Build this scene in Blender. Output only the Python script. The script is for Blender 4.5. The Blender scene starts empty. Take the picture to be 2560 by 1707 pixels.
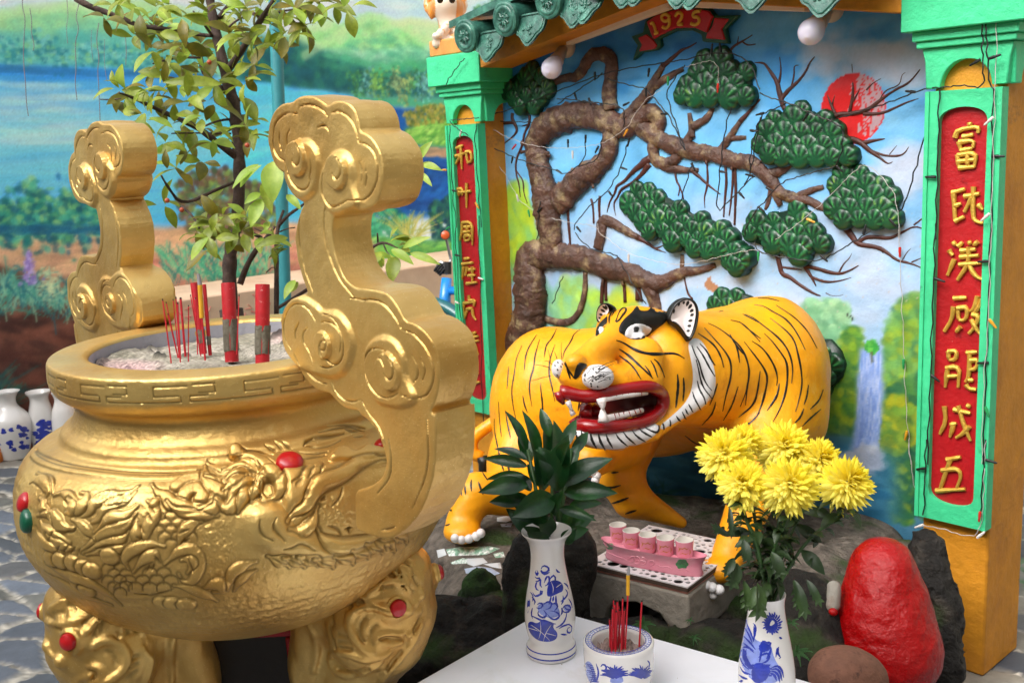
import bpy,bmesh,math,random
import numpy as np
from mathutils import Vector,Matrix,geometry
from mathutils.bvhtree import BVHTree
random.seed(7);rng = np.random.default_rng(7)
SC = bpy.context.scene
COL = SC.collection

# ------------------------------------------------------------------ camera
EYE = np.array([0.0,0.0,1.4475])
YAW,PITCH,ROLL,FPX = 0.8326,0.1858,-0.0467,2618.8     # focal length in photo pixels (2560 wide)
fw = np.array([-math.sin(YAW)*math.cos(PITCH),math.cos(YAW)*math.cos(PITCH),-math.sin(PITCH)])
r0 = np.array([math.cos(YAW),math.sin(YAW),0.0]);u0 = np.cross(r0,fw)
RT = r0*math.cos(ROLL) + u0*math.sin(ROLL);UP = u0*math.cos(ROLL) - r0*math.sin(ROLL)
cd = bpy.data.cameras.new('camera');cam = bpy.data.objects.new('camera',cd);COL.objects.link(cam)
cam.matrix_world = Matrix(((RT[0],UP[0],-fw[0],EYE[0]),(RT[1],UP[1],-fw[1],EYE[1]),(RT[2],UP[2],-fw[2],EYE[2]),(0,0,0,1)))
cd.sensor_width = 36.0;cd.lens = FPX/2560*36.0;cd.clip_end = 500;cd.clip_start = 0.05
cd.dof.use_dof = True;cd.dof.focus_distance = 2.1;cd.dof.aperture_fstop = 11.0
SC.camera = cam

# ------------------------------------------------------------------ light: a bright overcast day
SUN_EL,SUN_AZ = 44.0,182.0            # azimuth clockwise from +Y
w = bpy.data.worlds.new('World');SC.world = w;w.use_nodes = True
nt = w.node_tree;nt.nodes.clear()
sky = nt.nodes.new('ShaderNodeTexSky');sky.sky_type = 'NISHITA';sky.sun_disc = False
sky.sun_elevation = math.radians(SUN_EL);sky.sun_rotation = math.radians(SUN_AZ)
sky.dust_density = 6.0;sky.air_density = 1.0;sky.ozone_density = 1.0
hs = nt.nodes.new('ShaderNodeHueSaturation');hs.inputs['Saturation'].default_value = 0.22
bg = nt.nodes.new('ShaderNodeBackground');bg.inputs['Strength'].default_value = 0.15
wo = nt.nodes.new('ShaderNodeOutputWorld')
nt.links.new(sky.outputs[0],hs.inputs['Color']);nt.links.new(hs.outputs[0],bg.inputs[0]);nt.links.new(bg.outputs[0],wo.inputs[0])
sl = bpy.data.lights.new('sun','SUN');sun = bpy.data.objects.new('sun',sl);COL.objects.link(sun)
sl.energy = 0.7;sl.angle = math.radians(60);sl.color = (1.0,0.955,0.89)
_el,_az = math.radians(SUN_EL),math.radians(SUN_AZ)
sdir = Vector((math.sin(_az)*math.cos(_el),math.cos(_az)*math.cos(_el),math.sin(_el)))
sun.rotation_euler = sdir.to_track_quat('Z','Y').to_euler()
SC.view_settings.view_transform = 'Standard';SC.view_settings.look = 'None'
SC.view_settings.exposure = 1.12;SC.view_settings.gamma = 1.0

# ------------------------------------------------------------------ measuring: a photo point -> a point on a real plane
def ray(x,y):return fw + RT*(x-1280)/FPX - UP*(y-853.5)/FPX
def onX(p,X):d = ray(*p);return EYE + d*(X/d[0])
def onY(p,Y):d = ray(*p);return EYE + d*(Y/d[1])
def onZ(p,Z):d = ray(*p);return EYE + d*((Z-EYE[2])/d[2])
def at(p,D):return EYE + ray(*p)*D
def dep(P):return float((np.asarray(P)-EYE) @ fw)
def proj(P):q = np.asarray(P)-EYE;z = q @ fw;return 1280+FPX*(q @ RT)/z,853.5-FPX*(q @ UP)/z
_V = {'S':(0,0,1),'D':(0,0,2352/2560),'A1':(0,0,2.7516),'A2':(600,0,2.7516),'A3':(1200,0,2.613),'A4':(1860,0,2.613),'A5':(0,540,2.7516),
      'A6':(600,540,2.7516),'A7':(1200,560,2.613),'A8':(1860,560,2.613),'B1':(0,1100,2.583),'B2':(600,1100,2.583),'B3':(1080,1100,2.5833),
      'B4':(1800,1100,2.583),'B5':(1340,700,3.408),'B6':(1060,0,4.6125),'B7':(560,1000,3.409),'B8':(660,220,2.6125)}
def P(v,*pts):
    a,b,s = _V[v];o = [(a+x/s,b+y/s) for x,y in pts]
    return o
def P1(v,x,y):a,b,s = _V[v];return (a+x/s,b+y/s)

# ------------------------------------------------------------------ colour and materials
def lin(c):
    if isinstance(c,str):c = [int(c[i:i+2],16)/255 for i in (0,2,4)]
    c = np.asarray(c,float);return np.where(c <= 0.04045,c/12.92,((c+0.055)/1.055)**2.4)
def srgb(c):c = np.clip(c,0,1);return np.where(c <= 0.0031308,c*12.92,1.055*c**(1/2.4)-0.055)
MATS = {}
def mat(name,col=(0.5,0.5,0.5),rough=0.6,metal=0.0,var=0.0,vscale=8.0,bump=0.0,bscale=60.0,attr=None,spec=0.5,col2=None,c2scale=6.0,c2lo=0.5,c2hi=0.6,coat=0.0,rvar=0.0,sss=0.0,bdist=.01,chip=None):
    """Principled material. var: brightness mottling, col2: second colour in patches, bump: fine relief, attr: colour attribute."""
    if name in MATS:return MATS[name]
    m = bpy.data.materials.new(name);m.use_nodes = True;t = m.node_tree;b = t.nodes['Principled BSDF'];N = t.nodes.new;L = t.links.new
    tc = N('ShaderNodeTexCoord');co = tc.outputs['Object']
    if attr:
        a = N('ShaderNodeAttribute');a.attribute_name = attr;c = a.outputs['Color']
    else:
        rgb = N('ShaderNodeRGB');rgb.outputs[0].default_value = (*[float(v) for v in (lin(col) if isinstance(col,str) else col)],1);c = rgb.outputs[0]
    if col2 is not None:
        n = N('ShaderNodeTexNoise');n.inputs['Scale'].default_value = c2scale;n.inputs['Detail'].default_value = 8;n.inputs['Roughness'].default_value = 0.65;L(co,n.inputs['Vector'])
        rp = N('ShaderNodeValToRGB');rp.color_ramp.elements[0].position = c2lo;rp.color_ramp.elements[1].position = c2hi;L(n.outputs['Fac'],rp.inputs['Fac'])
        mx = N('ShaderNodeMixRGB');L(rp.outputs[0],mx.inputs[0]);L(c,mx.inputs[1]);mx.inputs[2].default_value = (*[float(v) for v in (lin(col2) if isinstance(col2,str) else col2)],1);c = mx.outputs[0]
    if var:
        n = N('ShaderNodeTexNoise');n.inputs['Scale'].default_value = vscale;n.inputs['Detail'].default_value = 9;n.inputs['Roughness'].default_value = 0.6;L(co,n.inputs['Vector'])
        mr = N('ShaderNodeMapRange');mr.inputs[1].default_value = 0.3;mr.inputs[2].default_value = 0.7;mr.inputs[3].default_value = 1-var;mr.inputs[4].default_value = 1+var;L(n.outputs['Fac'],mr.inputs[0])
        mu = N('ShaderNodeMixRGB');mu.blend_type = 'MULTIPLY';mu.inputs[0].default_value = 1;L(c,mu.inputs[1])
        cc = N('ShaderNodeCombineColor')
        for k in range(3):L(mr.outputs[0],cc.inputs[k])
        L(cc.outputs[0],mu.inputs[2]);c = mu.outputs[0]
    for cc_,sc_,lo_,hi_ in (chip or ()):           # worn spots, stains and specks of another colour
        n = N('ShaderNodeTexNoise');n.inputs['Scale'].default_value = sc_;n.inputs['Detail'].default_value = 10;n.inputs['Roughness'].default_value = 0.7;n.inputs['Distortion'].default_value = .6;L(co,n.inputs['Vector'])
        rp = N('ShaderNodeMapRange');rp.inputs[1].default_value = lo_;rp.inputs[2].default_value = hi_;L(n.outputs['Fac'],rp.inputs[0]);mx = N('ShaderNodeMixRGB');L(rp.outputs[0],mx.inputs[0]);L(c,mx.inputs[1]);mx.inputs[2].default_value = (*[float(v) for v in lin(cc_)],1);c = mx.outputs[0]
    L(c,b.inputs['Base Color'])
    b.inputs['Roughness'].default_value = rough;b.inputs['Metallic'].default_value = metal;b.inputs['Specular IOR Level'].default_value = spec
    b.inputs['Coat Weight'].default_value = coat
    if coat:b.inputs['Coat Roughness'].default_value = 0.12
    if sss:b.inputs['Subsurface Weight'].default_value = sss;b.inputs['Subsurface Radius'].default_value = (0.02,0.02,0.01);b.inputs['Subsurface Scale'].default_value = 0.2
    if rvar:
        n = N('ShaderNodeTexNoise');n.inputs['Scale'].default_value = 14;n.inputs['Detail'].default_value = 6;L(co,n.inputs['Vector'])
        mr = N('ShaderNodeMapRange');mr.inputs[1].default_value = 0.3;mr.inputs[2].default_value = 0.7;mr.inputs[3].default_value = rough-rvar;mr.inputs[4].default_value = rough+rvar;L(n.outputs['Fac'],mr.inputs[0]);L(mr.outputs[0],b.inputs['Roughness'])
    if bump:
        n = N('ShaderNodeTexNoise');n.inputs['Scale'].default_value = bscale;n.inputs['Detail'].default_value = 7;n.inputs['Roughness'].default_value = 0.6;L(co,n.inputs['Vector'])
        bp = N('ShaderNodeBump');bp.inputs['Strength'].default_value = bump;bp.inputs['Distance'].default_value = bdist;L(n.outputs['Fac'],bp.inputs['Height']);L(bp.outputs[0],b.inputs['Normal'])
    MATS[name] = m;return m

# ------------------------------------------------------------------ objects
def tag(o,label=None,cat=None,group=None,kind=None):
    if label:o['label'] = label
    if cat:o['category'] = cat
    if group:o['group'] = group
    if kind:o['kind'] = kind
    return o
def thing(name,label,cat,loc=(0,0,0),group=None):
    o = bpy.data.objects.new(name,None);COL.objects.link(o);o.location = Vector(loc);o.empty_display_size = 0.1
    return tag(o,label,cat,group)
class MB:
    """collects geometry in world space, then links it as ONE mesh object"""
    def __init__(s):s.v = [];s.f = [];s.m = [];s.n = 0;s.c = [];s.hascol = False
    def add(s,V,Fc,mi=0,col=None):
        V = np.asarray(V,float).reshape(-1,3);s.v.append(V)
        for f in Fc:s.f.append(tuple(int(i)+s.n for i in f))
        s.m += [mi]*len(Fc);s.n += len(V)
        if col is not None:s.hascol = True
        c = np.ones((len(V),3))*0.5 if col is None else np.broadcast_to(np.asarray(col,float),(len(V),3));s.c.append(c)
        return s
    def box(s,a,b,mi=0):
        a = np.asarray(a,float);b = np.asarray(b,float)
        V = [(x,y,z) for z in (a[2],b[2]) for x,y in ((a[0],a[1]),(b[0],a[1]),(b[0],b[1]),(a[0],b[1]))]
        return s.add(V,[(3,2,1,0),(4,5,6,7),(0,1,5,4),(1,2,6,5),(2,3,7,6),(3,0,4,7)],mi)
    def tube(s,pts,rad,n=10,mi=0,cap=True,col=None,flat=None):
        pts = np.asarray(pts,float);k = len(pts);rad = np.broadcast_to(np.asarray(rad,float),(k,))
        T = np.gradient(pts,axis=0) if k > 2 else np.repeat((pts[1:]-pts[:1]),k,0);T /= np.linalg.norm(T,axis=1)[:,None]+1e-12
        a = np.array([0,0,1.0]) if abs(T[0][2]) < 0.9 else np.array([1.0,0,0])
        nn = np.cross(T[0],a);nn /= np.linalg.norm(nn);V = []
        ang = np.arange(n)*2*math.pi/n
        for i in range(k):
            nn = nn - T[i]*(nn @ T[i]);nn /= np.linalg.norm(nn)+1e-12;bb = np.cross(T[i],nn)
            o = np.outer(np.cos(ang),nn)+np.outer(np.sin(ang),bb)
            if flat is not None:d = np.asarray(flat[0],float);o = o - np.outer(o @ d,d)*(1-flat[1])
            V.append(pts[i]+o*rad[i])
        Fc = [(i*n+j,i*n+(j+1) % n,(i+1)*n+(j+1) % n,(i+1)*n+j) for i in range(k-1) for j in range(n)]
        V = np.vstack(V)
        if cap:
            V = np.vstack([V,pts[0],pts[-1]]);c0 = k*n
            Fc += [(c0,(j+1) % n,j) for j in range(n)] + [(c0+1,(k-1)*n+j,(k-1)*n+(j+1) % n) for j in range(n)]
        return s.add(V,Fc,mi,col)
    def lathe(s,prof,n=48,c=(0,0,0),mi=0,axis=None,col=None):
        prof = np.asarray(prof,float);k = len(prof);ang = np.arange(n)*2*math.pi/n
        V = np.stack([prof[:,0][:,None]*np.cos(ang),prof[:,0][:,None]*np.sin(ang),np.repeat(prof[:,1][:,None],n,1)],-1).reshape(-1,3)
        if axis is not None:V = V @ np.array(Vector((0,0,1)).rotation_difference(Vector(axis)).to_matrix()).T
        V = V+np.asarray(c,float)
        Fc = [(i*n+j,i*n+(j+1) % n,(i+1)*n+(j+1) % n,(i+1)*n+j) for i in range(k-1) for j in range(n)]
        return s.add(V,Fc,mi,col)
    def prism(s,front,d,mi=0):
        """closed polygon (points in 3-D) pushed along vector d"""
        A = np.asarray(front,float);n = len(A);B = A+np.asarray(d,float)
        tri = geometry.tessellate_polygon([[Vector(p) for p in A]])
        nrm = np.zeros(3)
        for i in range(n):nrm += np.cross(A[i],A[(i+1) % n])
        flip = nrm @ np.asarray(d,float) > 0
        Fc = []
        for t in tri:
            tn = np.cross(A[t[1]]-A[t[0]],A[t[2]]-A[t[0]])
            t = t if tn @ np.asarray(d,float) < 0 else t[::-1]
            Fc += [tuple(t),tuple(i+n for i in t[::-1])]
        for i in range(n):
            j = (i+1) % n;q = (i,j,j+n,i+n);Fc.append(q if flip else q[::-1])
        return s.add(np.vstack([A,B]),Fc,mi)
    def build(s,name,mats,parent=None,smooth=True,angle=35,bevel=0,loc=None):
        V = np.vstack(s.v) if s.v else np.zeros((0,3))
        org = np.array(parent.location) if parent is not None else (np.asarray(loc,float) if loc is not None else V.mean(0))
        if parent is not None and parent.parent is not None:org = np.array(parent.location)+np.array(parent.parent.location)
        me = bpy.data.meshes.new(name);me.from_pydata((V-org).tolist(),[],s.f)
        for m in (mats if isinstance(mats,(list,tuple)) else [mats]):me.materials.append(m)
        me.polygons.foreach_set('material_index',s.m)
        if s.hascol:
            a = me.color_attributes.new('Col','FLOAT_COLOR','POINT');C = np.ones((len(V),4));C[:,:3] = np.vstack(s.c);a.data.foreach_set('color',C.ravel())
        me.update()
        if smooth:
            me.polygons.foreach_set('use_smooth',[True]*len(me.polygons))
            if angle < 180:me.set_sharp_from_angle(angle=math.radians(angle))
        o = bpy.data.objects.new(name,me);COL.objects.link(o)
        if parent is not None:o.parent = parent
        else:o.location = Vector(org)
        if bevel:
            bv = o.modifiers.new('bevel','BEVEL');bv.width = bevel;bv.segments = 2;bv.limit_method = 'ANGLE';bv.angle_limit = math.radians(40)
        return o
def copy_tree(o,parent=None):
    c = o.copy();COL.objects.link(c)
    if parent:c.parent = parent
    for ch in list(o.children):copy_tree(ch,c)
    return c
def chaikin(p,it=2,closed=False):
    p = np.asarray(p,float)
    for _ in range(it):
        if closed:q = np.roll(p,-1,0);p = np.stack([p*.75+q*.25,p*.25+q*.75],1).reshape(-1,p.shape[1])
        else:
            a,b = p[:-1],p[1:];m = np.stack([a*.75+b*.25,a*.25+b*.75],1).reshape(-1,p.shape[1]);p = np.vstack([p[:1],m[1:-1],p[-1:]])
    return p
def resample(p,n):
    p = np.asarray(p,float);d = np.r_[0,np.cumsum(np.linalg.norm(np.diff(p,axis=0),axis=1))]
    t = np.linspace(0,d[-1],n);return np.stack([np.interp(t,d,p[:,k]) for k in range(p.shape[1])],1)
def inpoly(X,Y,poly):
    r = np.zeros(X.shape,bool);n = len(poly)
    for i in range(n):
        x1,y1 = poly[i];x2,y2 = poly[(i+1) % n]
        if y1 == y2:continue
        c = (y1 > Y) != (y2 > Y);r ^= c & (X < (x2-x1)*(Y-y1)/(y2-y1)+x1)
    return r
def segdist(X,Y,pl):
    """distance from every (X,Y) to a polyline, and the running position 0..1 of the nearest point"""
    best = np.full(X.shape,1e9);pos = np.zeros(X.shape);n = len(pl)-1
    for i in range(n):
        ax,ay = pl[i];bx,by = pl[i+1];dx,dy = bx-ax,by-ay;l2 = dx*dx+dy*dy+1e-15
        t = np.clip(((X-ax)*dx+(Y-ay)*dy)/l2,0,1);d = (X-ax-t*dx)**2+(Y-ay-t*dy)**2
        k = d < best;best = np.where(k,d,best);pos = np.where(k,(i+t)/n,pos)
    return np.sqrt(best),pos
def blur(a,k):
    k = int(k)
    if k < 1:return a
    for _ in range(2):
        for ax in (0,1):
            p = np.pad(a,[(k+1,k) if i == ax else (0,0) for i in range(a.ndim)],'edge');c = np.cumsum(p,ax)
            n = a.shape[ax];hi = np.take(c,range(2*k+1,2*k+1+n),ax);lo = np.take(c,range(0,n),ax);a = (hi-lo)/(2*k+1)
    return a
class Raster:
    """a sheet of values in surface coordinates (metres): paint on a wall, or the depth of a relief"""
    def __init__(s,u0,u1,v0,v1,res,ch=1):
        s.u0,s.v0,s.res = u0,v0,res;s.w = int((u1-u0)/res)+1;s.h = int((v1-v0)/res)+1
        s.a = np.zeros((s.h,s.w,ch));s.U,s.V_ = np.meshgrid(u0+np.arange(s.w)*res,v0+np.arange(s.h)*res)
    def win(s,pts,pad):
        pts = np.asarray(pts);i0 = max(0,int((pts[:,0].min()-pad-s.u0)/s.res));i1 = min(s.w,int((pts[:,0].max()+pad-s.u0)/s.res)+2)
        j0 = max(0,int((pts[:,1].min()-pad-s.v0)/s.res));j1 = min(s.h,int((pts[:,1].max()+pad-s.v0)/s.res)+2)
        return (slice(j0,j1),slice(i0,i1)) if i1 > i0 and j1 > j0 else None
    def mix(s,W,k,c,al=1.0):k = (k*al)[...,None];s.a[W] = s.a[W]*(1-k)+np.asarray(c,float)*k
    def poly(s,pts,c,soft=0.0,al=1.0,noise=None):
        W = s.win(pts,soft*3+s.res)
        if W is None:return
        m = inpoly(s.U[W],s.V_[W],np.asarray(pts)).astype(float)
        if soft:m = blur(m,soft/s.res)
        s.mix(W,m,c,al)
    def stroke(s,pts,wd,c,al=1.0,taper=False,soft=0.5):
        W = s.win(pts,wd*1.5+s.res)
        if W is None:return
        d,t = segdist(s.U[W],s.V_[W],np.asarray(pts));ww = wd*(np.sin(np.clip(t,.04,.96)*math.pi)**.6 if taper else 1)
        s.mix(W,np.clip((ww-d)/(ww*soft+1e-9)+0.0,0,1),c,al)
    def dab(s,x,y,a,b,th,c,al):
        W = s.win(np.array([[x,y]]),max(a,b)*1.1)
        if W is None:return
        dx,dy = s.U[W]-x,s.V_[W]-y;p = (dx*math.cos(th)+dy*math.sin(th))/a;q = (-dx*math.sin(th)+dy*math.cos(th))/b
        s.mix(W,np.clip(1.6*(1-p*p-q*q),0,1),c,al)
    def dabs(s,pts,n,cols,a,b=None,th=(0,math.pi),al=(.4,.9),grade=None):
        """n brush dabs inside a polygon; grade: colours run from bottom (first) to top (last)"""
        pts = np.asarray(pts);lo,hi = pts.min(0),pts.max(0);k = 0;b = b or a
        while k < n:
            q = rng.uniform(lo,hi,(n*3,2));q = q[inpoly(q[:,0],q[:,1],pts)]
            if len(q) == 0:return
            for x,y in q[:n-k]:
                t = (y-lo[1])/(hi[1]-lo[1]+1e-9)
                i = int(np.clip(t*len(cols)+rng.normal(0,.9),0,len(cols)-1)) if grade else rng.integers(len(cols))
                c = np.clip(np.asarray(cols[i])*rng.uniform(.88,1.12),0,1)
                s.dab(x,y,rng.uniform(*a),rng.uniform(*b),rng.uniform(*th),c,rng.uniform(*al))
            k += len(q[:n-k])
    def sample(s,u,v):
        x = np.clip((u-s.u0)/s.res,0,s.w-1.001);y = np.clip((v-s.v0)/s.res,0,s.h-1.001);i = x.astype(int);j = y.astype(int);fx = (x-i)[:,None];fy = (y-j)[:,None]
        return s.a[j,i]*(1-fx)*(1-fy)+s.a[j,i+1]*fx*(1-fy)+s.a[j+1,i]*(1-fx)*fy+s.a[j+1,i+1]*fx*fy
def hexc(h):return np.array([int(h[i:i+2],16)/255 for i in (0,2,4)])
def fbm(x,y,z=0.0,f=1.0,oct=4,seed=0):
    """cheap smooth pseudo-noise from sines, about -1..1"""
    g = np.random.default_rng(seed);o = np.zeros(np.broadcast(x,y,z).shape);amp = 1.0;tot = 0
    for k in range(oct):
        for _ in range(4):
            d = g.normal(size=3);d /= np.linalg.norm(d);o = o+amp*.25*1.6*np.sin(f*(d[0]*x+d[1]*y+d[2]*z)*2*math.pi+g.uniform(0,6.28))*np.cos(f*.7*(d[1]*x-d[0]*y+d[2]*z)*2*math.pi+g.uniform(0,6.28))
        tot += amp;amp *= .55;f *= 2.1
    return o/tot*1.4
# ---- solids from distance functions (surface nets)
def sd_cap(p,a,b,ra,rb):
    a = np.asarray(a);b = np.asarray(b);ba = b-a;t = np.clip(((p-a) @ ba)/(ba @ ba+1e-12),0,1);return np.linalg.norm(p-a-t[...,None]*ba,axis=-1)-(ra+(rb-ra)*t)
def sd_ell(p,c,r,M=None):
    q = p-np.asarray(c)
    if M is not None:q = q @ np.asarray(M).T
    r = np.asarray(r,float);k0 = np.linalg.norm(q/r,axis=-1);k1 = np.linalg.norm(q/(r*r),axis=-1)+1e-9;return k0*(k0-1)/k1
def smin(a,b,k):h = np.clip(.5+.5*(b-a)/k,0,1);return b+(a-b)*h-k*h*(1-h)
def sdf_solid(prims,res,k=0.02,pad=0.04,warp=None,smooth=2,top=None):
    """prims: list of ('cap',a,b,ra,rb[,k]) / ('ell',c,r,M[,k]) / ('cut', ...ell or cap...)"""
    lo = np.full(3,1e9);hi = -lo
    for q in prims:
        if q[0] == 'cap':pts = [(q[1],q[3]),(q[2],q[4])]
        elif q[0] == 'ell':pts = [(q[1],max(q[2]))]
        else:continue
        for c,r in pts:lo = np.minimum(lo,np.asarray(c)-r);hi = np.maximum(hi,np.asarray(c)+r)
    lo -= pad;hi += pad;n = np.ceil((hi-lo)/res).astype(int)+1
    ax = [lo[i]+np.arange(n[i])*res for i in range(3)]
    F = np.full(n,0.25,np.float32)
    def window(c0,c1,r): 
        a = np.maximum(0,np.floor((np.minimum(c0,c1)-r-lo)/res).astype(int));b = np.minimum(n,np.ceil((np.maximum(c0,c1)+r-lo)/res).astype(int)+1);return tuple(slice(a[i],b[i]) for i in range(3))
    for q in prims:
        cut = q[0] == 'cut';g = q[1:] if cut else q;kk = k
        if g[0] == 'cap':
            W = window(np.asarray(g[1]),np.asarray(g[2]),max(g[3],g[4])+pad+.03);kk = g[5] if len(g) > 5 else k
        else:
            W = window(np.asarray(g[1]),np.asarray(g[1]),max(g[2])+pad+.03);kk = g[4] if len(g) > 4 else k
        p = np.stack(np.meshgrid(*[ax[i][W[i]] for i in range(3)],indexing='ij'),-1)
        d = sd_cap(p,*g[1:5]) if g[0] == 'cap' else sd_ell(p,g[1],g[2],g[3] if len(g) > 3 else None)
        F[W] = -smin(-F[W],d,kk) if cut else smin(F[W],d,kk)
    if warp is not None:
        p = np.meshgrid(*ax,indexing='ij');F = F+warp(*p).astype(np.float32)
    if top is not None:p = np.meshgrid(*ax,indexing='ij');F = -smin(-F,-(p[2]-top(p[0],p[1])).astype(np.float32),.03)
    return nets(F,lo,res,smooth)
def nets(F,lo,res,smooth=2):
    ins = F < 0;nx,ny,nz = F.shape;cs = (nx-1,ny-1,nz-1)
    S = np.zeros(cs+(3,),np.float32);cnt = np.zeros(cs,np.float32)
    for ax in range(3):
        for oa in (0,1):
            for ob in (0,1):
                o1 = [0,0,0];oth = [i for i in range(3) if i != ax];o1[oth[0]] = oa;o1[oth[1]] = ob;o2 = list(o1);o2[ax] = 1
                sl = lambda o:tuple(slice(o[i],o[i]+cs[i]) for i in range(3))
                a,b = F[sl(o1)],F[sl(o2)];m = (a < 0) != (b < 0);t = np.where(m,a/(a-b+1e-20),0)
                for i in range(3):S[...,i] += np.where(m,o1[i]+(t if i == ax else 0),0)
                cnt += m
    act = cnt > 0;idx = np.full(cs,-1,int);idx[act] = np.arange(act.sum())
    base = np.argwhere(act);V = lo+(base+S[act]/cnt[act][:,None])*res;Q = []
    for ax in range(3):
        oth = [(ax+1) % 3,(ax+2) % 3]
        A = [slice(None)]*3;B = [slice(None)]*3;A[ax] = slice(0,-1);B[ax] = slice(1,None)
        s0,s1 = ins[tuple(A)],ins[tuple(B)];m = s0 != s1;e = np.argwhere(m);up = s0[m]
        e_ok = (e[:,oth[0]] > 0) & (e[:,oth[1]] > 0) & (e[:,oth[0]] < cs[oth[0]]) & (e[:,oth[1]] < cs[oth[1]]);e = e[e_ok];up = up[e_ok]
        def g(da,db):q = e.copy();q[:,oth[0]] -= da;q[:,oth[1]] -= db;return idx[q[:,0],q[:,1],q[:,2]]
        q = np.stack([g(1,1),g(0,1),g(0,0),g(1,0)],1);q[~up] = q[~up][:,::-1];Q.append(q)
    Q = np.vstack(Q);lab = np.arange(len(V))          # keep the outer skin only
    while True:
        m = lab[Q].min(1);n_ = lab.copy();np.minimum.at(n_,Q.ravel(),np.repeat(m,4));n_ = n_[n_]
        if (n_ == lab).all():break
        lab = n_
    Q = Q[lab[Q[:,0]] == np.bincount(lab[Q[:,0]]).argmax()];us = np.zeros(len(V),bool);us[Q] = True;re_ = np.cumsum(us)-1;V = V[us];Q = re_[Q]
    for _ in range(smooth):
        acc = np.zeros_like(V);c = np.zeros(len(V))
        for i in range(4):
            j = (i+1) % 4;np.add.at(acc,Q[:,i],V[Q[:,j]]);np.add.at(acc,Q[:,j],V[Q[:,i]]);np.add.at(c,Q[:,i],1);np.add.at(c,Q[:,j],1)
        V = V*.4+acc/np.maximum(c,1)[:,None]*.6
    return V,Q
def bvh_of(V,Fc):return BVHTree.FromPolygons([tuple(v) for v in V],[tuple(int(i) for i in f) for f in Fc])
def hit(bvh,p,back=False):
    d = Vector(ray(*p));d.normalize();h = bvh.ray_cast(Vector(EYE),d)
    if h[0] is None:return None,None
    n = h[1] if h[1].dot(d) < 0 else -h[1]
    return np.array(h[0]),np.array(n)
def drape_line(mb,bvh,pts,w,mi=0,lift=0.0025,n=None,taper=True,col=None,closed=False,smooth=True):
    """a painted line of real width lying on a surface; pts are photo points"""
    pts = np.asarray(pts,float)
    if smooth and len(pts) > 2:pts = chaikin(pts,2)
    ln = np.linalg.norm(np.diff(pts,axis=0),axis=1).sum();pts = resample(pts,n or max(4,int(ln/5)))
    H = [hit(bvh,p) for p in pts];ok = [h for h in H if h[0] is not None]
    if len(ok) < 3:return
    Q = np.array([h[0] for h in ok]);Nn = np.array([h[1] for h in ok])
    seg = np.linalg.norm(np.diff(Q,axis=0),axis=1)
    brk = [0]+[i+1 for i in range(len(seg)) if seg[i] > .05]+[len(Q)]
    for a,b in zip(brk[:-1],brk[1:]):
        if b-a < 3:continue
        q,nn = Q[a:b],Nn[a:b];m = len(q)
        for _ in range(2):nn[1:-1] = (nn[:-2]+nn[1:-1]+nn[2:])/3
        nn /= np.linalg.norm(nn,axis=1)[:,None];T = np.gradient(q,axis=0);sd = np.cross(nn,T);sd /= np.linalg.norm(sd,axis=1)[:,None]+1e-9
        t = np.linspace(0,1,m);ww = w*(np.clip(np.sin(np.clip(t,.03,.97)*math.pi),0,1)**.5 if taper else np.ones(m))*(1+.12*np.sin(t*23+q[0,0]*99))
        L,Rr,Cc = q+sd*ww[:,None]+nn*lift*.25,q-sd*ww[:,None]+nn*lift*.25,q+nn*lift
        V = np.stack([L,Cc,Rr],1).reshape(-1,3);Fc = []
        for i in range(m-1):Fc += [(3*i,3*i+3,3*i+4,3*i+1),(3*i+1,3*i+4,3*i+5,3*i+2)]
        Fc = [f[::-1] for f in Fc]
        mb.add(V,Fc,mi,col)
def fill2d(poly,step,extra=None):
    """triangulated polygon with inner points (for sheets that follow a surface)"""
    poly = np.asarray(poly,float);out = []
    for a,b in zip(poly,np.roll(poly,-1,0)):
        k = max(1,int(np.linalg.norm(b-a)/step));out += [a+(b-a)*i/k for i in range(k)]
    out = np.array(out);lo,hi = out.min(0),out.max(0)
    gx,gy = np.meshgrid(np.arange(lo[0],hi[0],step),np.arange(lo[1],hi[1],step));gx[1::2] += step/2;g = np.stack([gx.ravel(),gy.ravel()],1)
    g = g[inpoly(g[:,0],g[:,1],out)]
    if len(g):d,_ = segdist(g[:,0],g[:,1],np.vstack([out,out[:1]]));g = g[d > step*.55]
    pts = np.vstack([out,g]) if len(g) else out;n = len(out)
    r = geometry.delaunay_2d_cdt([Vector(p) for p in pts],[],[list(range(n))],1,1e-7)
    return np.array([tuple(v) for v in r[0]]),[tuple(f) for f in r[2]],n
def drape_poly(mb,bvh,poly,step=6,lift=0.003,mi=0,col=None,smooth=True,colf=None):
    poly = np.asarray(poly,float)
    if smooth:poly = chaikin(poly,2,True)
    V2,T,n = fill2d(poly,step);H = [hit(bvh,p) for p in V2];ok = np.array([h[0] is not None for h in H])
    d,_ = segdist(V2[:,0],V2[:,1],np.vstack([poly,poly[:1]]))
    V = np.array([h[0]+h[1]*lift*min(1,.1+dd/(step*.9)) if h[0] is not None else (0,0,0) for h,dd in zip(H,d)])
    Fc = []
    for t in T:
        if not all(ok[i] for i in t):continue
        a,b,c = (V[i] for i in t[:3])
        if max(np.linalg.norm(a-b),np.linalg.norm(b-c),np.linalg.norm(a-c)) > .08:continue
        nn = np.cross(b-a,c-a);Fc.append(tuple(t) if nn @ H[t[0]][1] > 0 else tuple(t)[::-1])
    mb.add(V,Fc,mi,col if colf is None else colf(V2))

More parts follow.
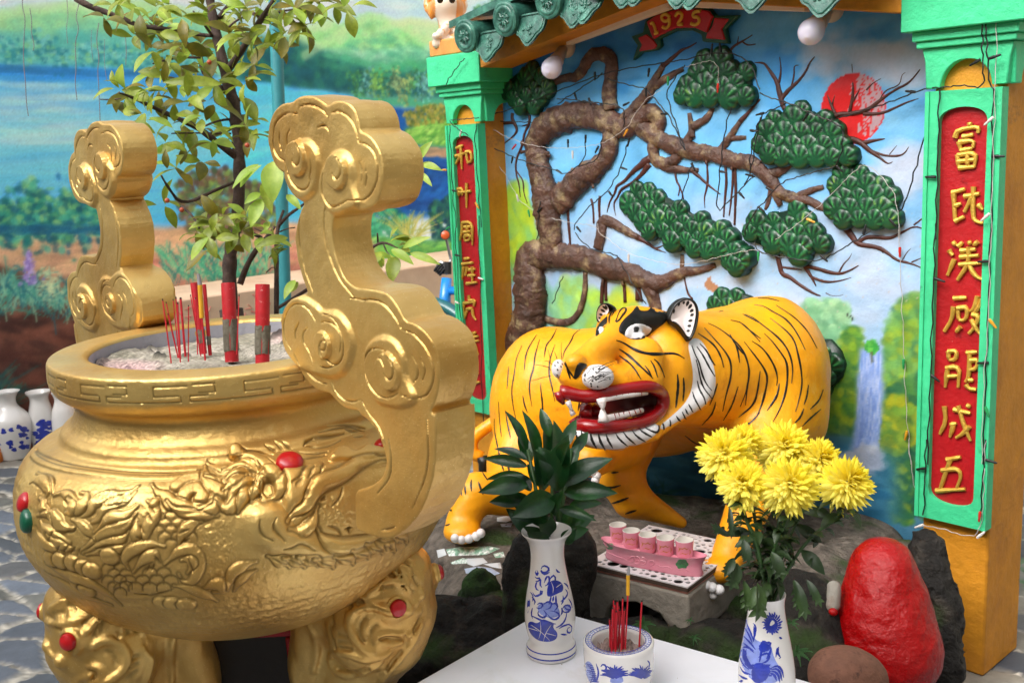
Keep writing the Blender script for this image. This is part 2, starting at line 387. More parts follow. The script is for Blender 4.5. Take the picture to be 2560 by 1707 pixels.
# ================================================================== THE SETTING
# ---- paving: flat river stones set in pebbly mortar
def paving():
    x0,x1,y0,y1,h = -5.9,0.6,-0.6,6.2,0.0125
    X,Y = np.meshgrid(np.arange(x0,x1,h),np.arange(y0,y1,h));g = np.random.default_rng(3)
    ca,sa = math.cos(.5),math.sin(.5);U,Vv = (X*ca+Y*sa)/0.235,(-X*sa+Y*ca)/0.125
    U = U+.25*fbm(X,Y,0,1.2,2,4);Vv = Vv+.3*fbm(X,Y,0,1.0,2,5)
    iu,iv = np.floor(U).astype(int),np.floor(Vv).astype(int);J = g.uniform(.12,.88,(97,97,2));Q = g.uniform(0,1,(97,97,3))
    d1 = np.full(X.shape,9.);d2 = d1.copy();cid = np.zeros(X.shape+(3,))
    for a in (-1,0,1):
        for b in (-1,0,1):
            j = J[(iu+a) % 97,(iv+b) % 97];d = np.hypot(iu+a+j[...,0]-U,iv+b+j[...,1]-Vv);n = d < d1
            d2 = np.where(n,d1,np.minimum(d2,d));cid = np.where(n[...,None],Q[(iu+a) % 97,(iv+b) % 97],cid);d1 = np.where(n,d,d1)
    e = d2-d1;k = np.clip((e-.07)/.09,0,1);k = k*k*(3-2*k)
    Z = -.006+.008*k+.003*k*fbm(X,Y,0,3,3,6)+(1-k)*.003*g.normal(size=X.shape)+.004*k*(cid[...,1]-.5)
    pal = np.array([hexc(c) for c in ('5f656e','63676e','6c6d70','525862','74746f','6c675f','636a76','7d786e')]);base = pal[(cid[...,0]*8).astype(int) % 8]
    base = base*(.80+.42*cid[...,2:3])*(1+.10*fbm(X,Y,0,5,4,8))[...,None]
    mort = np.array([.62,.60,.56])*(1+.16*g.normal(size=X.shape))[...,None]
    moss = np.clip(fbm(X,Y,0,.9,4,9)*2.4-.75,0,1)*(1-.75*k);mort = mort*(1-moss[...,None])+np.array([.33,.47,.33])*moss[...,None]
    c = lin(np.clip(mort*(1-k[...,None])+base*k[...,None],0,1))
    ny,nx = X.shape;V = np.stack([X,Y,Z],-1).reshape(-1,3);i = np.arange(ny*nx).reshape(ny,nx)
    F = np.stack([i[:-1,:-1],i[:-1,1:],i[1:,1:],i[1:,:-1]],-1).reshape(-1,4)
    mb = MB();mb.add(V,F,0,c.reshape(-1,3));o = mb.build('paving',mat('paving',attr='Col',rough=.62,bump=.15,bscale=150,var=.12,vscale=30),angle=180);tag(o,kind='structure')
paving()
mb = MB();mb.add([(-40,-40,-.03),(40,-40,-.03),(40,40,-.03),(-40,40,-.03)],[(0,1,2,3)])
tag(mb.build('ground',mat('courtyard floor','8d8a84',.85,var=.2,vscale=3,bump=.3)),kind='structure')

def sheet(name,R,fn,material,parent=None,keep=None,lift=None):
    """a painted wall face: one vertex per cell of the paint"""
    U,Vv = R.U,R.V_;Pp = fn(U.ravel(),Vv.ravel());i = np.arange(U.size).reshape(U.shape)
    F = np.stack([i[:-1,:-1],i[:-1,1:],i[1:,1:],i[1:,:-1]],-1).reshape(-1,4)
    if keep is not None:kk = keep(U,Vv).ravel();F = F[kk[F].all(1)]
    mb = MB();mb.add(Pp,F,0,lin(np.clip(R.a,0,1)).reshape(-1,3));return mb.build(name,material,parent,angle=180)

# ---- the painted courtyard wall (lake and hills)
MX = -5.6
def mural():
    R = Raster(1.0,6.6,0.0,2.62,0.0080,3)
    def m(v,*pts):return np.array([onX(p,MX)[1:] for p in P(v,*pts)])
    def D(*pts):return m('D',*pts)
    h = hexc
    # sky
    vtop = np.clip((R.V_-2.0)/.5,0,1)[...,None];R.a[:] = h('b9cfe0')*vtop+h('cfdbe2')*(1-vtop)
    R.dabs(D((-50,-90),(1200,-90),(1200,90),(-50,60)),260,[h('c3cfdb'),h('a9c8e2'),h('dfe6ea'),h('b5d0e4')],(.06,.2),(.03,.07),(-.15,.15),(.2,.5))
    # far hills
    R.poly(D((-60,45),(60,20),(160,12),(260,2),(380,12),(480,40),(560,62),(640,95),(560,190),(-60,180)),h('8cc39a'),.03)
    R.dabs(D((-60,40),(120,16),(260,4),(420,24),(420,70),(-60,90)),420,[h('93cb8e'),h('a9d094'),h('78bb98')],(.03,.09),(.015,.04),(-.5,.5),(.25,.6))
    R.dabs(D((-60,80),(420,60),(560,130),(420,160),(-60,165)),420,[h('5fae9f'),h('74b8a8'),h('4fa39a')],(.03,.09),(.015,.04),(-.4,.4),(.2,.5))
    for hill,cc in (([(640,90),(700,60),(760,40),(830,95),(830,150),(640,140)],'b8d79c'),([(820,130),(880,60),(940,40),(1000,52),(1120,40),(1120,140),(900,150)],'b9dba0'),([(680,140),(760,90),(850,30),(905,48),(975,90),(1060,120),(1060,175),(700,170)],'8ac98a')):
        R.poly(D(*hill),h(cc),.012)
    R.dabs(D((700,95),(780,60),(850,34),(960,80),(1030,110),(860,130)),320,[h('88c97c'),h('a0d488'),h('76bd88'),h('b3dc98')],(.03,.09),(.012,.03),(-.6,.6),(.3,.6))
    R.dabs(D((720,120),(1050,110),(1050,165),(760,170)),260,[h('a5d5b4'),h('79bf9c'),h('c0e0c6')],(.04,.10),(.015,.03),(-.3,.3),(.3,.5))
    # dark forest band
    R.poly(D((540,95),(620,85),(700,100),(770,128),(850,155),(930,165),(990,140),(1100,100),(1100,240),(900,230),(760,220),(540,198)),h('24635f'),.03)
    R.dabs(D((560,100),(700,105),(850,160),(940,172),(1060,140),(1060,215),(760,208),(560,190)),700,[h('1d4f57'),h('2c6a5a'),h('235a66'),h('357a5c'),h('194650')],(.02,.05),(.015,.035),(0,3.14),(.3,.7))
    R.dabs(D((760,120),(860,150),(1000,135),(1080,120),(1080,150),(880,175)),220,[h('3f9a66'),h('57ae6c'),h('2f8a6a')],(.02,.05),(.01,.03),(-.4,.4),(.3,.6))
    for ln in ([(700,128),(770,84),(850,34),(905,50),(975,92),(1050,122)],[(830,112),(880,66),(940,46),(1000,56)],[(-40,44),(60,22),(160,14),(260,4),(380,14),(480,42)]):R.stroke(chaikin(D(*ln),2),.035,h('c9dfa0'),.55)
    R.dabs(D((720,140),(860,70),(960,110),(1060,150),(1000,168),(800,160)),160,[h('4f9f78'),h('62ae82'),h('3f8f74')],(.03,.08),(.012,.024),(-.5,.5),(.2,.45))
    R.a[:] = .55*R.a+.45*blur(R.a,2)
    # lake
    yb = 555
    R.poly(D((-60,148),(300,160),(560,190),(760,215),(840,232),(840,yb),(-60,yb)),h('4f9fdc'),.015)
    lake = np.array(D((-60,150),(300,162),(560,192),(760,217),(820,230),(820,545),(-60,545)))
    zz = lake[:,1];z0,z1 = zz.min(),zz.max()
    W = R.win(lake,.05);mk = blur(inpoly(R.U[W],R.V_[W],lake).astype(float),2);tt = (R.V_[W]-z0)/(z1-z0)
    cc = np.stack([np.interp(tt+.05*fbm(R.U[W],R.V_[W],0,.8,3,19),[0,.2,.5,.72,.86,1],[h(q)[k] for q in ('3b8fd4','4fa8e6','70bdec','86c6ee','5aa6e2','2f7fcc')]) for k in range(3)],-1);rgt = np.clip((R.U[W]-2.6)/1.4,0,1)[...,None];cc = cc*(1-rgt*.6)+h('4fbcf6')*rgt*.6;R.a[W] = R.a[W]*(1-mk[...,None])+cc*mk[...,None]
    R.dabs(lake,420,[h('8ecbf0'),h('5aaee8'),h('a4d4f0'),h('4a9ee0')],(.10,.28),(.010,.024),(-.05,.05),(.08,.22))
    R.dabs(D((-40,190),(220,190),(220,330),(-40,330)),120,[h('a9cfea'),h('b7d5ea')],(.08,.2),(.01,.02),(-.05,.05),(.15,.35))
    R.dabs(D((530,190),(760,218),(800,232),(700,300),(560,460),(440,460)),200,[h('4fb7f4'),h('66c4f6')],(.08,.2),(.02,.04),(-.05,.05),(.2,.45))
    # far tree line
    for x in range(-60,480,11):
        y = 140+6*math.sin(x*.05)+(x-200)*.05;c = D((x,y))[0]
        for _ in range(14):R.dab(c[0]+rng.normal(0,.03),c[1]+rng.normal(.03,.035),rng.uniform(.008,.02),rng.uniform(.008,.016),0,h(('6fb5b5','8ec7bd','4c9f9f','2c7a86','7fb97f','1f6274')[rng.integers(6)]),.7)
    R.dabs(D((-60,150),(480,172),(480,182),(-60,162)),150,[h('2f74b4'),h('3a7aa6'),h('2a6a9c')],(.05,.12),(.010,.016),(-.08,.08),(.25,.5))
    # right bank and bushes
    R.poly(D((820,222),(1100,228),(1100,262),(900,246),(800,232)),h('4e9f7c'),.01)
    R.poly(D((800,236),(920,248),(1100,258),(1100,300),(860,300)),h('1d4f97'),.015)
    for x in range(815,1060,9):
        y = 195+rng.uniform(-8,14);c = D((x,y))[0];f = ('9fae6a','4f8f5a','6fa9a4','7fae58','3a7a66','8aa070')[(x//22) % 6]
        for _ in range(26):R.dab(c[0]+rng.normal(0,.03),c[1]+rng.normal(.01,.05),rng.uniform(.008,.017),rng.uniform(.008,.016),0,np.clip(h(f)*rng.uniform(.6,1.25),0,1),.75)
    R.poly(D((1060,100),(1100,20),(1150,0),(1180,60),(1180,240),(1060,240)),h('3d7c4a'),.03)
    R.dabs(D((1090,20),(1140,0),(1180,60),(1180,160),(1080,160)),300,[h('2d6a40'),h('3f8348'),h('549a50')],(.015,.035),(.01,.03),(0,3.1),(.4,.8))
    # dark pool, yellow bush, meadow, shore
    R.poly(D((860,250),(1100,300),(1100,500),(840,500),(840,300)),h('1f5a9e'),.02)
    R.dabs(D((840,340),(1060,345),(1060,480),(830,480)),420,[h('1b3f78'),h('1f559c'),h('17346a'),h('2a6bb0'),h('244f92')],(.03,.09),(.012,.03),(-.5,.5),(.3,.6))
    R.poly(D((930,300),(990,262),(1100,250),(1100,345),(1000,338),(930,330)),h('6fae4c'),.02)
    R.dabs(D((935,300),(990,275),(1080,270),(1080,330),(960,330)),420,[h('5f9f42'),h('8fc35a'),h('4a8a3e'),h('a8cf6a')],(.02,.06),(.006,.015),(.1,.5),(.4,.8))
    R.dabs(D((925,262),(960,245),(1060,235),(1060,275),(940,290)),420,[h('8a8a3c'),h('a99a45'),h('5f7236'),h('c0a050'),h('4f5f30')],(.01,.02),(.01,.018),(0,3.1),(.5,.9))
    R.dabs(D((880,335),(1060,345),(1060,362),(890,352)),120,[h('a88a6c'),h('8f7a64'),h('c09a78')],(.04,.09),(.01,.018),(-.1,.1),(.4,.8))
    R.dabs(D((985,470),(1060,440),(1080,560),(1000,600)),420,[h('14364f'),h('1d4a48'),h('0f2c44'),h('235a4e'),h('3a7a50')],(.015,.04),(.012,.03),(0,3.1),(.4,.8))
    R.dabs(D((840,490),(900,470),(945,510),(930,560),(840,560)),380,[h('2a7a5a'),h('3f9a6a'),h('1f5f5a'),h('58b084')],(.012,.03),(.01,.025),(0,3.1),(.4,.8))
    R.poly(D((830,545),(1100,560),(1100,640),(830,640)),h('6aa84e'),.02)
    R.dabs(D((830,545),(1060,560),(1060,625),(830,620)),420,[h('7fbb5a'),h('5a9a4c'),h('94c86a'),h('4a8a58')],(.03,.08),(.01,.02),(-.2,.3),(.4,.8))
    for k in range(46):
        b = D((940+rng.normal(0,10),560))[0];t = D((960+rng.normal(0,42),480+abs(rng.normal(0,26))))[0];md = (b+t)/2+np.array([0,.04]);R.stroke(chaikin([b,md,t],2),.006,h(('b3ad5a','c8bd6a','8f9a4a')[k % 3]),.8,True)
    # near shore, left and middle
    R.poly(D((-60,533),(420,520),(700,512),(860,560),(860,760),(-60,760)),h('c29a74'),.02)
    R.dabs(D((-60,536),(300,530),(700,516),(840,560),(840,640),(-60,650)),800,[h('cba87e'),h('c09878'),h('b58a72'),h('cfa684'),h('d9b790'),h('a88068')],(.05,.14),(.012,.03),(-.12,.12),(.3,.6))
    R.dabs(D((-60,533),(300,528),(300,545),(-60,550)),100,[h('d8c49c'),h('c9ab80')],(.05,.12),(.01,.016),(-.05,.05),(.4,.7))
    R.dabs(D((200,600),(700,560),(820,640),(820,760),(200,760)),500,[h('b77a6c'),h('c98a78'),h('a5665a'),h('d49a86')],(.05,.12),(.012,.03),(-.15,.15),(.3,.6))
    # shrubs at the water's edge, left
    for cx,cy,wd,n in ((5,500,36,120),(80,470,48,230),(160,470,44,230),(215,480,30,130),(40,505,60,160),(140,515,90,200),(250,510,26,80)):
        for _ in range(n):
            c = D((cx+rng.normal(0,wd*.5),cy+rng.normal(8,26)))[0];f = ('1f5f5f','2a7f74','4fa890','6fae6a','144a5a','8fbf7a','235f7a')[rng.integers(7)]
            R.dab(c[0],c[1],rng.uniform(.012,.03),rng.uniform(.012,.026),0,h(f),rng.uniform(.4,.8))
    R.dabs(D((-60,520),(290,515),(290,536),(-60,540)),160,[h('1c5a78'),h('2a6f90'),h('1c4a68')],(.03,.06),(.008,.014),(-.05,.05),(.25,.5))
    # brown and green bush behind the tree
    R.dabs(D((400,430),(440,395),(520,385),(620,430),(640,520),(560,540),(420,530)),900,[h('5f4438'),h('6a4f3c'),h('54603a'),h('7f9a4a'),h('4a3a32'),h('86604a'),h('3f5a3a'),h('6f8a44')],(.012,.03),(.012,.028),(0,3.1),(.4,.85))
    for k in range(260):
        b = D((rng.uniform(380,640),rng.uniform(585,660)))[0];t = b+np.array([rng.normal(-.02,.06),rng.uniform(.05,.13)]);R.stroke(chaikin([b,(b+t)/2+np.array([0,.02]),t],1),.007,h(('3f9a78','5ab08a','2f8070','7cc08a','1f6a64')[k % 5]),.75,True)
    # dark road, tufts and flowers, left
    R.poly(D((-60,600),(60,626),(170,640),(300,650),(300,760),(-60,760)),h('8a5e4c'),.02)
    R.stroke(D((-60,610),(40,640),(120,690),(200,760)),.05,h('4a3228'),.7)
    R.poly(D((-60,690),(100,700),(220,740),(420,760),(420,1150),(-60,1150)),h('55332a'),.03)
    R.dabs(D((-60,640),(60,690),(220,730),(420,770),(420,1100),(-60,1100)),1300,[h('4a2a24'),h('6a3f32'),h('7a4c3c'),h('3a241f'),h('5c3a30'),h('8a5a48'),h('2c1e1c')],(.04,.11),(.015,.05),(-.9,.3),(.25,.55))
    for k in range(240):
        x = rng.uniform(-40,175);y = 690+rng.normal(10,22)+(x-80)*.12;b = D((x,y))[0];t = b+np.array([rng.normal(0,.09),rng.uniform(.04,.13)]);R.stroke(chaikin([b,(b*.4+t*.6)+np.array([0,.03]),t],1),.008,h(('3f8a78','5aa08a','2a6a74','7ab09a','1f5a68','8fc0a0')[k % 6]),.7,True)
    for k in range(150):
        t = rng.uniform(0,1);c = D((66+rng.normal(0,11*(1.1-t)),655-78*t))[0];R.dab(c[0],c[1],.009,.008,0,h(('9a86c0','7f68b0','b8a6d4')[k % 3]),.85)
    for k in range(60):c = D((118+rng.normal(0,14),655+rng.normal(0,18)))[0];R.dab(c[0],c[1],.01,.008,0,h('c9d3a8'),.7)
    for k in range(60):
        b = D((rng.uniform(-60,10),rng.uniform(880,960)))[0];t = b+np.array([rng.normal(.05,.1),rng.uniform(.02,.12)]);R.stroke([b,t],.008,h(('2f6a5a','1f4f50')[k % 2]),.6,True)
    # rain streaks and age
    R.a[:] = .5*R.a+.5*blur(R.a,1);gl = R.a.mean(2,keepdims=True);R.a[:] = np.clip((gl+(R.a-gl)*1.08)*1.15+np.array([.0,.012,.02]),0,.97)
    R.a[:] = R.a*(1+.035*fbm(R.U,R.V_*.25,0,1.6,5,21)[...,None]+.02*rng.normal(size=R.a.shape[:2])[...,None])
    t = thing('mural_wall','tall courtyard wall painted with a blue lake, green hills and brown shore','wall',(MX,3.5,0))
    o = sheet('painting',R,lambda U,Vv:np.stack([np.full(U.shape,MX),U,Vv],1),mat('mural paint',attr='Col',rough=.7,bump=.12,bscale=90,spec=.3),t)
    b = MB();b.box((MX-.18,-3.2,-.02),(MX-.003,9.5,2.66));b.build('masonry',mat('wall render','b7c4c8',.85,var=.1,bump=.2),t)
mural()

# ---- unseen walls; first two added to block low sky and give the gold contrast
for nm,a,c,lab in (('unseen_wall',(-6,-3.6,0),(3.2,-3.3,4.6),'pale unseen wall added behind the viewer to block low sky'),('unseen_wall',(2.0,-3.25,0),(2.3,7,4.2),'pale unseen wall added along the right to block low sky'),('unseen_wall',(-5.4,6.3,0),(2.0,6.6,4.0),'pale house wall closing the courtyard beyond the shrine')):
    b = MB();b.box(a,c);tag(b.build(nm,mat('unseen wall render','a39c8c',.85,var=.2,bump=.3)),lab,'building')

# ---- low plastered wall in front of the mural
t = thing('low_wall','low cream plastered wall running in front of the painted lake','wall',(-5.3,4.0,0))
b = MB();b.box((-5.56,2.05,0),(-5.0,9,.757));b.build('wall_body',mat('cream plaster','d9b89a',.8,var=.10,vscale=5,bump=.25,bscale=30,col2='c79c80',c2scale=3,c2lo=.5,c2hi=.75),t,bevel=.012)
b = MB()
for k in range(26):
    y = rng.uniform(2.2,2.85);z = rng.uniform(.52,.73);b.tube([(-4.998,y,z),(-4.998,y+rng.uniform(.01,.05),z+rng.uniform(-.02,.02)),(-4.998,y+rng.uniform(0,.04),z+rng.uniform(-.03,.03))],.003,5)
b.build('scrawl',mat('red scrawl','d98f80',.8),t)

# ---- the shrine: painted back wall
WY = 2.72;XL,XR,GX = -3.068,-1.171,-2.115
def rake(x):return 1.866-.150*np.abs(x-GX)
def alcove():
    R = Raster(-3.03,-1.2,.20,1.92,.0052,3);h = hexc
    def m(v,*pts):return np.array([onY(p,WY)[[0,2]] for p in P(v,*pts)])
    def D(*pts):return m('D',*pts)
    stops = [(.2,'2f5f78'),(.45,'7fa8c0'),(.62,'a6bdd4'),(.85,'abc6e0'),(1.1,'a0c8ea'),(1.35,'86bde8'),(1.5,'72b4e4'),(1.62,'4f9cda'),(1.75,'3478bc'),(1.92,'2c5f98')]  # deepest blues at the top carry the roof's shade, painted into the sky
    for k in range(3):R.a[...,k] = np.interp(R.V_+.03*fbm(R.U,R.V_,0,1.5,4,31),[q[0] for q in stops],[h(q[1])[k] for q in stops])
    R.dabs(D((1200,60),(2130,0),(2130,420),(1200,420)),360,[h('7cbeea'),h('96ccf0'),h('6cb4e4'),h('a4d2ee')],(.05,.13),(.025,.06),(-.4,.4),(.1,.3))
    for cx,cy,s,n in ((2075,150,44,170),(2080,380,46,130),(2000,130,50,60),(1890,130,50,60),(2040,420,60,80)):
        for _ in range(n):c = D((cx+rng.normal(0,s*.6),cy+rng.normal(0,s*.5)))[0];R.dab(c[0],c[1],rng.uniform(.02,.05),rng.uniform(.015,.03),0,h(('c3cfe2','ccd2e2','b9cde4')[rng.integers(3)]),.22)
    R.dabs(D((1150,480),(2130,480),(2130,760),(1150,760)),260,[h('c9d3e4'),h('bccde4'),h('cdd0de')],(.05,.12),(.03,.06),(-.4,.4),(.12,.3))
    # red sun, scraped on its right side
    c = D((1958,250))[0];rr = abs(D((2033,250))[0][0]-D((1885,250))[0][0])/2
    th = np.linspace(0,6.28,60);R.poly(np.stack([c[0]+rr*np.cos(th),c[1]+rr*.98*np.sin(th)],1),h('c4272a'),.002)
    W = R.win(np.array([c]),rr*1.1);U,Vv = R.U[W]-c[0],R.V_[W]-c[1];ins = np.hypot(U,Vv) < rr*.985
    wear = (fbm(U*60,Vv*14,0,1,4,5)+fbm(U*220,Vv*150,0,1,3,6)*.7+np.clip((U+.25*Vv)/rr,-1,1)*1.25-.60 > 0) & ins & (np.hypot(U,Vv) < rr*.95);R.mix(W,wear.astype(float),h('bdbcc4'),.85)
    wear = (fbm(U*50,Vv*90,0,1,4,15)+np.clip(Vv/rr,-1,1)*.8-.85 > 0) & ins;R.mix(W,blur(wear.astype(float),1),h('b98a90'),.7)
    # soft yellow-green trees low on the left
    for pol,cols,n in (([(1160,470),(1180,425),(1205,430),(1225,500),(1235,620),(1160,640)],['a9c94a','bfd24c','8fbf6a','7fb487'],340),([(1270,690),(1300,650),(1335,640),(1350,700),(1350,780),(1270,780)],['8fc4a0','b5cf5a','9cc88a'],220),([(1340,700),(1360,675),(1390,690),(1395,790),(1340,790)],['b0c94c','97bf68','8dc097'],160),([(1395,720),(1420,668),(1445,672),(1470,740),(1480,790),(1395,790)],['c4c93c','a5c260','8fc09a','d3c43c'],200),([(1160,620),(1240,610),(1300,720),(1480,760),(1480,1000),(1160,1000)],['7fb596','93c2a6','84b7a2'],300)):
        R.dabs(D(*pol),n,[h(q) for q in cols],(.02,.05),(.015,.05),(0,3.1),(.2,.5))
    # hills, trees and the waterfall on the right
    for pol,cols,n in (([(1835,720),(1860,692),(1885,700),(1905,690),(1945,700),(1950,760),(1940,830),(1835,860)],['8fbb9c','7fae8a','a9cda6','6f9f80'],520),
                         ([(1930,850),(1940,770),(1955,748),(1975,760),(1978,800),(1965,900),(1950,1020),(1890,1020)],['8fa63a','6f9440','a5b348','4f7f44','3f6f48'],620),
                         ([(2025,860),(2040,760),(2070,690),(2100,676),(2135,680),(2135,1010),(2080,1020),(2030,980)],['6f9a58','8aa848','5a8a58','a3a93a','4a7a58','7fae6a'],900),
                         ([(2040,900),(2135,850),(2135,1190),(2060,1160),(2010,1100)],['3f6f50','2f5f4c','4f7f54','1f4f4c','5a8a4c'],700),
                         ([(2010,1010),(2030,930),(2060,905),(2120,960),(2125,1000),(2050,1040)],['8fa044','6f9244','a9a83a','5a8048'],420),
                         ([(1980,1130),(2000,1060),(2030,1040),(2080,1080),(2090,1200),(1980,1190)],['4a7f44','7f9a3c','2f6048','1f4f44','94a544'],420)):
        if not pol:continue
        R.dabs(D(*pol),n,[h(q) for q in cols],(.012,.032),(.01,.022),(-.4,.4),(.3,.65))
    R.poly(D((1880,1010),(1960,1000),(2060,1050),(2060,1240),(1400,1240),(1400,1010)),h('4f86a2'),.03)
    R.dabs(D((1400,1000),(1960,1010),(2010,1080),(2010,1240),(1400,1240)),700,[h('3f7a9c'),h('5f93b0'),h('2f6484'),h('2a5a70'),h('6fa0b8'),h('255a7c')],(.04,.10),(.01,.025),(-.1,.1),(.25,.5))
    R.poly(D((1974,800),(2003,796),(2026,800),(2030,900),(2016,1020),(1988,1045),(1955,1040),(1966,960)),h('9db4e4'),.008)
    for k in range(260):
        u = rng.uniform(0,1);v = rng.uniform(0,1);a = D((1974+50*u,800+v*210))[0];q = D((1972+50*u-10*v,800+v*220+rng.uniform(20,60)))[0];R.stroke([a,q],.0035,h(('b9c9f0','8aa6e0','c9d6f4','7f9ad8','a4baea')[k % 5]),.5,True)
    R.dabs(D((1935,1040),(2010,1030),(2030,1070),(1930,1080)),120,[h('d3dcea'),h('b9c9e2'),h('c9cfe4')],(.015,.04),(.01,.02),(0,3.1),(.2,.5))
    R.dabs(D((1988,800),(1995,782),(2008,782),(2016,800),(2004,815)),60,[h('4f9a4c'),h('3a8a44'),h('6fae58')],(.006,.012),None,(0,3.1),(.5,.9));R.stroke(D((2002,810),(2003,830)),.006,h('5a5a3c'),.8)
    for x,y in ((1946,720),(1955,725)):R.stroke(D((x,y),(x+3,y+8)),.003,h('2a2a2a'))
    for k in range(26):b = D((1490+rng.normal(0,26),1170+rng.normal(0,12)))[0];R.stroke(chaikin([b,b+np.array([rng.normal(0,.02),.05]),b+np.array([rng.normal(0,.06),.09])],1),.006,h('2f5f5c'),.5,True)
    # peeled plaster
    R.poly(chaikin(m('A7',(1465,385),(1490,350),(1505,340),(1515,375),(1540,395),(1568,410),(1562,435),(1540,448),(1505,440),(1470,420)),1,True),h('a9856a'),.002)
    for k in range(200):c = D((rng.uniform(1500,2120),rng.uniform(440,760)))[0];R.dab(c[0],c[1],rng.uniform(.002,.006),rng.uniform(.001,.003),rng.uniform(0,3),h('c9b9b0'),.5)
    gl = R.a.mean(2,keepdims=True);R.a[:] = np.clip(gl*.97+(R.a-gl)*1.22-.02,0,1)
    R.a[:] = R.a*(1+.02*fbm(R.U,R.V_,0,4,4,41)[...,None]+.012*rng.normal(size=R.a.shape[:2])[...,None])
    t = thing('shrine_back_wall','shrine wall painted with blue sky, a worn red sun and a waterfall behind the tiger','wall',(GX,WY,.2))
    sheet('painting',R,lambda U,Vv:np.stack([U,WY+.0022*fbm(U,Vv,0,5,3,3),Vv],1),mat('shrine paint',attr='Col',rough=.55,bump=.18,bscale=70,spec=.4),t,keep=lambda U,Vv:Vv < rake(U)+.02)
    b = MB();xs = [-3.06,GX,-1.18];A = [(-3.06,WY+.008,0),(-1.18,WY+.008,0),(-1.18,WY+.008,rake(-1.18)),(GX,WY+.008,rake(GX)),(-3.06,WY+.008,rake(-3.06))];b.prism(A,(0,.15,0))
    b.build('masonry',mat('wall render','b7c4c8'),t)
alcove()

# ---- gate pillars
GREEN = mat('green paint','3fc88c',.5,var=.09,vscale=12,bump=.34,bscale=45,col2='2fae78',c2scale=14,c2lo=.55,c2hi=.8,chip=[('1f6a4c',9,.60,.72),('c9c2ae',26,.70,.72)])
ORANGE = mat('ochre paint','d08a1c',.6,var=.14,vscale=9,bump=.5,bscale=38,col2='ac6a1a',c2scale=7,c2lo=.5,c2hi=.8,chip=[('6a4420',6,.60,.74),('d8c49a',24,.70,.72)])
RED = mat('red paint','a80f18',.45,var=.12,vscale=12,bump=.3,bscale=60,chip=[('5a0a10',14,.60,.72),('d09a90',40,.72,.735)])
GOLDLET = mat('gold lettering','d9b04a',.42,.55,var=.10,vscale=40,bump=.3,bscale=120)
def ringplate(mb,outer,inner,y0,y1,mi=0):
    """a flat frame: outer and inner outlines (x,z) with the same count, facing -Y"""
    n = len(outer);V = []; 
    for y,pl in ((y0,outer),(y0,inner),(y1,outer),(y1,inner)):V += [(p[0],y,p[1]) for p in pl]
    F = []
    for i in range(n):
        j = (i+1) % n;F += [(i,j,n+j,n+i),(n+i,n+j,3*n+j,3*n+i),(j,i,2*n+i,2*n+j)]
    mb.add(V,F,mi)
def rounded_panel(hw,z0,z1,rz,n=14):
    o = []
    for k in range(n+1):a = math.pi*k/n;o.append((hw*math.cos(a)*(1.0),z1-rz+rz*math.sin(a)**.8 if math.sin(a) > 0 else z1-rz))
    for k in range(n+1):a = math.pi*k/n;o.append((-hw*math.cos(a),z0+rz-rz*(math.sin(a)**.8 if math.sin(a) > 0 else 0)))
    return o
def boxed(pl,hw,z0,z1):
    """outer rectangle point for each inner point (radial, straight to the nearest edge)"""
    o = [];n = len(pl)//2
    for i,(x,z) in enumerate(pl):
        k = i % n;top = i < n;a = math.pi*k/(n-1);s = hw*(1 if top else -1)
        c = math.cos(a)
        if k == 0:o.append((s,z))
        elif k == n-1:o.append((-s,z))
        else:
            e = z1 if top else z0
            u = (k-1)/(n-3);o.append((s*(1-2*u),e))
    return o
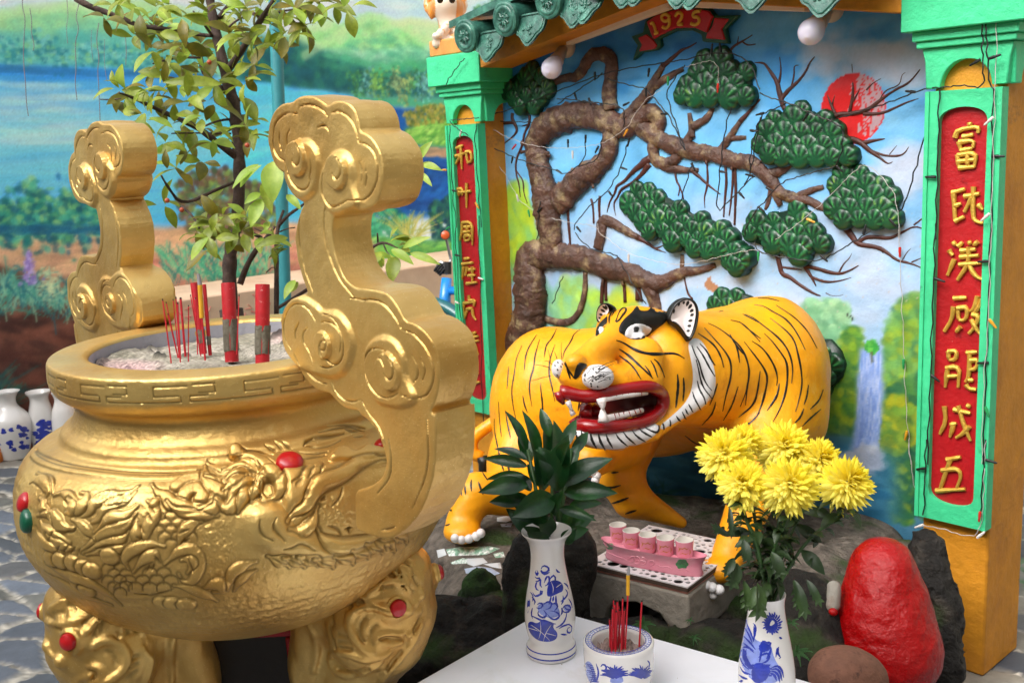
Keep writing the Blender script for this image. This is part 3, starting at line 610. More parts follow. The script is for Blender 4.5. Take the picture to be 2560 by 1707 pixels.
def pillar(xc,label,strokes,y0=2.6,z_tilt=0.0):
    t = thing('gate_pillar',label,'pillar',(xc,y0+.1,0),'green topped pillars of the shrine')
    b = MB();b.box((xc-.089,y0+.022,0),(xc+.089,y0+.24,1.66));s = b.build('shaft',ORANGE,t,bevel=.006)
    # capital: plates with an arch cut into each face, then stepped mouldings
    b = MB()
    def plate(org,ux,nrm):
        org = np.array(org);ux = np.array(ux,float);nrm = np.array(nrm,float)
        arch = [(-.063+.126*(1-math.cos(math.pi*k/16))/2,1.535+.066*math.sin(math.pi*k/16)) for k in range(17)]
        pl = [(-.1,1.535)]+arch+[(.1,1.535),(.104,1.60),(.112,1.632),(-.112,1.632),(-.104,1.60)]
        b.prism([org+ux*x+np.array([0,0,z]) for x,z in pl],-nrm*.024)
    plate((xc,y0-.004,0),(1,0,0),(0,-1,0));plate((xc+.1105,y0+.118,0),(0,1,0),(1,0,0));plate((xc-.1105,y0+.118,0),(0,-1,0),(-1,0,0))
    for hw,za,zb in ((.122,1.633,1.650),(.130,1.650,1.674),(.150,1.674,1.782)):
        yc = y0+.118;b.box((xc-hw,yc-hw-.012,za),(xc+hw,yc+hw,zb))
    b.build('capital',GREEN,t,bevel=.003)
    f = MB();hw = .094;inner = rounded_panel(.060,.466,1.487,.036);outer = boxed(inner,hw,.418,1.528)
    ringplate(f,[(xc+x,z) for x,z in outer],[(xc+x,z) for x,z in inner],y0-.012,y0+.0215)
    for x0,x1 in ((-.094,-.085),(.085,.094)):f.box((xc+x0-.0006,y0-.017,.419),(xc+x1+.0006,y0-.0125,1.527))
    fr = f.build('board_frame',GREEN,t,angle=30)
    p = MB();p.box((xc-.066,y0+.004,.46),(xc+.066,y0+.0205,1.492));pn = p.build('board',RED,t)
    for ch in strokes:
        c = MB()
        for st in ch:
            q = resample(chaikin(st,1) if len(st) > 2 else np.array(st,float),max(3,3*len(st)));Q = np.array([(x,y0-.001,z) for x,z in q]);m = len(Q);tt = np.linspace(0,1,m);rd = .0060*(1.12-.42*tt**1.5+.12*np.sin(tt*7+Q[0,2]*90))
            c.tube(Q,rd,8,flat=((0,1,0),.9))
        c.build('character',GOLDLET,pn)
    return t
def trace(v,groups,y=2.6):return [[[tuple(onY(p,y)[[0,2]]) for p in P(v,*st)] for st in g] for g in groups]
RCH = trace('A4',[
    [[(1475,800),(1478,835)],[(1380,900),(1395,850),(1540,825),(1528,870)],[(1430,895),(1500,880)],[(1405,925),(1418,985)],[(1405,930),(1505,915),(1495,965)],[(1418,985),(1495,968)],[(1395,1010),(1405,1100)],[(1395,1015),(1520,995),(1505,1095)],[(1400,1055),(1512,1042)],[(1460,1005),(1462,1095)],[(1405,1098),(1505,1090)]],
    [[(1360,1260),(1445,1235)],[(1370,1262),(1380,1445)],[(1378,1345),(1420,1330)],[(1380,1445),(1440,1415)],[(1440,1285),(1540,1265)],[(1500,1220),(1495,1420),(1520,1450),(1562,1458)],[(1490,1290),(1440,1385)],[(1530,1335),(1560,1370)]]]) + trace('A8',[
    [[(1365,115),(1385,140)],[(1340,170),(1365,205)],[(1375,230),(1330,335)],[(1400,145),(1430,120)],[(1470,110),(1480,135)],[(1530,115),(1500,140)],[(1415,175),(1515,165)],[(1410,215),(1535,205)],[(1405,265),(1550,255)],[(1470,150),(1465,265),(1395,365)],[(1470,265),(1510,340),(1565,365)]],
    [[(1370,485),(1455,480)],[(1370,540),(1360,620),(1310,700)],[(1395,550),(1465,540),(1450,630),(1400,625),(1400,560)],[(1415,670),(1385,705)],[(1525,470),(1510,540),(1480,570)],[(1555,490),(1535,545),(1500,585)],[(1490,590),(1540,600),(1510,670),(1470,715)],[(1485,620),(1520,690),(1550,725)]],
    [[(1335,830),(1340,885)],[(1335,832),(1392,825),(1385,885),(1340,888)],[(1320,940),(1410,925),(1400,1065)],[(1330,950),(1315,1065)],[(1335,995),(1395,990)],[(1455,840),(1525,835)],[(1475,845),(1470,1000),(1445,1030)],[(1480,890),(1530,885),(1520,945),(1475,950)],[(1470,1020),(1500,1018)],[(1450,1045),(1470,1075),(1520,1080)]],
    [[(1310,1190),(1320,1290),(1280,1370)],[(1370,1210),(1480,1235)],[(1400,1185),(1440,1320),(1480,1415)],[(1455,1180),(1480,1195)],[(1350,1310),(1390,1300)],[(1370,1310),(1345,1390)],[(1475,1320),(1430,1370),(1385,1395)]]]) + trace('B4',[
    [[(1465,125),(1555,108)],[(1490,120),(1420,320)],[(1430,195),(1540,180),(1560,230),(1530,305)],[(1395,325),(1585,315)]]])
LCH = trace('A2',[
    [[(1490,1020),(1535,1000)],[(1485,1075),(1545,1055)],[(1520,1005),(1528,1165)],[(1515,1075),(1485,1130)],[(1555,1045),(1570,1125)],[(1555,1045),(1590,1040),(1598,1110),(1570,1118)]],
    [[(1500,1300),(1508,1350)],[(1500,1300),(1530,1295),(1530,1345)],[(1508,1325),(1590,1315)],[(1560,1260),(1560,1430)]]]) + trace('A6',[
    [[(1530,45),(1525,130),(1508,180)],[(1530,45),(1600,40),(1600,200)],[(1545,75),(1585,72)],[(1565,60),(1565,110)],[(1540,110),(1590,105)],[(1545,135),(1548,170)],[(1545,135),(1585,130),(1582,165),(1548,170)]],
    [[(1545,295),(1580,290)],[(1530,330),(1605,320)],[(1540,345),(1530,430),(1512,455)],[(1565,350),(1550,410)],[(1575,370),(1620,365)],[(1570,410),(1622,405)],[(1600,350),(1600,455)],[(1560,465),(1630,455)]],
    [[(1575,545),(1578,580)],[(1540,600),(1610,590)],[(1540,605),(1540,690)],[(1578,580),(1620,578),(1610,620)],[(1560,640),(1600,632)],[(1560,655),(1545,705)],[(1600,640),(1605,690),(1625,715)]],
    [[(1585,810),(1625,800)],[(1590,835),(1640,825)],[(1605,800),(1608,870)],[(1580,865),(1645,855)],[(1610,880),(1585,930)],[(1615,880),(1640,955)]],
    [[(1600,1090),(1640,1080)],[(1595,1150),(1650,1140)]]])
pillar(XL,'far green pillar with the lion statuette on its capital',LCH)
pillar(XR,'near green pillar with seven gold characters, nearest the red egg shaped stone',RCH)

# ---- tiled roof over the shrine wall
t = thing('tiled_roof','low gabled shrine roof with green glazed tiles and ochre eaves','roof',(GX,2.6,1.86))
b = MB()
for s in (-1,1):
    xe = GX+s*.80;ze,za = 1.722,1.722+.80*.17
    A = [(GX,2.56,za),(xe,2.56,ze),(xe,2.56,ze+.10),(GX,2.56,za+.10)];b.prism(A,(0,.155,0))
b.build('eave_beam',ORANGE,t,bevel=.004)
b = MB()
for s in (-1,1):
    x0,x1 = GX+s*.02,GX+s*.46;b.prism([(x0,2.655,1.857-.15*.02),(x1,2.655,1.857-.15*.46),(x1,2.655,1.857-.15*.46-.018),(x0,2.655,1.857-.15*.02-.018)],(0,.03,0))
b.build('cable_trunking',mat('white plastic','e6dccf',.5,var=.05),t,bevel=.002)
TILE = mat('green glazed tile','28564a',.36,var=.3,vscale=22,bump=.4,bscale=50,col2='4a8472',c2scale=30,c2lo=.45,c2hi=.7,coat=.2)
def round_tile(x,z):
    b = MB();r = .056;c = (x,2.44,z)
    b.lathe([(0,.004),(.018,.0055),(.021,.002),(.030,.003),(.034,.006),(.042,.006),(.045,.003),(.051,.004),(r,.001),(r,-.012),(r*.86,-.016),(r*.84,-.45),(0,-.45)],40,c,axis=(0,-1,-.12))
    for k in range(9):
        a = k*.7;pts = [(x+.008*math.cos(a),2.4345,z+.008*math.sin(a)),(x+.014*math.cos(a+.4),2.4345,z+.014*math.sin(a+.4)),(x+.026*math.cos(a+.2),2.435,z+.026*math.sin(a+.2))];b.tube(chaikin(pts,2),.0026,6)
    b.build('round_tile',TILE,t,angle=50)
def drip_tile(x,z):
    b = MB();pl = [(-.055,.03),(.055,.03),(.060,.0),(.052,-.022),(.034,-.03),(.022,-.045),(.0,-.062),(-.022,-.045),(-.034,-.03),(-.052,-.022),(-.06,0)]
    pl = [(u*1.2,v*1.2) for u,v in chaikin(pl,1,True)];b.prism([(x+u,2.46+v*.25,z+v) for u,v in pl],(0,.012,.002))
    pl2 = [(u*.86,v*.84) for u,v in pl];pp = [(x+u,2.4585+v*.25,z+v) for u,v in pl2];b.tube(pp+pp[:1],.0022,5,cap=False)
    for k in range(14):a = rng.uniform(0,6.28);rr = rng.uniform(0,.028);u,v = rr*math.cos(a),rr*math.sin(a)-.008;b.lathe([(.0,.004),(.004,.003),(.006,0)],8,(x+u,2.459+v*.25,z+v),axis=(0,-1,.25))
    b.add([(x-.055,2.462,z+.03),(x+.055,2.462,z+.03),(x+.055,2.86,z+.07),(x-.055,2.86,z+.07)],[(0,1,2,3)])
    b.build('drip_tile',TILE,t,angle=40)
for s in (-1,1):
    for k in range(5):
        x = GX+s*(.735-.205*k);z = 1.816+.16*(.76-abs(x-GX));round_tile(x,z)
        if k < 5:x2 = x-s*.098;drip_tile(x2,1.790+.165*(.66-abs(x2-GX))+.0)
b = MB()
for s in (-1,1):b.prism([(GX,2.475,2.0),(GX+s*.86,2.475,1.86),(GX+s*.86,2.475,1.885),(GX,2.475,2.03)],(0,.45,.05))
b.build('roof_deck',TILE,t)

# ================================================================== the sculpted pine on the shrine wall
def wp(v,pts,off=0.0):return np.array([onY(p,WY-off) for p in P(v,*pts)])
def limb(mb,v,pts,rad,off=0.3,n=12,wob=.05,it=2):
    """a modelled branch half sunk in the plaster; rad in photo-crop pixels"""
    s = _V[v][2];pts = np.asarray(pts,float);rad = np.broadcast_to(np.asarray(rad,float),(len(pts),)) if np.ndim(rad) == 0 or len(np.atleast_1d(rad)) == len(pts) else np.interp(np.linspace(0,1,len(pts)),np.linspace(0,1,len(rad)),rad)
    q = chaikin(np.c_[pts,rad],it);ln = np.linalg.norm(np.diff(q[:,:2],axis=0),axis=1).sum();q = resample(q,max(4,int(ln/14)))
    Q = wp(v,q[:,:2]);r = np.array([a/s*dep(c)/FPX for a,c in zip(q[:,2],Q)]);Q[:,1] -= off*r*.6
    r = r*(1+wob*1.6*fbm(Q[:,0],Q[:,2],0,7,3,17))
    i0 = mb.n;mb.tube(Q,r,n,flat=((0,1,0),.62));V = mb.v[-1]
    nz = fbm(V[:,0],V[:,1],V[:,2],20,3,11)*.16+fbm(V[:,0],V[:,1],V[:,2],60,3,12)*.10
    C = np.vstack([np.repeat(Q,n,0),Q[:1],Q[-1:]]);mb.v[-1] = C+(V-C)*(1+nz[:,None])
def pine():
    t = thing('sculpted_pine','relief of a twisted brown pine tree with looping trunk on the blue shrine wall','relief',(-2.5,WY,.6))
    b = MB();L = lambda *a,**k:limb(b,*a,n=18,**k)
    # trunk and big loop
    L('A7',[(215,900),(250,790),(330,680),(345,560),(345,420),(340,300),(330,220),(420,190),(560,210),(700,220),(850,290),(1000,320),(1100,375),(1190,390),(1260,345),(1330,310),(1440,305),(1540,268)],[60,110,128,128,130,128,110,95,85,82,76,68,60,52,42,34,26,16])
    L('A3',[(470,1700),(480,1560),(455,1420),(440,1280),(410,1130),(375,1000),(375,920),(430,830),(560,765),(700,745),(850,790),(940,850),(1040,790),(1100,735),(1150,740),(1185,800),(1150,890),(1130,990),(1160,1060),(1240,1075),(1310,1010),(1350,940),(1390,850)],[95,95,105,108,100,88,86,92,96,86,82,74,66,62,56,52,50,46,42,40,38,36,26])
    L('A3',[(520,1330),(600,1230),(680,1150),(790,1090),(855,990),(870,880),(860,800)],[90,92,82,74,68,64,60])
    L('A3',[(862,720),(848,600),(868,470),(868,385),(800,345),(725,365),(685,440),(640,510),(560,505),(490,540),(435,562)],[62,56,56,54,44,42,40,36,28,24,10])
    L('A3',[(1050,830),(1190,920),(1300,960),(1420,995),(1550,1010),(1690,1060),(1760,1050),(1829,1095)],[60,62,60,56,52,50,46,48])
    L('A4',[(-30,1040),(60,1075),(130,1130),(185,1180),(225,1255),(310,1290),(430,1310),(545,1372)],[48,50,50,46,42,36,34,22])
    L('A4',[(150,1140),(230,1130),(340,1050)],[40,30,20]);L('A4',[(350,1290),(420,1250),(520,1220)],[30,24,14]);L('A4',[(190,1200),(215,1290),(240,1345)],[32,30,20]);L('A4',[(180,1220),(160,1330),(140,1370)],[18,15,10])
    L('A3',[(940,800),(1010,720),(1080,640),(1135,560),(1160,490),(1200,430)],[50,46,42,38,26,20]);L('A3',[(1135,570),(1230,505),(1330,450)],[30,24,16])
    L('A3',[(1385,900),(1385,850),(1370,740)],[30,24,16]);L('A3',[(1390,830),(1480,780),(1510,740),(1530,660)],[30,26,22,16])
    L('A3',[(1560,1000),(1640,890),(1700,795)],[30,26,16]);L('A3',[(1640,905),(1740,900)],[20,14]);L('A3',[(1160,1060),(1250,1105),(1340,1110),(1430,1112)],[36,30,22,12])
    L('A7',[(775,160),(800,40),(800,-30),(870,-10),(960,50),(1040,90)],[38,40,36,34,26,20]);L('A7',[(1320,330),(1325,200)],[20,15]);L('A7',[(1090,380),(1140,480),(1160,600)],[52,50,40])
    L('A7',[(400,600),(480,640),(600,645),(660,560),(690,450),(690,310)],[22,24,24,24,22,20]);L('A7',[(260,560),(310,610),(420,610),(520,650)],[20,24,22,14])
    for c,r in (((560,745),50),((650,1190),44)):
        for q in (1.0,.62,.3):L('A3',[(c[0]+r*q*math.cos(a)*.85,c[1]+r*q*1.1*math.sin(a)) for a in np.linspace(0,6.28,11)],[9]*11,off=4.8,it=1)
    for v,p in (('A3',[(1480,945),(1505,1000),(1490,1070)]),('A3',[(1650,1000),(1665,1060),(1655,1110)]),('A3',[(285,930),(380,985),(470,1000)]),('A3',[(285,995),(380,975),(475,1020)]),('A7',[(850,215),(820,290),(815,400)]),('A7',[(910,255),(930,330),(950,400)]),('A3',[(805,760),(820,830),(850,890)]),('A3',[(750,1060),(740,1150),(755,1230)])):L(v,p,[11]*3,off=3.4)
    BARK = mat('painted bark','553a2f',.42,var=.5,vscale=20,bump=1.0,bscale=24,col2='9a8762',c2scale=19,c2lo=.52,c2hi=.72,bdist=.016)
    b.build('trunk',BARK,t,angle=180)
    TW = mat('painted twig','4a241c',.5,var=.25,vscale=20,bump=.3)
    def L(v,p,r,nm='twig'):b = MB();limb(b,v,p,r,n=8,wob=.12);b.build(nm,TW,t,angle=180)
    L('A3',[(1200,430),(1260,380),(1320,325),(1370,310),(1415,280)],[18,13,10,7,4]);L('A3',[(1700,795),(1770,720),(1829,650)],[16,10,6]);L('A3',[(1630,340),(1660,300),(1720,270),(1780,230)],[10,8,6,3]);L('A3',[(1680,300),(1690,240)],[6,3]);L('A3',[(1710,270),(1745,300),(1800,290)],[6,5,3])
    L('A4',[(270,720),(245,660),(235,600),(215,530),(160,450),(130,410),(70,412)],[20,22,18,14,10,7,3]);L('A4',[(228,545),(245,460),(232,375)],[10,7,3]);L('A4',[(245,650),(290,590),(360,530),(410,460),(425,415),(462,372)],[17,14,11,8,6,3]);L('A4',[(310,570),(330,490),(325,430),(355,428)],[8,7,5,2])
    L('A4',[(560,790),(600,745),(700,745),(800,725),(900,650),(980,590),(1080,545),(1150,455)],[22,16,15,13,11,9,7,3]);L('A4',[(780,745),(900,745),(1000,700),(1060,670),(1140,645)],[11,9,7,6,2]);L('A4',[(690,735),(710,640),(715,560),(705,420)],[13,10,7,2]);L('A4',[(690,700),(750,600),(760,570)],[8,5,2]);L('A4',[(600,750),(570,690),(545,620)],[14,10,4]);L('A4',[(575,690),(595,620)],[7,3]);L('A4',[(800,590),(840,545),(895,515)],[6,4,2]);L('A4',[(885,660),(920,590),(1020,560),(1030,490),(1055,475)],[5,5,4,3,2]);L('A4',[(715,540),(760,480),(770,465)],[5,4,2])
    L('A4',[(690,905),(760,925),(820,985),(890,1030),(940,1075),(970,1058)],[20,19,14,9,5,2]);L('A4',[(760,940),(840,920),(920,908)],[15,12,3]);L('A4',[(830,985),(920,1020),(1040,1020),(1080,955)],[9,8,6,2]);L('A4',[(950,1010),(1000,950)],[4,2])
    L('A8',[(660,20),(710,80),(740,130),(800,140),(870,150),(930,180),(1000,240),(1090,255),(1190,300)],[26,22,20,16,13,11,9,7,3]);L('A8',[(740,130),(790,85),(880,85),(960,95),(1040,50),(1120,10),(1200,45)],[16,12,11,10,8,6,3]);L('A8',[(1095,250),(1200,205)],[6,3]);L('A8',[(1035,235),(1070,175),(1120,140)],[4,3,2]);L('A4',[(1110,1470),(1200,1400)],[6,3]);L('A8',[(880,150),(910,190)],[5,3])
    L('A8',[(220,200),(235,270),(250,330),(300,345),(340,380),(400,420),(470,460),(500,468)],[20,19,19,15,12,10,7,3]);L('A8',[(240,280),(310,290),(380,300)],[10,8,3]);L('A8',[(370,215),(400,280),(440,340),(470,405)],[18,16,12,4]);L('A8',[(400,275),(480,290),(570,320),(640,325),(700,300),(750,270)],[15,13,11,8,6,3]);L('A8',[(450,350),(530,380),(620,375),(700,350)],[10,8,6,2]);L('A8',[(620,320),(650,260),(690,225),(710,180)],[6,5,4,2])
    L('A8',[(535,450),(570,470),(640,468),(670,448)],[3,3,3,2])
    L('A3',[(215,740),(210,780),(245,840),(235,880),(150,945)],[14,14,12,9,3]);L('A3',[(230,800),(170,805),(135,812)],[10,8,3]);L('A3',[(325,755),(325,810),(290,870),(280,950),(235,1040),(235,1130),(255,1200),(265,1290)],[12,11,10,9,9,8,6,3]);L('A3',[(325,810),(275,825)],[8,3]);L('A3',[(240,1120),(285,1180),(285,1260),(310,1330)],[7,6,5,3])
    L('A3',[(1120,1030),(1050,1080),(990,1130),(940,1190),(890,1215),(885,1260),(845,1320),(830,1390)],[30,22,14,11,10,9,7,3]);L('A3',[(1110,1070),(1050,1150),(990,1200),(920,1235),(900,1290),(870,1330),(888,1410)],[22,15,11,10,8,7,3]);L('A3',[(1390,1120),(1430,1150),(1480,1200),(1570,1270)],[14,11,9,3])
    for p,r in (([(1485,1060),(1490,1180),(1480,1240),(1465,1290),(1470,1360)],9),([(1605,1090),(1612,1180),(1600,1300),(1592,1420)],11),([(1655,1100),(1650,1220),(1640,1320),(1628,1410)],9),([(1668,1090),(1672,1250),(1664,1470)],11),([(1275,1130),(1285,1190),(1310,1220),(1295,1280)],9),([(1300,1210),(1325,1270),(1330,1310)],6),([(725,1300),(742,1340),(745,1460)],10),([(785,1280),(778,1340),(784,1440)],11),([(545,1180),(570,1300),(580,1450),(590,1600)],13)):L('A3',p,[r,r,r*.8,r*.6][:len(p)] if len(p) < 5 else [r,r,r*.8,r*.7,r*.4],'aerial_root')
    for p,r in (([(835,200),(820,300),(800,420),(795,520)],17),([(830,260),(820,380),(825,500)],13),([(915,260),(945,400),(950,510)],13),([(1030,390),(1030,500)],15),([(1040,400),(1055,505)],11),([(590,130),(580,180),(615,240)],15),([(1335,340),(1345,400),(1360,460),(1390,490)],8)):L('A7',p,[r]*len(p),'aerial_root')
    L('A7',[(1040,90),(1090,120),(1150,165),(1215,188)],[20,13,8,2]);L('A7',[(1140,160),(1180,150),(1210,130)],[6,5,2]);L('A7',[(1060,90),(1120,60)],[12,9])
    # foliage: overlapping ribbed shells
    FOL = mat('painted pine foliage',attr='Col',rough=.32,bump=.15,bscale=90,spec=.5)
    def fan(mb,c,r,ang,dark):
        nr,ntt = 8,44;R_ = np.linspace(0,1,nr)[1:];th = np.arange(ntt)*2*math.pi/ntt
        X = np.r_[0,np.outer(R_,np.cos(th)).ravel()];Z = np.r_[0,np.outer(R_,np.sin(th)).ravel()]
        rr = np.hypot(X,Z);pv = -.42;ph = np.arctan2(X,Z-pv);dist = np.hypot(X,Z-pv);rib = np.cos(ph*10+dark*9);w_ = np.clip((dist-.15)/.5,0,1)*(Z > pv-.05)
        hgt = .27*np.sqrt(np.clip(1-rr**2.4,0,1))+0.034*rib*w_*np.clip(1.35-rr,0,1);edge = 1+.022*rib*(Z > -.3)*(rr > .8)
        k = np.clip(rib*.5+.5,0,1)**3*w_*np.clip(1.25-rr,0,1)*np.clip(fbm(X*2+c[0]*40,Z*2,0,.5,2,7)+.75,.15,1.2)
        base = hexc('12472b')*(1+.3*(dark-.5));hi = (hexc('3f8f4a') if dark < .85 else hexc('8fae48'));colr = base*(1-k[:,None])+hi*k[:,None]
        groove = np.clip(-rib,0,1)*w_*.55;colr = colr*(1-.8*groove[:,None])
        ca,sa = math.cos(ang),math.sin(ang);x,z = X*edge,Z*edge;V = np.stack([c[0]+r*(x*ca-z*sa),c[1]-r*hgt,c[2]+r*(x*sa+z*ca)],1)
        F = [(0,1+(j+1) % ntt,1+j) for j in range(ntt)]
        for i in range(nr-2):F += [(1+i*ntt+j,1+i*ntt+(j+1) % ntt,1+(i+1)*ntt+(j+1) % ntt,1+(i+1)*ntt+j) for j in range(ntt)]
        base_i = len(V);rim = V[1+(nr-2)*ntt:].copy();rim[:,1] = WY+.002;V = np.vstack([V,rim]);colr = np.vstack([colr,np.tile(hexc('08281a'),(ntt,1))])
        F += [(1+(nr-2)*ntt+j,1+(nr-2)*ntt+(j+1) % ntt,base_i+(j+1) % ntt,base_i+j) for j in range(ntt)]
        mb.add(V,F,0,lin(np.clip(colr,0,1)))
    def clump(v,outline,rpx,label=None,sp=1.6):
        mb = MB();s = _V[v][2];o = np.array(outline,float);lo,hi = o.min(0),o.max(0);cands = [];y = lo[1]+rpx*.75;row = 0
        while y < hi[1]-rpx*.35:
            x = lo[0]+rpx*.55+(row % 2)*rpx*sp*.5
            while x < hi[0]:
                q = (x+rng.normal(0,rpx*.10),y+rng.normal(0,rpx*.12))
                d,_ = segdist(np.array([q[0]]),np.array([q[1]]),np.vstack([o,o[:1]]))
                if inpoly(np.array([q[0]]),np.array([q[1]]),o)[0] and d[0] > rpx*.45:cands.append((*q,row))
                x += rpx*sp
            y += rpx*1.12;row += 1
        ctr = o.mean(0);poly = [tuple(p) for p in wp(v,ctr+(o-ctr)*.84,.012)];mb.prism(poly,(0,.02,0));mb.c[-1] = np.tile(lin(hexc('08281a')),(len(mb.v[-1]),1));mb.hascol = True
        for x,y,row in cands:
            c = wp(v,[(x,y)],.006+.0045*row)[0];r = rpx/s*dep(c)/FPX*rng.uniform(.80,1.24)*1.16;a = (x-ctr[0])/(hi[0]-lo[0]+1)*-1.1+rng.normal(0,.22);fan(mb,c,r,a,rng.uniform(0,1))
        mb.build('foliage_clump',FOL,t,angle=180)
    clump('A3',[(135,560),(200,480),(300,405),(400,430),(470,540),(478,650),(430,715),(340,745),(290,785),(230,745),(150,670)],56)
    clump('A3',[(1212,620),(1250,520),(1350,430),(1450,375),(1560,345),(1690,355),(1755,420),(1812,520),(1822,620),(1765,685),(1680,715),(1600,695),(1500,695),(1400,708),(1330,725),(1235,690)],68)
    clump('S',P('A3',(895,1320),(960,1235),(1080,1205),(1190,1250),(1290,1305),(1380,1375),(1470,1405),(1600,1450),(1690,1530))+P('A7',(1690,80),(1755,160),(1760,290),(1680,325),(1610,270),(1500,250),(1400,240),(1330,205),(1245,150),(1130,105),(1030,40))+P('A3',(1000,1480),(925,1410)),22)
    clump('A4',[(15,900),(100,775),(200,715),(330,670),(440,730),(560,765),(650,825),(722,960),(715,1055),(620,1080),(510,1085),(430,1130),(345,1075),(200,1058),(100,1000)],66)
    clump('A4',[(508,1190),(600,1115),(730,1095),(850,1125),(930,1215),(1005,1290),(1012,1420),(930,1520),(800,1510),(700,1505),(560,1475),(535,1350)],64)
    clump('S',P('A4',(5,1510),(60,1415),(200,1365),(350,1330),(450,1395),(525,1480))+P('A8',(540,80),(535,185),(440,235),(300,240),(180,195),(40,135),(0,70)),25)
    clump('A8',[(440,720),(560,725),(640,815),(675,920),(650,1020),(560,1105),(450,1100)],66)
    clump('A7',[(1450,570),(1510,475),(1600,445),(1700,430),(1800,470),(1800,600),(1500,620)],60)
pine()

# ---- ribbon with the year
t = thing('date_ribbon','red plaster ribbon edged in green with the gold year 1925','sign',onY(P1('A3',1300,180),WY-.02))
b = MB();pl = [(985,240),(1060,215),(1075,140),(1150,75),(1290,36),(1400,30),(1500,55),(1535,105),(1690,100),(1600,190),(1620,288),(1450,275),(1440,228),(1380,200),(1270,205),(1170,255),(1180,300),(1150,330),(1050,345),(992,400),(1025,300)]
b.prism(wp('A3',pl,.022),(0,.021,0));b.build('border',mat('dark green paint','0c4a34',.35,bump=.25),t,bevel=.005)
b = MB();RB = mat('ribbon red','b3121b',.35,var=.06,bump=.2)
b.prism(wp('A3',[(1085,145),(1155,97),(1285,62),(1400,56),(1490,75),(1515,105),(1475,215),(1400,182),(1270,185),(1165,235),(1130,258)],.032),(0,.012,0))
b.prism(wp('A3',[(1030,250),(1085,225),(1130,262),(1155,298),(1140,320),(1035,338),(1055,295)],.026),(0,.006,0))
b.prism(wp('A3',[(1530,118),(1625,125),(1578,190),(1600,262),(1472,252),(1480,222),(1512,180)],.026),(0,.006,0));b.build('ribbon',RB,t,bevel=.003)
for st in ([[(1115,160),(1130,145),(1152,218)],[(1140,222),(1165,212)]],[[(1240,115),(1215,90),(1185,105),(1190,135),(1220,145),(1240,115),(1238,165),(1215,190),(1192,178)]],[[(1275,110),(1290,82),(1320,90),(1318,120),(1285,165),(1325,160)]],[[(1440,75),(1395,80),(1390,115),(1425,112),(1435,145),(1405,168),(1378,155)]]):
    b = MB()
    for s in st:q = wp('A3',chaikin(s,2),.034);b.tube(q,.0052,8,flat=((0,1,0),.8))
    b.build('digit',GOLDLET,t)

# ---- two lamp holders with unlit bulbs
CER = mat('aged white plastic','b8aea4',.4,var=.06,vscale=20);BULB = mat('opal bulb','e4e0f2',.25,spec=.5,sss=.3)
def lamp(base,blb,label):
    t = thing('wall_lamp',label,'lamp',base,'bulb lamps under the shrine eaves');base = np.array(base);blb = np.array(blb);ax = blb-base;L = np.linalg.norm(ax);ax = ax/L
    b = MB();b.lathe([(0,.024),(.016,.024),(.024,.018),(.036,.006),(.039,0),(.039,-.012)],32,base,axis=(0,-1,0));b.lathe([(.004,.03),(.003,.032),(0,.032)],8,base+np.array([.02,.012,.012]),axis=(0,-1,0));b.build('mount',CER,t)
    b = MB();b.lathe([(.017,0),(.017,L*.25),(.0205,L*.31),(.0225,L-.066),(.0258,L-.062),(.0258,L-.048),(0,L-.047)],32,base,axis=ax);s = b.build('socket',CER,t)
    b = MB();b.lathe([(.0245,L-.046),(.0262,L-.040),(.0308,L-.026),(.0338,L-.012),(.0348,L),(.0335,L+.011),(.0285,L+.022),(.018,L+.031),(0,L+.035)],36,base,axis=ax);b.build('bulb',BULB,t)
lamp(onY(P1('A3',555,305),WY-.012),onY(P1('A3',468,448),WY-.15),'unlit white bulb in a socket above the looped pine trunk, left of the year ribbon')
lamp(onY(P1('A4',560,55),WY-.012),onY(P1('A4',438,210),WY-.15),'unlit white bulb in a socket near the right pillar, above the red sun')

# ---- strings of little lights
BLK = mat('black cable','101012',.5);WHC = mat('pale cable','b5afac',.5)
def strand(name,label,runs,wire,wr,bulbs,grp=None):
    t = None;b = MB();allp = []
    for v,pts,off in runs:
        pts = np.asarray(pts,float);q = chaikin(pts,1) if len(pts) > 2 else pts;q = resample(q,max(6,len(pts)*5))
        Q = np.array([onY(p,(WY if off < 5 else 2.6)-(off if off < 5 else off-10)) for p in P(v,*q)])
        Q += np.stack([.0015*np.sin(np.arange(len(Q))*1.7),.003*np.cos(np.arange(len(Q))*1.1),.0015*np.cos(np.arange(len(Q))*2.3)],1);b.tube(Q,wr,6);allp.append(Q)
    t = thing(name,label,'string lights',allp[0][0],grp);b.build('wire',wire,t)
    for v,p,d,off,m in bulbs:
        c = onY(P1(v,*p),(WY if off < 5 else 2.6)-(off if off < 5 else off-10));e = onY(P1(v,p[0]+d[0],p[1]+d[1]),(WY if off < 5 else 2.6)-(off if off < 5 else off-10));ax = (e-c)/(np.linalg.norm(e-c)+1e-9)
        k = MB();k.lathe([(0,0),(.0036,.0005),(.0042,.012),(.0032,.016),(.003,.026),(.0012,.029),(0,.029)],10,c,axis=ax);k.build('bulb',m,t)
rk = .05
BB = [('A3',p,d,rk,BLK) for p,d in (((750,470),(0,40)),((1105,445),(-5,40)),((615,605),(12,35)),((710,640),(10,35)),((935,690),(20,-10)),((1085,575),(0,30)),((1510,350),(5,-40)),((1575,345),(-5,-30)),((690,880),(0,40)),((775,955),(-10,20)),((500,1110),(15,10)),((575,910),(0,35)),((1225,745),(-20,0)),((1380,1065),(10,20)),((1690,1255),(35,40)),((975,905),(-5,25)),((920,1095),(15,5)),((1565,1120),(25,5)),((840,1250),(15,20)),((375,1385),(12,-12)),((215,1020),(-8,40)),((630,1480),(20,25)))]
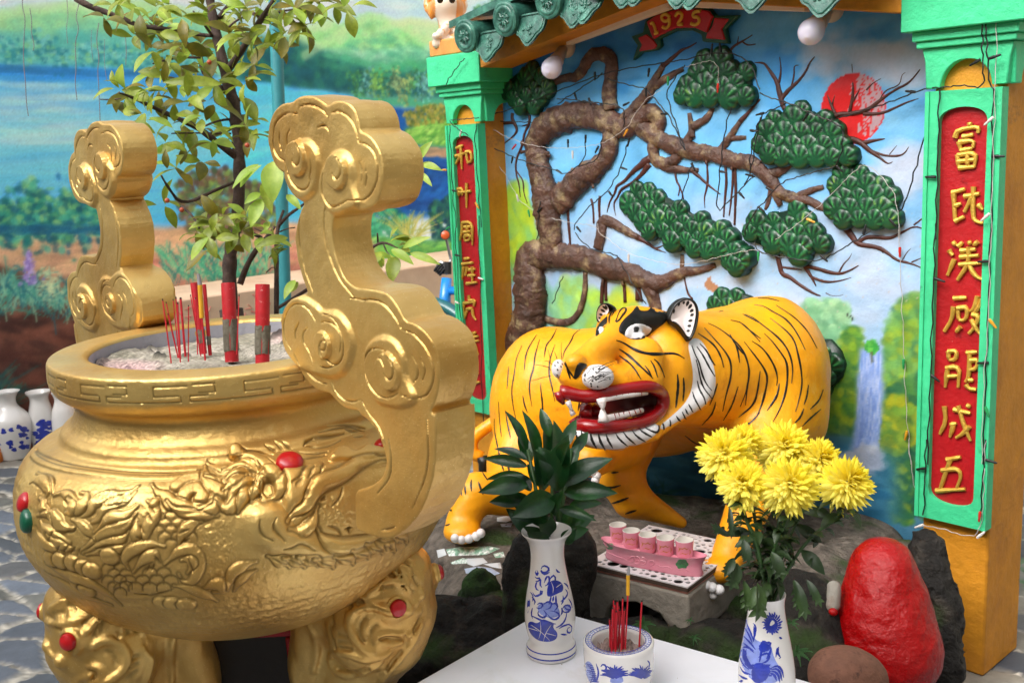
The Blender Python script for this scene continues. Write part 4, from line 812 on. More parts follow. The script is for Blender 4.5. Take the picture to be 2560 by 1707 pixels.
BB += [('A4',p,d,rk,BLK) for p,d in (((130,740),(-20,5)),((60,1150),(-25,-5)),((420,740),(-20,30)),((600,1080),(35,35)),((145,1225),(30,15)),((90,1350),(20,15)),((950,1430),(30,35)),((1120,603),(-30,-3)),((40,853),(35,3)))]+[('A8',p,d,rk,BLK) for p,d in (((500,205),(20,18)),((780,70),(5,-20)))]
strand('string_lights','black wired string of small unlit lights crossing the sculpted pine',[
    ('A3',[(0,775),(200,715),(480,608),(800,480),(1100,425),(1330,395),(1500,348),(1690,350),(1780,440),(1829,590)],rk),('A3',[(505,682),(640,590),(805,480)],rk),('A3',[(500,650),(560,645),(700,668),(950,690),(935,830)],rk+.04),('A3',[(830,515),(960,555),(1090,580),(1150,660),(1225,740),(1290,870),(1335,980)],rk),('A3',[(1335,430),(1260,530),(1215,605),(1240,700),(1335,970)],rk+.01),
    ('A3',[(1640,705),(1600,850),(1580,1000),(1560,1200),(1540,1405),(1640,1300),(1790,1150)],rk),('A3',[(1829,770),(1790,900),(1765,1000),(1765,1140)],rk),('A3',[(20,935),(200,1020),(330,1070),(500,1112),(560,1150),(690,1045),(690,880)],rk),('A3',[(800,890),(790,970),(765,1050),(640,1090)],rk),('A3',[(975,905),(950,1000),(920,1100),(840,1250),(720,1340),(630,1450),(610,1500)],rk),('A3',[(390,1320),(380,1450),(375,1568)],rk),('A3',[(130,795),(340,800)],.02),('A3',[(1385,1065),(1345,1200),(1300,1340)],.03),
    ('A4',[(100,610),(200,650),(290,672),(430,735),(560,790),(650,830),(640,1000),(600,1080)],rk+.012),('A4',[(120,745),(290,672)],rk),('A4',[(115,750),(80,900),(45,1130),(0,1210)],rk),('A4',[(590,1090),(420,1135),(240,1190),(150,1300),(90,1360),(30,1450),(0,1540)],rk),('A4',[(560,790),(750,735),(980,660),(1110,605),(1235,570)],rk),('A4',[(1215,755),(1170,920),(1110,1140),(1050,1340),(1005,1385)],rk),('A8',[(60,130),(100,180),(170,205),(340,230),(490,248),(640,165),(780,75),(830,45)],rk),('A7',[(620,60),(700,150),(780,185),(880,190),(930,270),(1020,430),(1080,520)],rk+.02),('A7',[(540,345),(500,450),(475,520)],.02)],BLK,.0019,BB)
fp = 10.02
strand('string_lights','black wired string of small lights running down the near green pillar',[('A4',[(1562,-10),(1555,200),(1560,420),(1568,540),(1540,580),(1440,555),(1280,575),(1230,575)],fp+.012),('A4',[(1582,-10),(1580,200),(1598,480),(1605,560),(1630,585)],fp+.012),('A4',[(1275,590),(1272,800),(1262,1150),(1252,1568)],fp),('A8',[(1248,0),(1242,330),(1225,700),(1222,980),(1205,1300),(1200,1568)],fp),('A4',[(1628,590),(1620,1000),(1615,1568)],fp),('A8',[(1612,0),(1605,300),(1590,700),(1575,1150),(1560,1568)],fp),('B4',[(1330,0),(1325,200),(1315,485)],fp),('B4',[(1712,0),(1700,200),(1680,500)],fp)],
       BLK,.0018,[('A4',(1545,390),(-35,20),fp+.012,BLK),('A4',(1600,385),(35,-12),fp+.012,BLK),('A4',(1255,1157),(-40,0),fp,BLK),('A4',(1625,1022),(45,0),fp,BLK),('A8',(1245,355),(35,12),fp,BLK),('A8',(1600,243),(-40,3),fp,BLK),('A8',(1598,905),(-40,2),fp,BLK),('A8',(1222,985),(15,12),fp,BLK),('B4',(1330,180),(-45,6),fp,BLK),('B4',(1715,125),(45,14),fp,BLK)])
CB = {k:mat(k+' bulb',c,.2,sss=.2) for k,c in (('red','c9342c'),('green','2f9a5a'),('amber','d99a2c'),('clear','d9d3d0'))}
strand('string_lights','pale wired string of small coloured lights looped over the sculpted pine',[('A3',[(10,790),(100,860),(220,915),(330,950),(480,970),(640,965),(800,940),(880,890),(960,840),(1040,700),(1110,630),(1180,590)],.055),('A3',[(1340,440),(1440,410),(1520,395),(1560,440),(1555,560)],.05),('A7',[(765,0),(770,50),(850,110),(960,190),(1130,240),(1300,270),(1450,245),(1600,205),(1760,170),(1829,168)],.05),('A3',[(100,1040),(200,1200),(240,1290),(330,1370),(450,1420),(600,1460),(740,1470),(770,1500)],.03),('A4',[(200,1568),(300,1500),(430,1400),(560,1280),(700,1140),(780,1060),(900,1150),(1000,1290),(1015,1568)],.05),('A8',[(1015,0),(1020,170),(1025,400),(1040,700),(1050,1000),(1060,1200),(1075,1400),(1090,1568)],.012),('B4',[(1215,0),(1240,200),(1270,400)],.012)],
       WHC,.0009,[('A3',(965,845),(-20,35),.055,CB['amber']),('A3',(1555,545),(-2,40),.05,CB['red']),('A3',(1228,500),(0,40),.05,CB['green']),('A3',(235,945),(-20,25),.055,CB['red']),('A3',(605,985),(0,30),.05,CB['clear']),('A3',(315,1370),(5,25),.03,CB['green']),('A3',(240,1270),(5,25),.03,CB['clear']),('A4',(410,1430),(45,20),.05,CB['amber']),('A8',(95,180),(-2,40),.05,CB['green']),('A8',(1018,150),(0,30),.012,CB['red']),('A8',(1042,880),(0,25),.012,CB['green']),('A8',(1065,1350),(-8,35),.012,CB['amber']),('A7',(970,195),(0,40),.05,CB['clear'])])
strand('string_lights','pale wired string of small lights hanging down the right edge of the near pillar board',[('A4',[(1655,-10),(1650,300),(1640,560),(1632,900),(1612,1568)],fp+.004),('A8',[(1610,90),(1600,600),(1575,900),(1560,1200),(1550,1568)],fp+.004),('B4',[(1300,550),(1400,560),(1520,600),(1660,630),(1700,480),(1705,200),(1715,0)],fp)],WHC,.0010,
       [('A4',(1660,30),(-45,35),fp+.012,CB['clear']),('A4',(1630,765),(-40,35),fp+.01,CB['clear']),('A4',(1605,1395),(-35,30),fp+.01,CB['clear']),('A8',(1600,620),(40,50),fp+.01,CB['amber']),('A8',(1575,1190),(18,50),fp+.01,CB['green']),('B4',(1680,460),(-6,50),fp+.01,CB['red']),('B4',(1345,590),(-30,45),fp,CB['clear']),('B4',(1315,545),(-15,5),fp,CB['clear']),('B4',(1660,630),(15,-12),fp,CB['clear'])])
strand('string_lights','thin dark wired string of lights wound round the far green pillar',[('B6',[(460,680),(380,780),(280,920),(240,1000)],fp+.04),('B6',[(300,1390),(450,1375),(640,1360)],fp+.01),('B6',[(290,1400),(400,1500),(520,1568)],fp+.01),('A2',[(1440,860),(1455,1100),(1460,1300),(1490,1568)],fp+.01),('A6',[(1480,0),(1490,300),(1530,900)],fp+.01),('A2',[(1625,850),(1615,970),(1640,1300),(1660,1568)],fp),('A6',[(1640,0),(1655,500),(1665,1280),(1680,1480)],fp)],BLK,.0018,
       [('A2',(1460,1310),(30,8),fp+.01,BLK),('A2',(1420,1170),(-35,0),fp+.02,CB['amber']),('A2',(1620,1395),(20,35),fp,CB['amber']),('A6',(1440,75),(-25,20),fp+.02,CB['green']),('A6',(1480,268),(35,8),fp+.01,BLK),('A6',(1640,425),(35,12),fp,CB['clear']),('A6',(1480,590),(30,12),fp+.01,CB['clear']),('B6',(430,1500),(-10,45),fp+.01,CB['clear'])])

# ================================================================== the gilded censer
CX,CY,YF = -1.755,.895,.85       # axis, and the plane of the handle faces
def gold_mat():
    m = bpy.data.materials.new('gold paint');m.use_nodes = True;t = m.node_tree;b = t.nodes['Principled BSDF'];N = t.nodes.new;L = t.links.new
    co = N('ShaderNodeTexCoord').outputs['Object']
    n = N('ShaderNodeTexNoise');n.inputs['Scale'].default_value = 5;n.inputs['Detail'].default_value = 7;L(co,n.inputs['Vector'])
    r = N('ShaderNodeValToRGB');e = r.color_ramp.elements;e[0].position = .35;e[1].position = .68;e[0].color = (*lin('cda055'),1);e[1].color = (*lin('e9c87c'),1);L(n.outputs['Fac'],r.inputs['Fac'])
    sn = N('ShaderNodeTexNoise');sn.inputs['Scale'].default_value = 3.2;sn.inputs['Detail'].default_value = 9;sn.inputs['Roughness'].default_value = .7;L(co,sn.inputs['Vector']);sm = N('ShaderNodeMapRange');sm.inputs[1].default_value = .52;sm.inputs[2].default_value = .78;sm.inputs[4].default_value = .55;L(sn.outputs['Fac'],sm.inputs[0]);s2 = N('ShaderNodeMixRGB');L(sm.outputs[0],s2.inputs[0]);L(r.outputs[0],s2.inputs[1]);s2.inputs[2].default_value = (*lin('96703a'),1)
    # flakes of glitter in the paint
    v = N('ShaderNodeTexVoronoi');v.inputs['Scale'].default_value = 330;L(co,v.inputs['Vector'])
    g = N('ShaderNodeMath');g.operation = 'LESS_THAN';g.inputs[1].default_value = .16;L(v.outputs['Distance'],g.inputs[0])
    w_ = N('ShaderNodeTexWhiteNoise');L(v.outputs['Position'],w_.inputs['Vector'])
    g2 = N('ShaderNodeMath');g2.operation = 'GREATER_THAN';g2.inputs[1].default_value = .80;L(w_.outputs['Value'],g2.inputs[0])
    g3 = N('ShaderNodeMath');g3.operation = 'MULTIPLY';L(g.outputs[0],g3.inputs[0]);L(g2.outputs[0],g3.inputs[1])
    mx = N('ShaderNodeMixRGB');L(g3.outputs[0],mx.inputs[0]);L(s2.outputs[0],mx.inputs[1]);mx.inputs[2].default_value = (*lin('fff0bc'),1);L(mx.outputs[0],b.inputs['Base Color'])
    # grooves darkened in the colour: shade painted in where the relief is cut
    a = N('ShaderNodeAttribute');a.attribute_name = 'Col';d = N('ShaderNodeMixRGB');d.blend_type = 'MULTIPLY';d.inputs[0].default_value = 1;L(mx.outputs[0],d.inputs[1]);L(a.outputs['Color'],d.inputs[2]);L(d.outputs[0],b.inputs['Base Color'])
    b.inputs['Metallic'].default_value = .67;b.inputs['Roughness'].default_value = .36
    rn = N('ShaderNodeTexNoise');rn.inputs['Scale'].default_value = 9;rn.inputs['Detail'].default_value = 8;L(co,rn.inputs['Vector']);rm = N('ShaderNodeMapRange');rm.inputs[1].default_value = .3;rm.inputs[2].default_value = .7;rm.inputs[3].default_value = .28;rm.inputs[4].default_value = .46;L(rn.outputs['Fac'],rm.inputs[0]);L(rm.outputs[0],b.inputs['Roughness'])
    bn = N('ShaderNodeTexNoise');bn.inputs['Scale'].default_value = 55;bn.inputs['Detail'].default_value = 8;bn.inputs['Roughness'].default_value = .62;L(co,bn.inputs['Vector'])
    bn2 = N('ShaderNodeTexNoise');bn2.inputs['Scale'].default_value = 9;bn2.inputs['Detail'].default_value = 3;L(co,bn2.inputs['Vector'])
    ad = N('ShaderNodeMath');ad.operation = 'ADD';L(bn.outputs['Fac'],ad.inputs[0]);L(bn2.outputs['Fac'],ad.inputs[1])
    bp = N('ShaderNodeBump');bp.inputs['Strength'].default_value = .34;bp.inputs['Distance'].default_value = .008;L(ad.outputs[0],bp.inputs['Height']);L(bp.outputs[0],b.inputs['Normal'])
    return m
GOLD = gold_mat()
GEM = mat('red lacquer stud','b8141c',.3,var=.1,vscale=30,bump=.2,coat=.3);GEMG = mat('green lacquer stud','0f5a40',.3,bump=.2,coat=.3)
censer = thing('incense_burner','large gold painted burner with cloud scroll handles and a dragon head relief','incense burner',(CX,CY,0))

class Relief(Raster):
    """height field in metres; ridges add, grooves cut; .g keeps how deep the cuts are"""
    def __init__(s,*a):super().__init__(*a);s.cut = False;s.g = np.zeros(s.a.shape[:2])
    def ridge(s,pts,wd,h,taper=False,flat=1.0):
        W = s.win(pts,wd*1.2); 
        if W is None:return
        d,t = segdist(s.U[W],s.V_[W],np.asarray(pts));ww = wd*(np.sin(np.clip(t,.05,.95)*math.pi)**.7 if taper else np.ones_like(t));k = np.clip(1-(d/ww)**3,0,1)**(.5*flat)
        if s.cut and h > .003:e = np.exp(-((d-ww)/.0018)**2);s.a[W] -= (e*.0040)[...,None];s.g[W] = np.maximum(s.g[W]*(d > ww*.9),e*.9)
        s.a[W] = np.maximum(s.a[W],s.a[W]*.25+(k*h*np.where(taper,ww/wd,1))[...,None])
    def groove(s,pts,wd,h,taper=True):
        W = s.win(pts,wd*3)
        if W is None:return
        d,t = segdist(s.U[W],s.V_[W],np.asarray(pts));ww = wd*(np.sin(np.clip(t,.06,.94)*math.pi)**.5 if taper else np.ones_like(t));k = np.exp(-(d/(ww+1e-6))**2)
        s.a[W] -= (k*h)[...,None];s.g[W] = np.maximum(s.g[W],k)
    def lift(s,pts,h,soft,mx=True):
        W = s.win(pts,soft*3)
        if W is None:return
        m = blur(inpoly(s.U[W],s.V_[W],np.asarray(pts)).astype(float),max(1,soft/s.res));s.a[W] = np.maximum(s.a[W],(m*h)[...,None]) if mx else s.a[W]+(m*h)[...,None]
    def spiral(s,c,r,turns,wd,h,a0=0.0,dirn=1,groove=False):
        n = int(28*turns)+8;t = np.linspace(0,1,n);a = a0+dirn*t*turns*2*math.pi;rr = r*(1-.82*t);q = np.stack([c[0]+rr*np.cos(a),c[1]+rr*np.sin(a)],1)
        (s.groove if groove else s.ridge)(q,wd,h)
    def disc(s,c,r,h,edge):
        W = s.win(np.array([c]),r*1.3);d = np.hypot(s.U[W]-c[0],s.V_[W]-c[1]);s.a[W] = np.maximum(s.a[W],(np.clip((r-d)/edge,0,1)*h)[...,None])

# ---- bowl: turned body with modelled relief
PROF = [(.0,.600),(.10,.600),(.16,.611),(.215,.629),(.268,.660),(.311,.690),(.346,.728),(.372,.770),(.391,.815),(.394,.860),(.390,.900),(.378,.932),(.360,.952),(.335,.966),(.318,.972),(.310,.975),(.306,.981),(.304,.988),(.297,.994),(.290,.998),(.284,1.005),(.278,1.018),(.275,1.030),(.277,1.040),(.284,1.048),(.296,1.052),(.306,1.060),(.313,1.072),(.315,1.082),(.314,1.106),(.3125,1.113),(.308,1.116),(.285,1.1175),(.252,1.1175),(.247,1.1155),(.244,1.110),(.243,1.09),(.242,1.06),(.241,1.03)]
def bowl():
    pq = chaikin(PROF,1);ds = np.linalg.norm(np.diff(pq,axis=0),axis=1);zc_ = (pq[1:,1]+pq[:-1,1])/2;rc_ = (pq[1:,0]+pq[:-1,0])/2;cw = np.r_[0,np.cumsum(ds*np.where((rc_ > .27) & (zc_ > .645),1.0,.28))];tq_ = np.linspace(0,cw[-1],430);pr = np.stack([np.interp(tq_,cw,pq[:,k]) for k in (0,1)],1);dl = np.r_[0,np.cumsum(np.linalg.norm(np.diff(pr,axis=0),axis=1))];T = dl[-1]
    RS = .39   # radius that turns angle into arc length on the belly
    th = np.r_[np.linspace(-math.pi,-2.15,130)[:-1],np.linspace(-2.15,1.15,1250)[:-1],np.linspace(1.15,math.pi,260)[:-1]];nth = len(th)
    tmp = MB();tmp.lathe(pr[::3],160,(CX,CY,0));bv = bvh_of(np.vstack(tmp.v),tmp.f)
    def uv(p):
        q,n = hit(bv,p)
        if q is None:return None
        a = math.atan2(q[1]-CY,q[0]-CX);r = math.hypot(q[0]-CX,q[1]-CY);i = np.argmin((pr[:,0]-r)**2+(pr[:,1]-q[2])**2);return (a*RS,dl[i])
    def M(v,pts,it=2):
        o = [uv(p) for p in P(v,*pts)];o = [q for q in o if q is not None]
        return chaikin(o,it) if len(o) > 2 else np.array(o)
    R = Relief(-math.pi*RS,math.pi*RS,0,T,.0014);R.cut = True
    # worked background between the figures
    band = (np.interp(R.V_,[dl[int(np.argmin((pr[:,0]-.286)**2+(pr[:,1]-.672)**2))],dl[int(np.argmin((pr[:,0]-.325)**2+(pr[:,1]-.69)**2))],dl[int(np.argmin((pr[:,0]-.378)**2+(pr[:,1]-.93)**2))],dl[int(np.argmin((pr[:,0]-.36)**2+(pr[:,1]-.952)**2))]],[0,1,1,0]))
    R.a[...,0] += band*.0022*fbm(R.U,R.V_,0,45,4,51)
    # generic scroll clouds all round, so that the unseen sides are modelled too
    g = np.random.default_rng(12);zmid = dl[int(np.argmin((pr[:,0]-.391)**2+(pr[:,1]-.83)**2))]
    for k in range(13):
        u = .55+k*.13
        u = (u+math.pi*RS) % (2*math.pi*RS)-math.pi*RS
        if -1.25 < u < .42:continue
        c = (u,zmid+.05*math.sin(k*2.1));R.spiral(c,.05,1.6,.011,.011,k,1 if k % 2 else -1);R.ridge(chaikin([(u-.06,c[1]-.09),(u-.01,c[1]-.06),(u+.03,c[1]-.10)],2),.014,.010,True)
    # -- shoulder line
    R.groove(M('B1',[(190,0),(230,60),(330,110),(600,165),(900,200),(1150,205),(1300,190)]),.0028,.004,False);R.ridge(M('B1',[(210,90),(300,150),(600,210),(900,245),(1150,245),(1310,225)]),.006,.004)
    # -- whiskers, manes, clouds (left part of the belly)
    for st,wd,h in (([(500,500),(590,470),(610,400),(680,365),(780,370),(850,340),(893,300)],.013,.012),([(560,545),(650,510),(680,440),(760,400),(830,390),(880,330)],.010,.010),([(590,610),(670,560),(720,500),(790,510),(840,470),(890,420)],.013,.012),([(520,720),(620,640),(700,590),(780,570),(830,540),(880,470)],.011,.011),([(540,730),(640,680),(730,660),(800,640),(830,590)],.010,.010),([(560,735),(680,715),(780,705),(830,660)],.009,.009),
                    ([(240,210),(300,240),(350,290),(350,340)],.010,.009),([(200,270),(240,250),(300,260),(330,330),(300,370)],.011,.010),([(360,350),(420,330),(470,370),(500,440),(530,430),(560,390),(570,340),(530,335)],.013,.012),([(260,370),(290,400),(280,440),(320,470),(360,450)],.011,.010),([(250,480),(350,470),(380,520),(420,560),(480,570)],.014,.013),([(270,520),(300,580),(380,620),(460,660)],.013,.013),([(470,510),(540,540),(580,590),(620,640)],.010,.011),([(330,600),(400,680),(480,700)],.012,.010),([(240,560),(270,640),(340,690),(420,720)],.012,.010),([(450,380),(480,410),(470,460),(430,470)],.012,.010)):R.ridge(M('B1',st),wd,h,True)
    for st in ([(340,640),(380,560),(350,480)],[(300,400),(330,440),(320,500)],[(420,390),(450,430)],[(400,580),(470,600),(500,560)],[(690,430),(760,420),(830,400)],[(700,540),(770,530)],[(620,690),(720,680),(790,670)],[(420,720),(450,680)],[(460,730),(490,690)],[(500,745),(520,700)],[(380,710),(410,670)]):R.groove(M('B1',st),.0022,.004)
    # curl at upper centre
    R.spiral(uv(P1('B1',1270,370)),.042,1.5,.012,.012,2.6,-1);R.ridge(M('B1',[(980,280),(1010,340),(1080,370),(1110,420),(1190,440),(1300,440),(1370,400)]),.012,.011,True);R.ridge(M('B1',[(1080,400),(1140,470),(1230,480),(1330,500),(1410,490)]),.008,.008,True)
    R.ridge(M('B1',[(1330,140),(1320,220),(1360,290),(1430,330),(1550,350),(1653,300)]),.013,.011,True);R.ridge(M('B1',[(1340,150),(1420,190),(1530,200),(1653,160)]),.011,.010,True);R.ridge(M('B1',[(1330,240),(1450,260),(1560,250),(1653,220)]),.011,.011,True)
    R.ridge(M('B1',[(1400,380),(1460,440),(1540,400),(1640,330)]),.013,.013,True)
    # scales on the body
    def scales(v,poly,rp,h=.0022):
        o = np.array(poly,float);lo,hi = o.min(0),o.max(0);row = 0;y = lo[1]
        while y < hi[1]:
            x = lo[0]+(row % 2)*rp*.9
            while x < hi[0]:
                if inpoly(np.array([x]),np.array([y]),o)[0]:
                    arc = M(v,[(x+rp*math.cos(a),y-rp*.9*math.sin(a)) for a in np.linspace(-.3,math.pi+.3,9)],1)
                    c = uv(P1(v,x,y))
                    if c is not None and len(arc) > 3:R.disc(c,rp/_V[v][2]*2/FPX*.95,h,.012);R.groove(arc,.0022,.004)
                x += rp*1.8
            y += rp*.95;row += 1
    scales('B1',[(1010,470),(1080,460),(1220,520),(1230,640),(1150,700),(1040,690),(980,600)],46)
    scales('B1',[(880,880),(1000,820),(1100,900),(1130,960),(1000,1010),(820,990),(740,930)],50)
    scales('B1',[(660,800),(760,790),(840,880),(840,1020),(760,1020),(680,900)],42)
    for st in ([(950,390),(1000,430),(1010,480),(950,560),(930,640),(950,690)],[(880,520),(880,600),(870,690)],[(980,380),(1020,430)],[(1150,690),(1170,600),(1240,540),(1300,530)],[(830,830),(800,780),(830,720),(900,690),(980,670),(1060,690)],[(860,850),(930,760),(1000,730),(1030,780)],[(1060,800),(1110,760),(1150,720),(1230,700),(1280,740),(1290,830),(1240,920),(1180,920),(1150,860)],[(1170,780),(1220,760),(1250,800),(1210,860)]):R.ridge(M('B1',st),.010,.010,True)
    for st in ([(960,430),(1000,470)],[(950,480),(990,530)],[(900,560),(940,600)],[(890,620),(930,650)],[(1000,740),(1030,790)],[(1140,890),(1200,900)],[(1220,760),(1250,850)],[(1160,600),(1220,580)],[(1170,660),(1220,640)],[(940,850),(960,810)],[(980,840),(990,800)],[(870,990),(990,1005),(1120,960)]):R.groove(M('B1',st),.0024,.004)
    for x,y in ((330,760),(390,770),(470,790),(540,820),(590,840),(1040,1045),(1110,1050),(1190,1055),(700,745),(500,920),(560,960)): 
        c = uv(P1('B1',x,y));R.ridge(np.array([c,(c[0]+.006,c[1])]),.014,.010)
    R.ridge(M('B1',[(300,790),(400,850),(560,900),(700,980),(780,1060)]),.010,.007,True);R.ridge(M('B1',[(300,850),(420,920),(560,1000),(720,1060)]),.012,.006,True)
    R.ridge(M('B1',[(1310,960),(1370,930),(1430,930),(1440,970),(1380,980)]),.014,.012,True);R.ridge(M('B1',[(1120,940),(1220,950),(1330,1000),(1400,1040)]),.010,.008,True)
    # rough pebbled fields
    for v,poly in (('B1',[(1290,560),(1420,520),(1500,560),(1530,700),(1500,800),(1380,900),(1310,860),(1240,680)]),('B1',[(560,330),(880,290),(860,420),(700,440)])):
        q = M(v,poly,2);W = R.win(q,.01);m = blur(inpoly(R.U[W],R.V_[W],q).astype(float),3);R.a[W] = R.a[W]*(1-m[...,None]*.6)+(m*.0045*np.abs(fbm(R.U[W],R.V_[W],0,62,4,53)))[...,None]
    R.ridge(M('B1',[(1470,960),(1490,880),(1560,810),(1653,780)]),.012,.010,True);R.ridge(M('B1',[(1510,970),(1560,880),(1653,840)]),.009,.008,True)
    # -- the dragon head (right): raised mass, then features
    B = lambda *p:M('B7',p)
    R.lift(B((100,450),(400,400),(700,300),(1000,200),(1280,150),(1460,330),(1500,900),(1450,1160),(1250,1280),(900,1350),(650,1320),(420,1290),(250,1180),(160,1020),(230,900),(420,860),(480,700),(380,640),(250,560)),.014,.012)
    R.lift(B((170,1030),(220,920),(330,870),(450,880),(540,960),(540,1060),(700,1100),(780,1150),(850,1230),(1200,1200),(1440,1110),(1500,1150),(1300,1270),(900,1360),(620,1300),(400,1290),(260,1220)),.036,.010)
    R.lift(B((470,600),(680,600),(760,560),(900,560),(1200,510),(1420,470),(1420,560),(1150,600),(960,690),(800,720),(720,850),(600,920),(540,1000),(490,880),(480,720)),.030,.008)
    R.lift(B((870,560),(900,480),(960,440),(1040,450),(1090,490),(1150,440),(1200,420),(1270,450),(1340,370),(1400,500),(1100,570)),.034,.004)
    R.lift(B((800,780),(990,740),(1110,780),(1110,1120),(960,1170),(850,1100),(800,960)),.012,.006)
    
    for st,wd,h in (([(1420,520),(1250,530),(1100,580),(960,680),(800,720),(740,800),(690,910),(580,960),(530,1030)],.013,.036),([(540,1080),(660,1100),(740,1040),(790,900)],.011,.034),([(780,1080),(830,1180),(950,1230),(1200,1180),(1420,1090)],.013,.034),([(330,860),(450,840),(480,760),(470,690),(400,650),(300,680),(290,780),(360,850)],.013,.030),([(100,460),(200,520),(320,560),(420,650)],.015,.028),([(0,610),(110,570),(250,590),(330,660)],.011,.020),([(0,690),(120,630),(260,650)],.010,.019),([(30,880),(100,760),(200,690),(290,680)],.012,.019),([(120,960),(170,820),(260,730)],.011,.018),([(230,860),(260,780),(300,720)],.010,.018),([(0,780),(80,710),(200,650)],.010,.018)):R.ridge(B(*st),wd,h,wd < .0135)
    # beard fringe under the jaw
    jaw = B((170,1240),(300,1300),(450,1370),(600,1380),(760,1370),(920,1390),(1080,1360),(1250,1290),(1400,1240),(1540,1180))
    for x,y in ((560,1418),(690,1418),(805,1408),(935,1424),(1105,1390),(1232,1338),(1350,1298),(1455,1288),(1562,1214)):R.ridge(B((x-190,y-95),(x-110,y-70),(x-40,y-52),(x,y)),.013,.017,True);R.groove(B((x-150,y-75),(x-80,y-52),(x-30,y-30)),.002,.004)
    for st in ([(300,1010),(290,1080),(330,1140),(400,1170)],[(430,1000),(400,1060),(440,1120),(500,1165)],[(490,1240),(560,1225),(620,1190),(680,1215),(740,1245)],[(570,740),(640,690),(680,620)],[(600,750),(660,700)],[(700,700),(730,650),(760,600)],[(650,640),(700,590)],[(800,660),(840,560)],[(620,540),(740,520),(860,500)],[(640,480),(760,490),(880,470)],[(670,400),(720,430),(850,440),(990,370)],[(680,370),(750,330),(900,320),(1000,290)],[(750,340),(680,360),(670,400)],[(1180,330),(1100,350)],[(1190,300),(1100,240),(950,250),(800,290)],[(500,370),(570,440)],[(430,360),(500,440)],[(350,390),(440,450)],[(150,430),(300,450),(420,500)],[(180,460),(320,500)],[(1010,260),(1120,280)],[(880,230),(1020,225),(1180,260)],[(840,820),(810,860)],[(990,750),(980,830),(900,900)],[(1010,1090),(1070,1080)],[(1040,1080),(1050,1120)],[(870,1060),(950,1080),(980,1140)],[(680,820),(700,780)],[(1450,1180),(1490,1220)],[(1500,1170),(1530,1210)],[(1310,1200),(1360,1260)],[(1360,1190),(1400,1250)]):R.groove(B(*st),.0026,.0055)
    # teeth / rough tongue field in the mouth
    qq = B((820,800),(1060,800),(1090,1060),(980,1100),(820,1000));W = R.win(qq,.01);m = blur(inpoly(R.U[W],R.V_[W],qq).astype(float),2);R.a[W] += (m*.006*np.abs(fbm(R.U[W],R.V_[W],0,52,4,55)))[...,None]
    # meander on the rim band
    d0 = dl[int(np.argmin((pr[:,0]-.315)**2+(pr[:,1]-1.075)**2))];d1 = dl[int(np.argmin((pr[:,0]-.3135)**2+(pr[:,1]-1.109)**2))];H = d1-d0
    for k in range(14):
        u0 = -math.pi*RS+k*(2*math.pi*RS/14);wv = 2*math.pi*RS/14
        for a,b2 in (((.06,.80),(.44,.80)),((.06,.80),(.06,.36)),((.06,.36),(.34,.36)),((.50,.86),(.74,.86)),((.74,.86),(.74,.46)),((.74,.46),(.56,.46)),((-.10,.08),(.36,.08)),((.36,.08),(.36,.32)),((.46,.08),(.92,.08)),((.46,.08),(.46,.34)),((.46,.34),(.66,.34))):
            R.groove(np.array([(u0+a[0]*wv,d0+a[1]*H),(u0+b2[0]*wv,d0+b2[1]*H)]),.0013,.0034,False)
    # build
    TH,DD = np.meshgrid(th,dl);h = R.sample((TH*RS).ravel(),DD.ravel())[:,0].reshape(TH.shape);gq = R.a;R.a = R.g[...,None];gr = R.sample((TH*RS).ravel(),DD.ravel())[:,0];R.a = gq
    h = h*.6;dr = np.gradient(pr,axis=0);nrm = np.stack([dr[:,1],-dr[:,0]],1);nrm /= np.linalg.norm(nrm,axis=1)[:,None]
    rr = pr[:,0][:,None]+nrm[:,0][:,None]*h;zz = pr[:,1][:,None]+nrm[:,1][:,None]*h
    rr = rr*(1+.004*fbm(np.cos(TH)*1.0,np.sin(TH)*1.0,zz,.9,2,61))
    V = np.stack([CX+rr*np.cos(TH),CY+rr*np.sin(TH),zz],-1).reshape(-1,3);k = len(dl);i = np.arange(k*nth).reshape(k,nth);j = np.roll(i,-1,1)
    F = np.stack([i[:-1],j[:-1],j[1:],i[1:]],-1).reshape(-1,4)
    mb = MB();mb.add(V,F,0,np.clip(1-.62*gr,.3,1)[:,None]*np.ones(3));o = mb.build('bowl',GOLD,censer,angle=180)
    return bvh_of(V[::1],F),o
BOWL,bowl_ob = bowl()

# ---- studs
def stud(p,r,m,bv,parent,squash=.55,name='stud',ring=True):
    q,n = hit(bv,p)
    if q is None:return
    b = MB();M_ = Vector(n);b.lathe([(r,-.004),(r*1.0,.002),(r*.92,r*squash*.55),(r*.7,r*squash*.85),(r*.35,r*squash),(0,r*squash*1.04)],24,q,axis=M_);b.build(name,m,parent)
stud(P1('B7',560,530),.0215,GEM,BOWL,censer);stud(P1('B2',915,20),.013,GEM,BOWL,censer);stud(P1('B1',158,400),.017,GEM,BOWL,censer);stud(P1('B1',178,520),.020,GEMG,BOWL,censer)

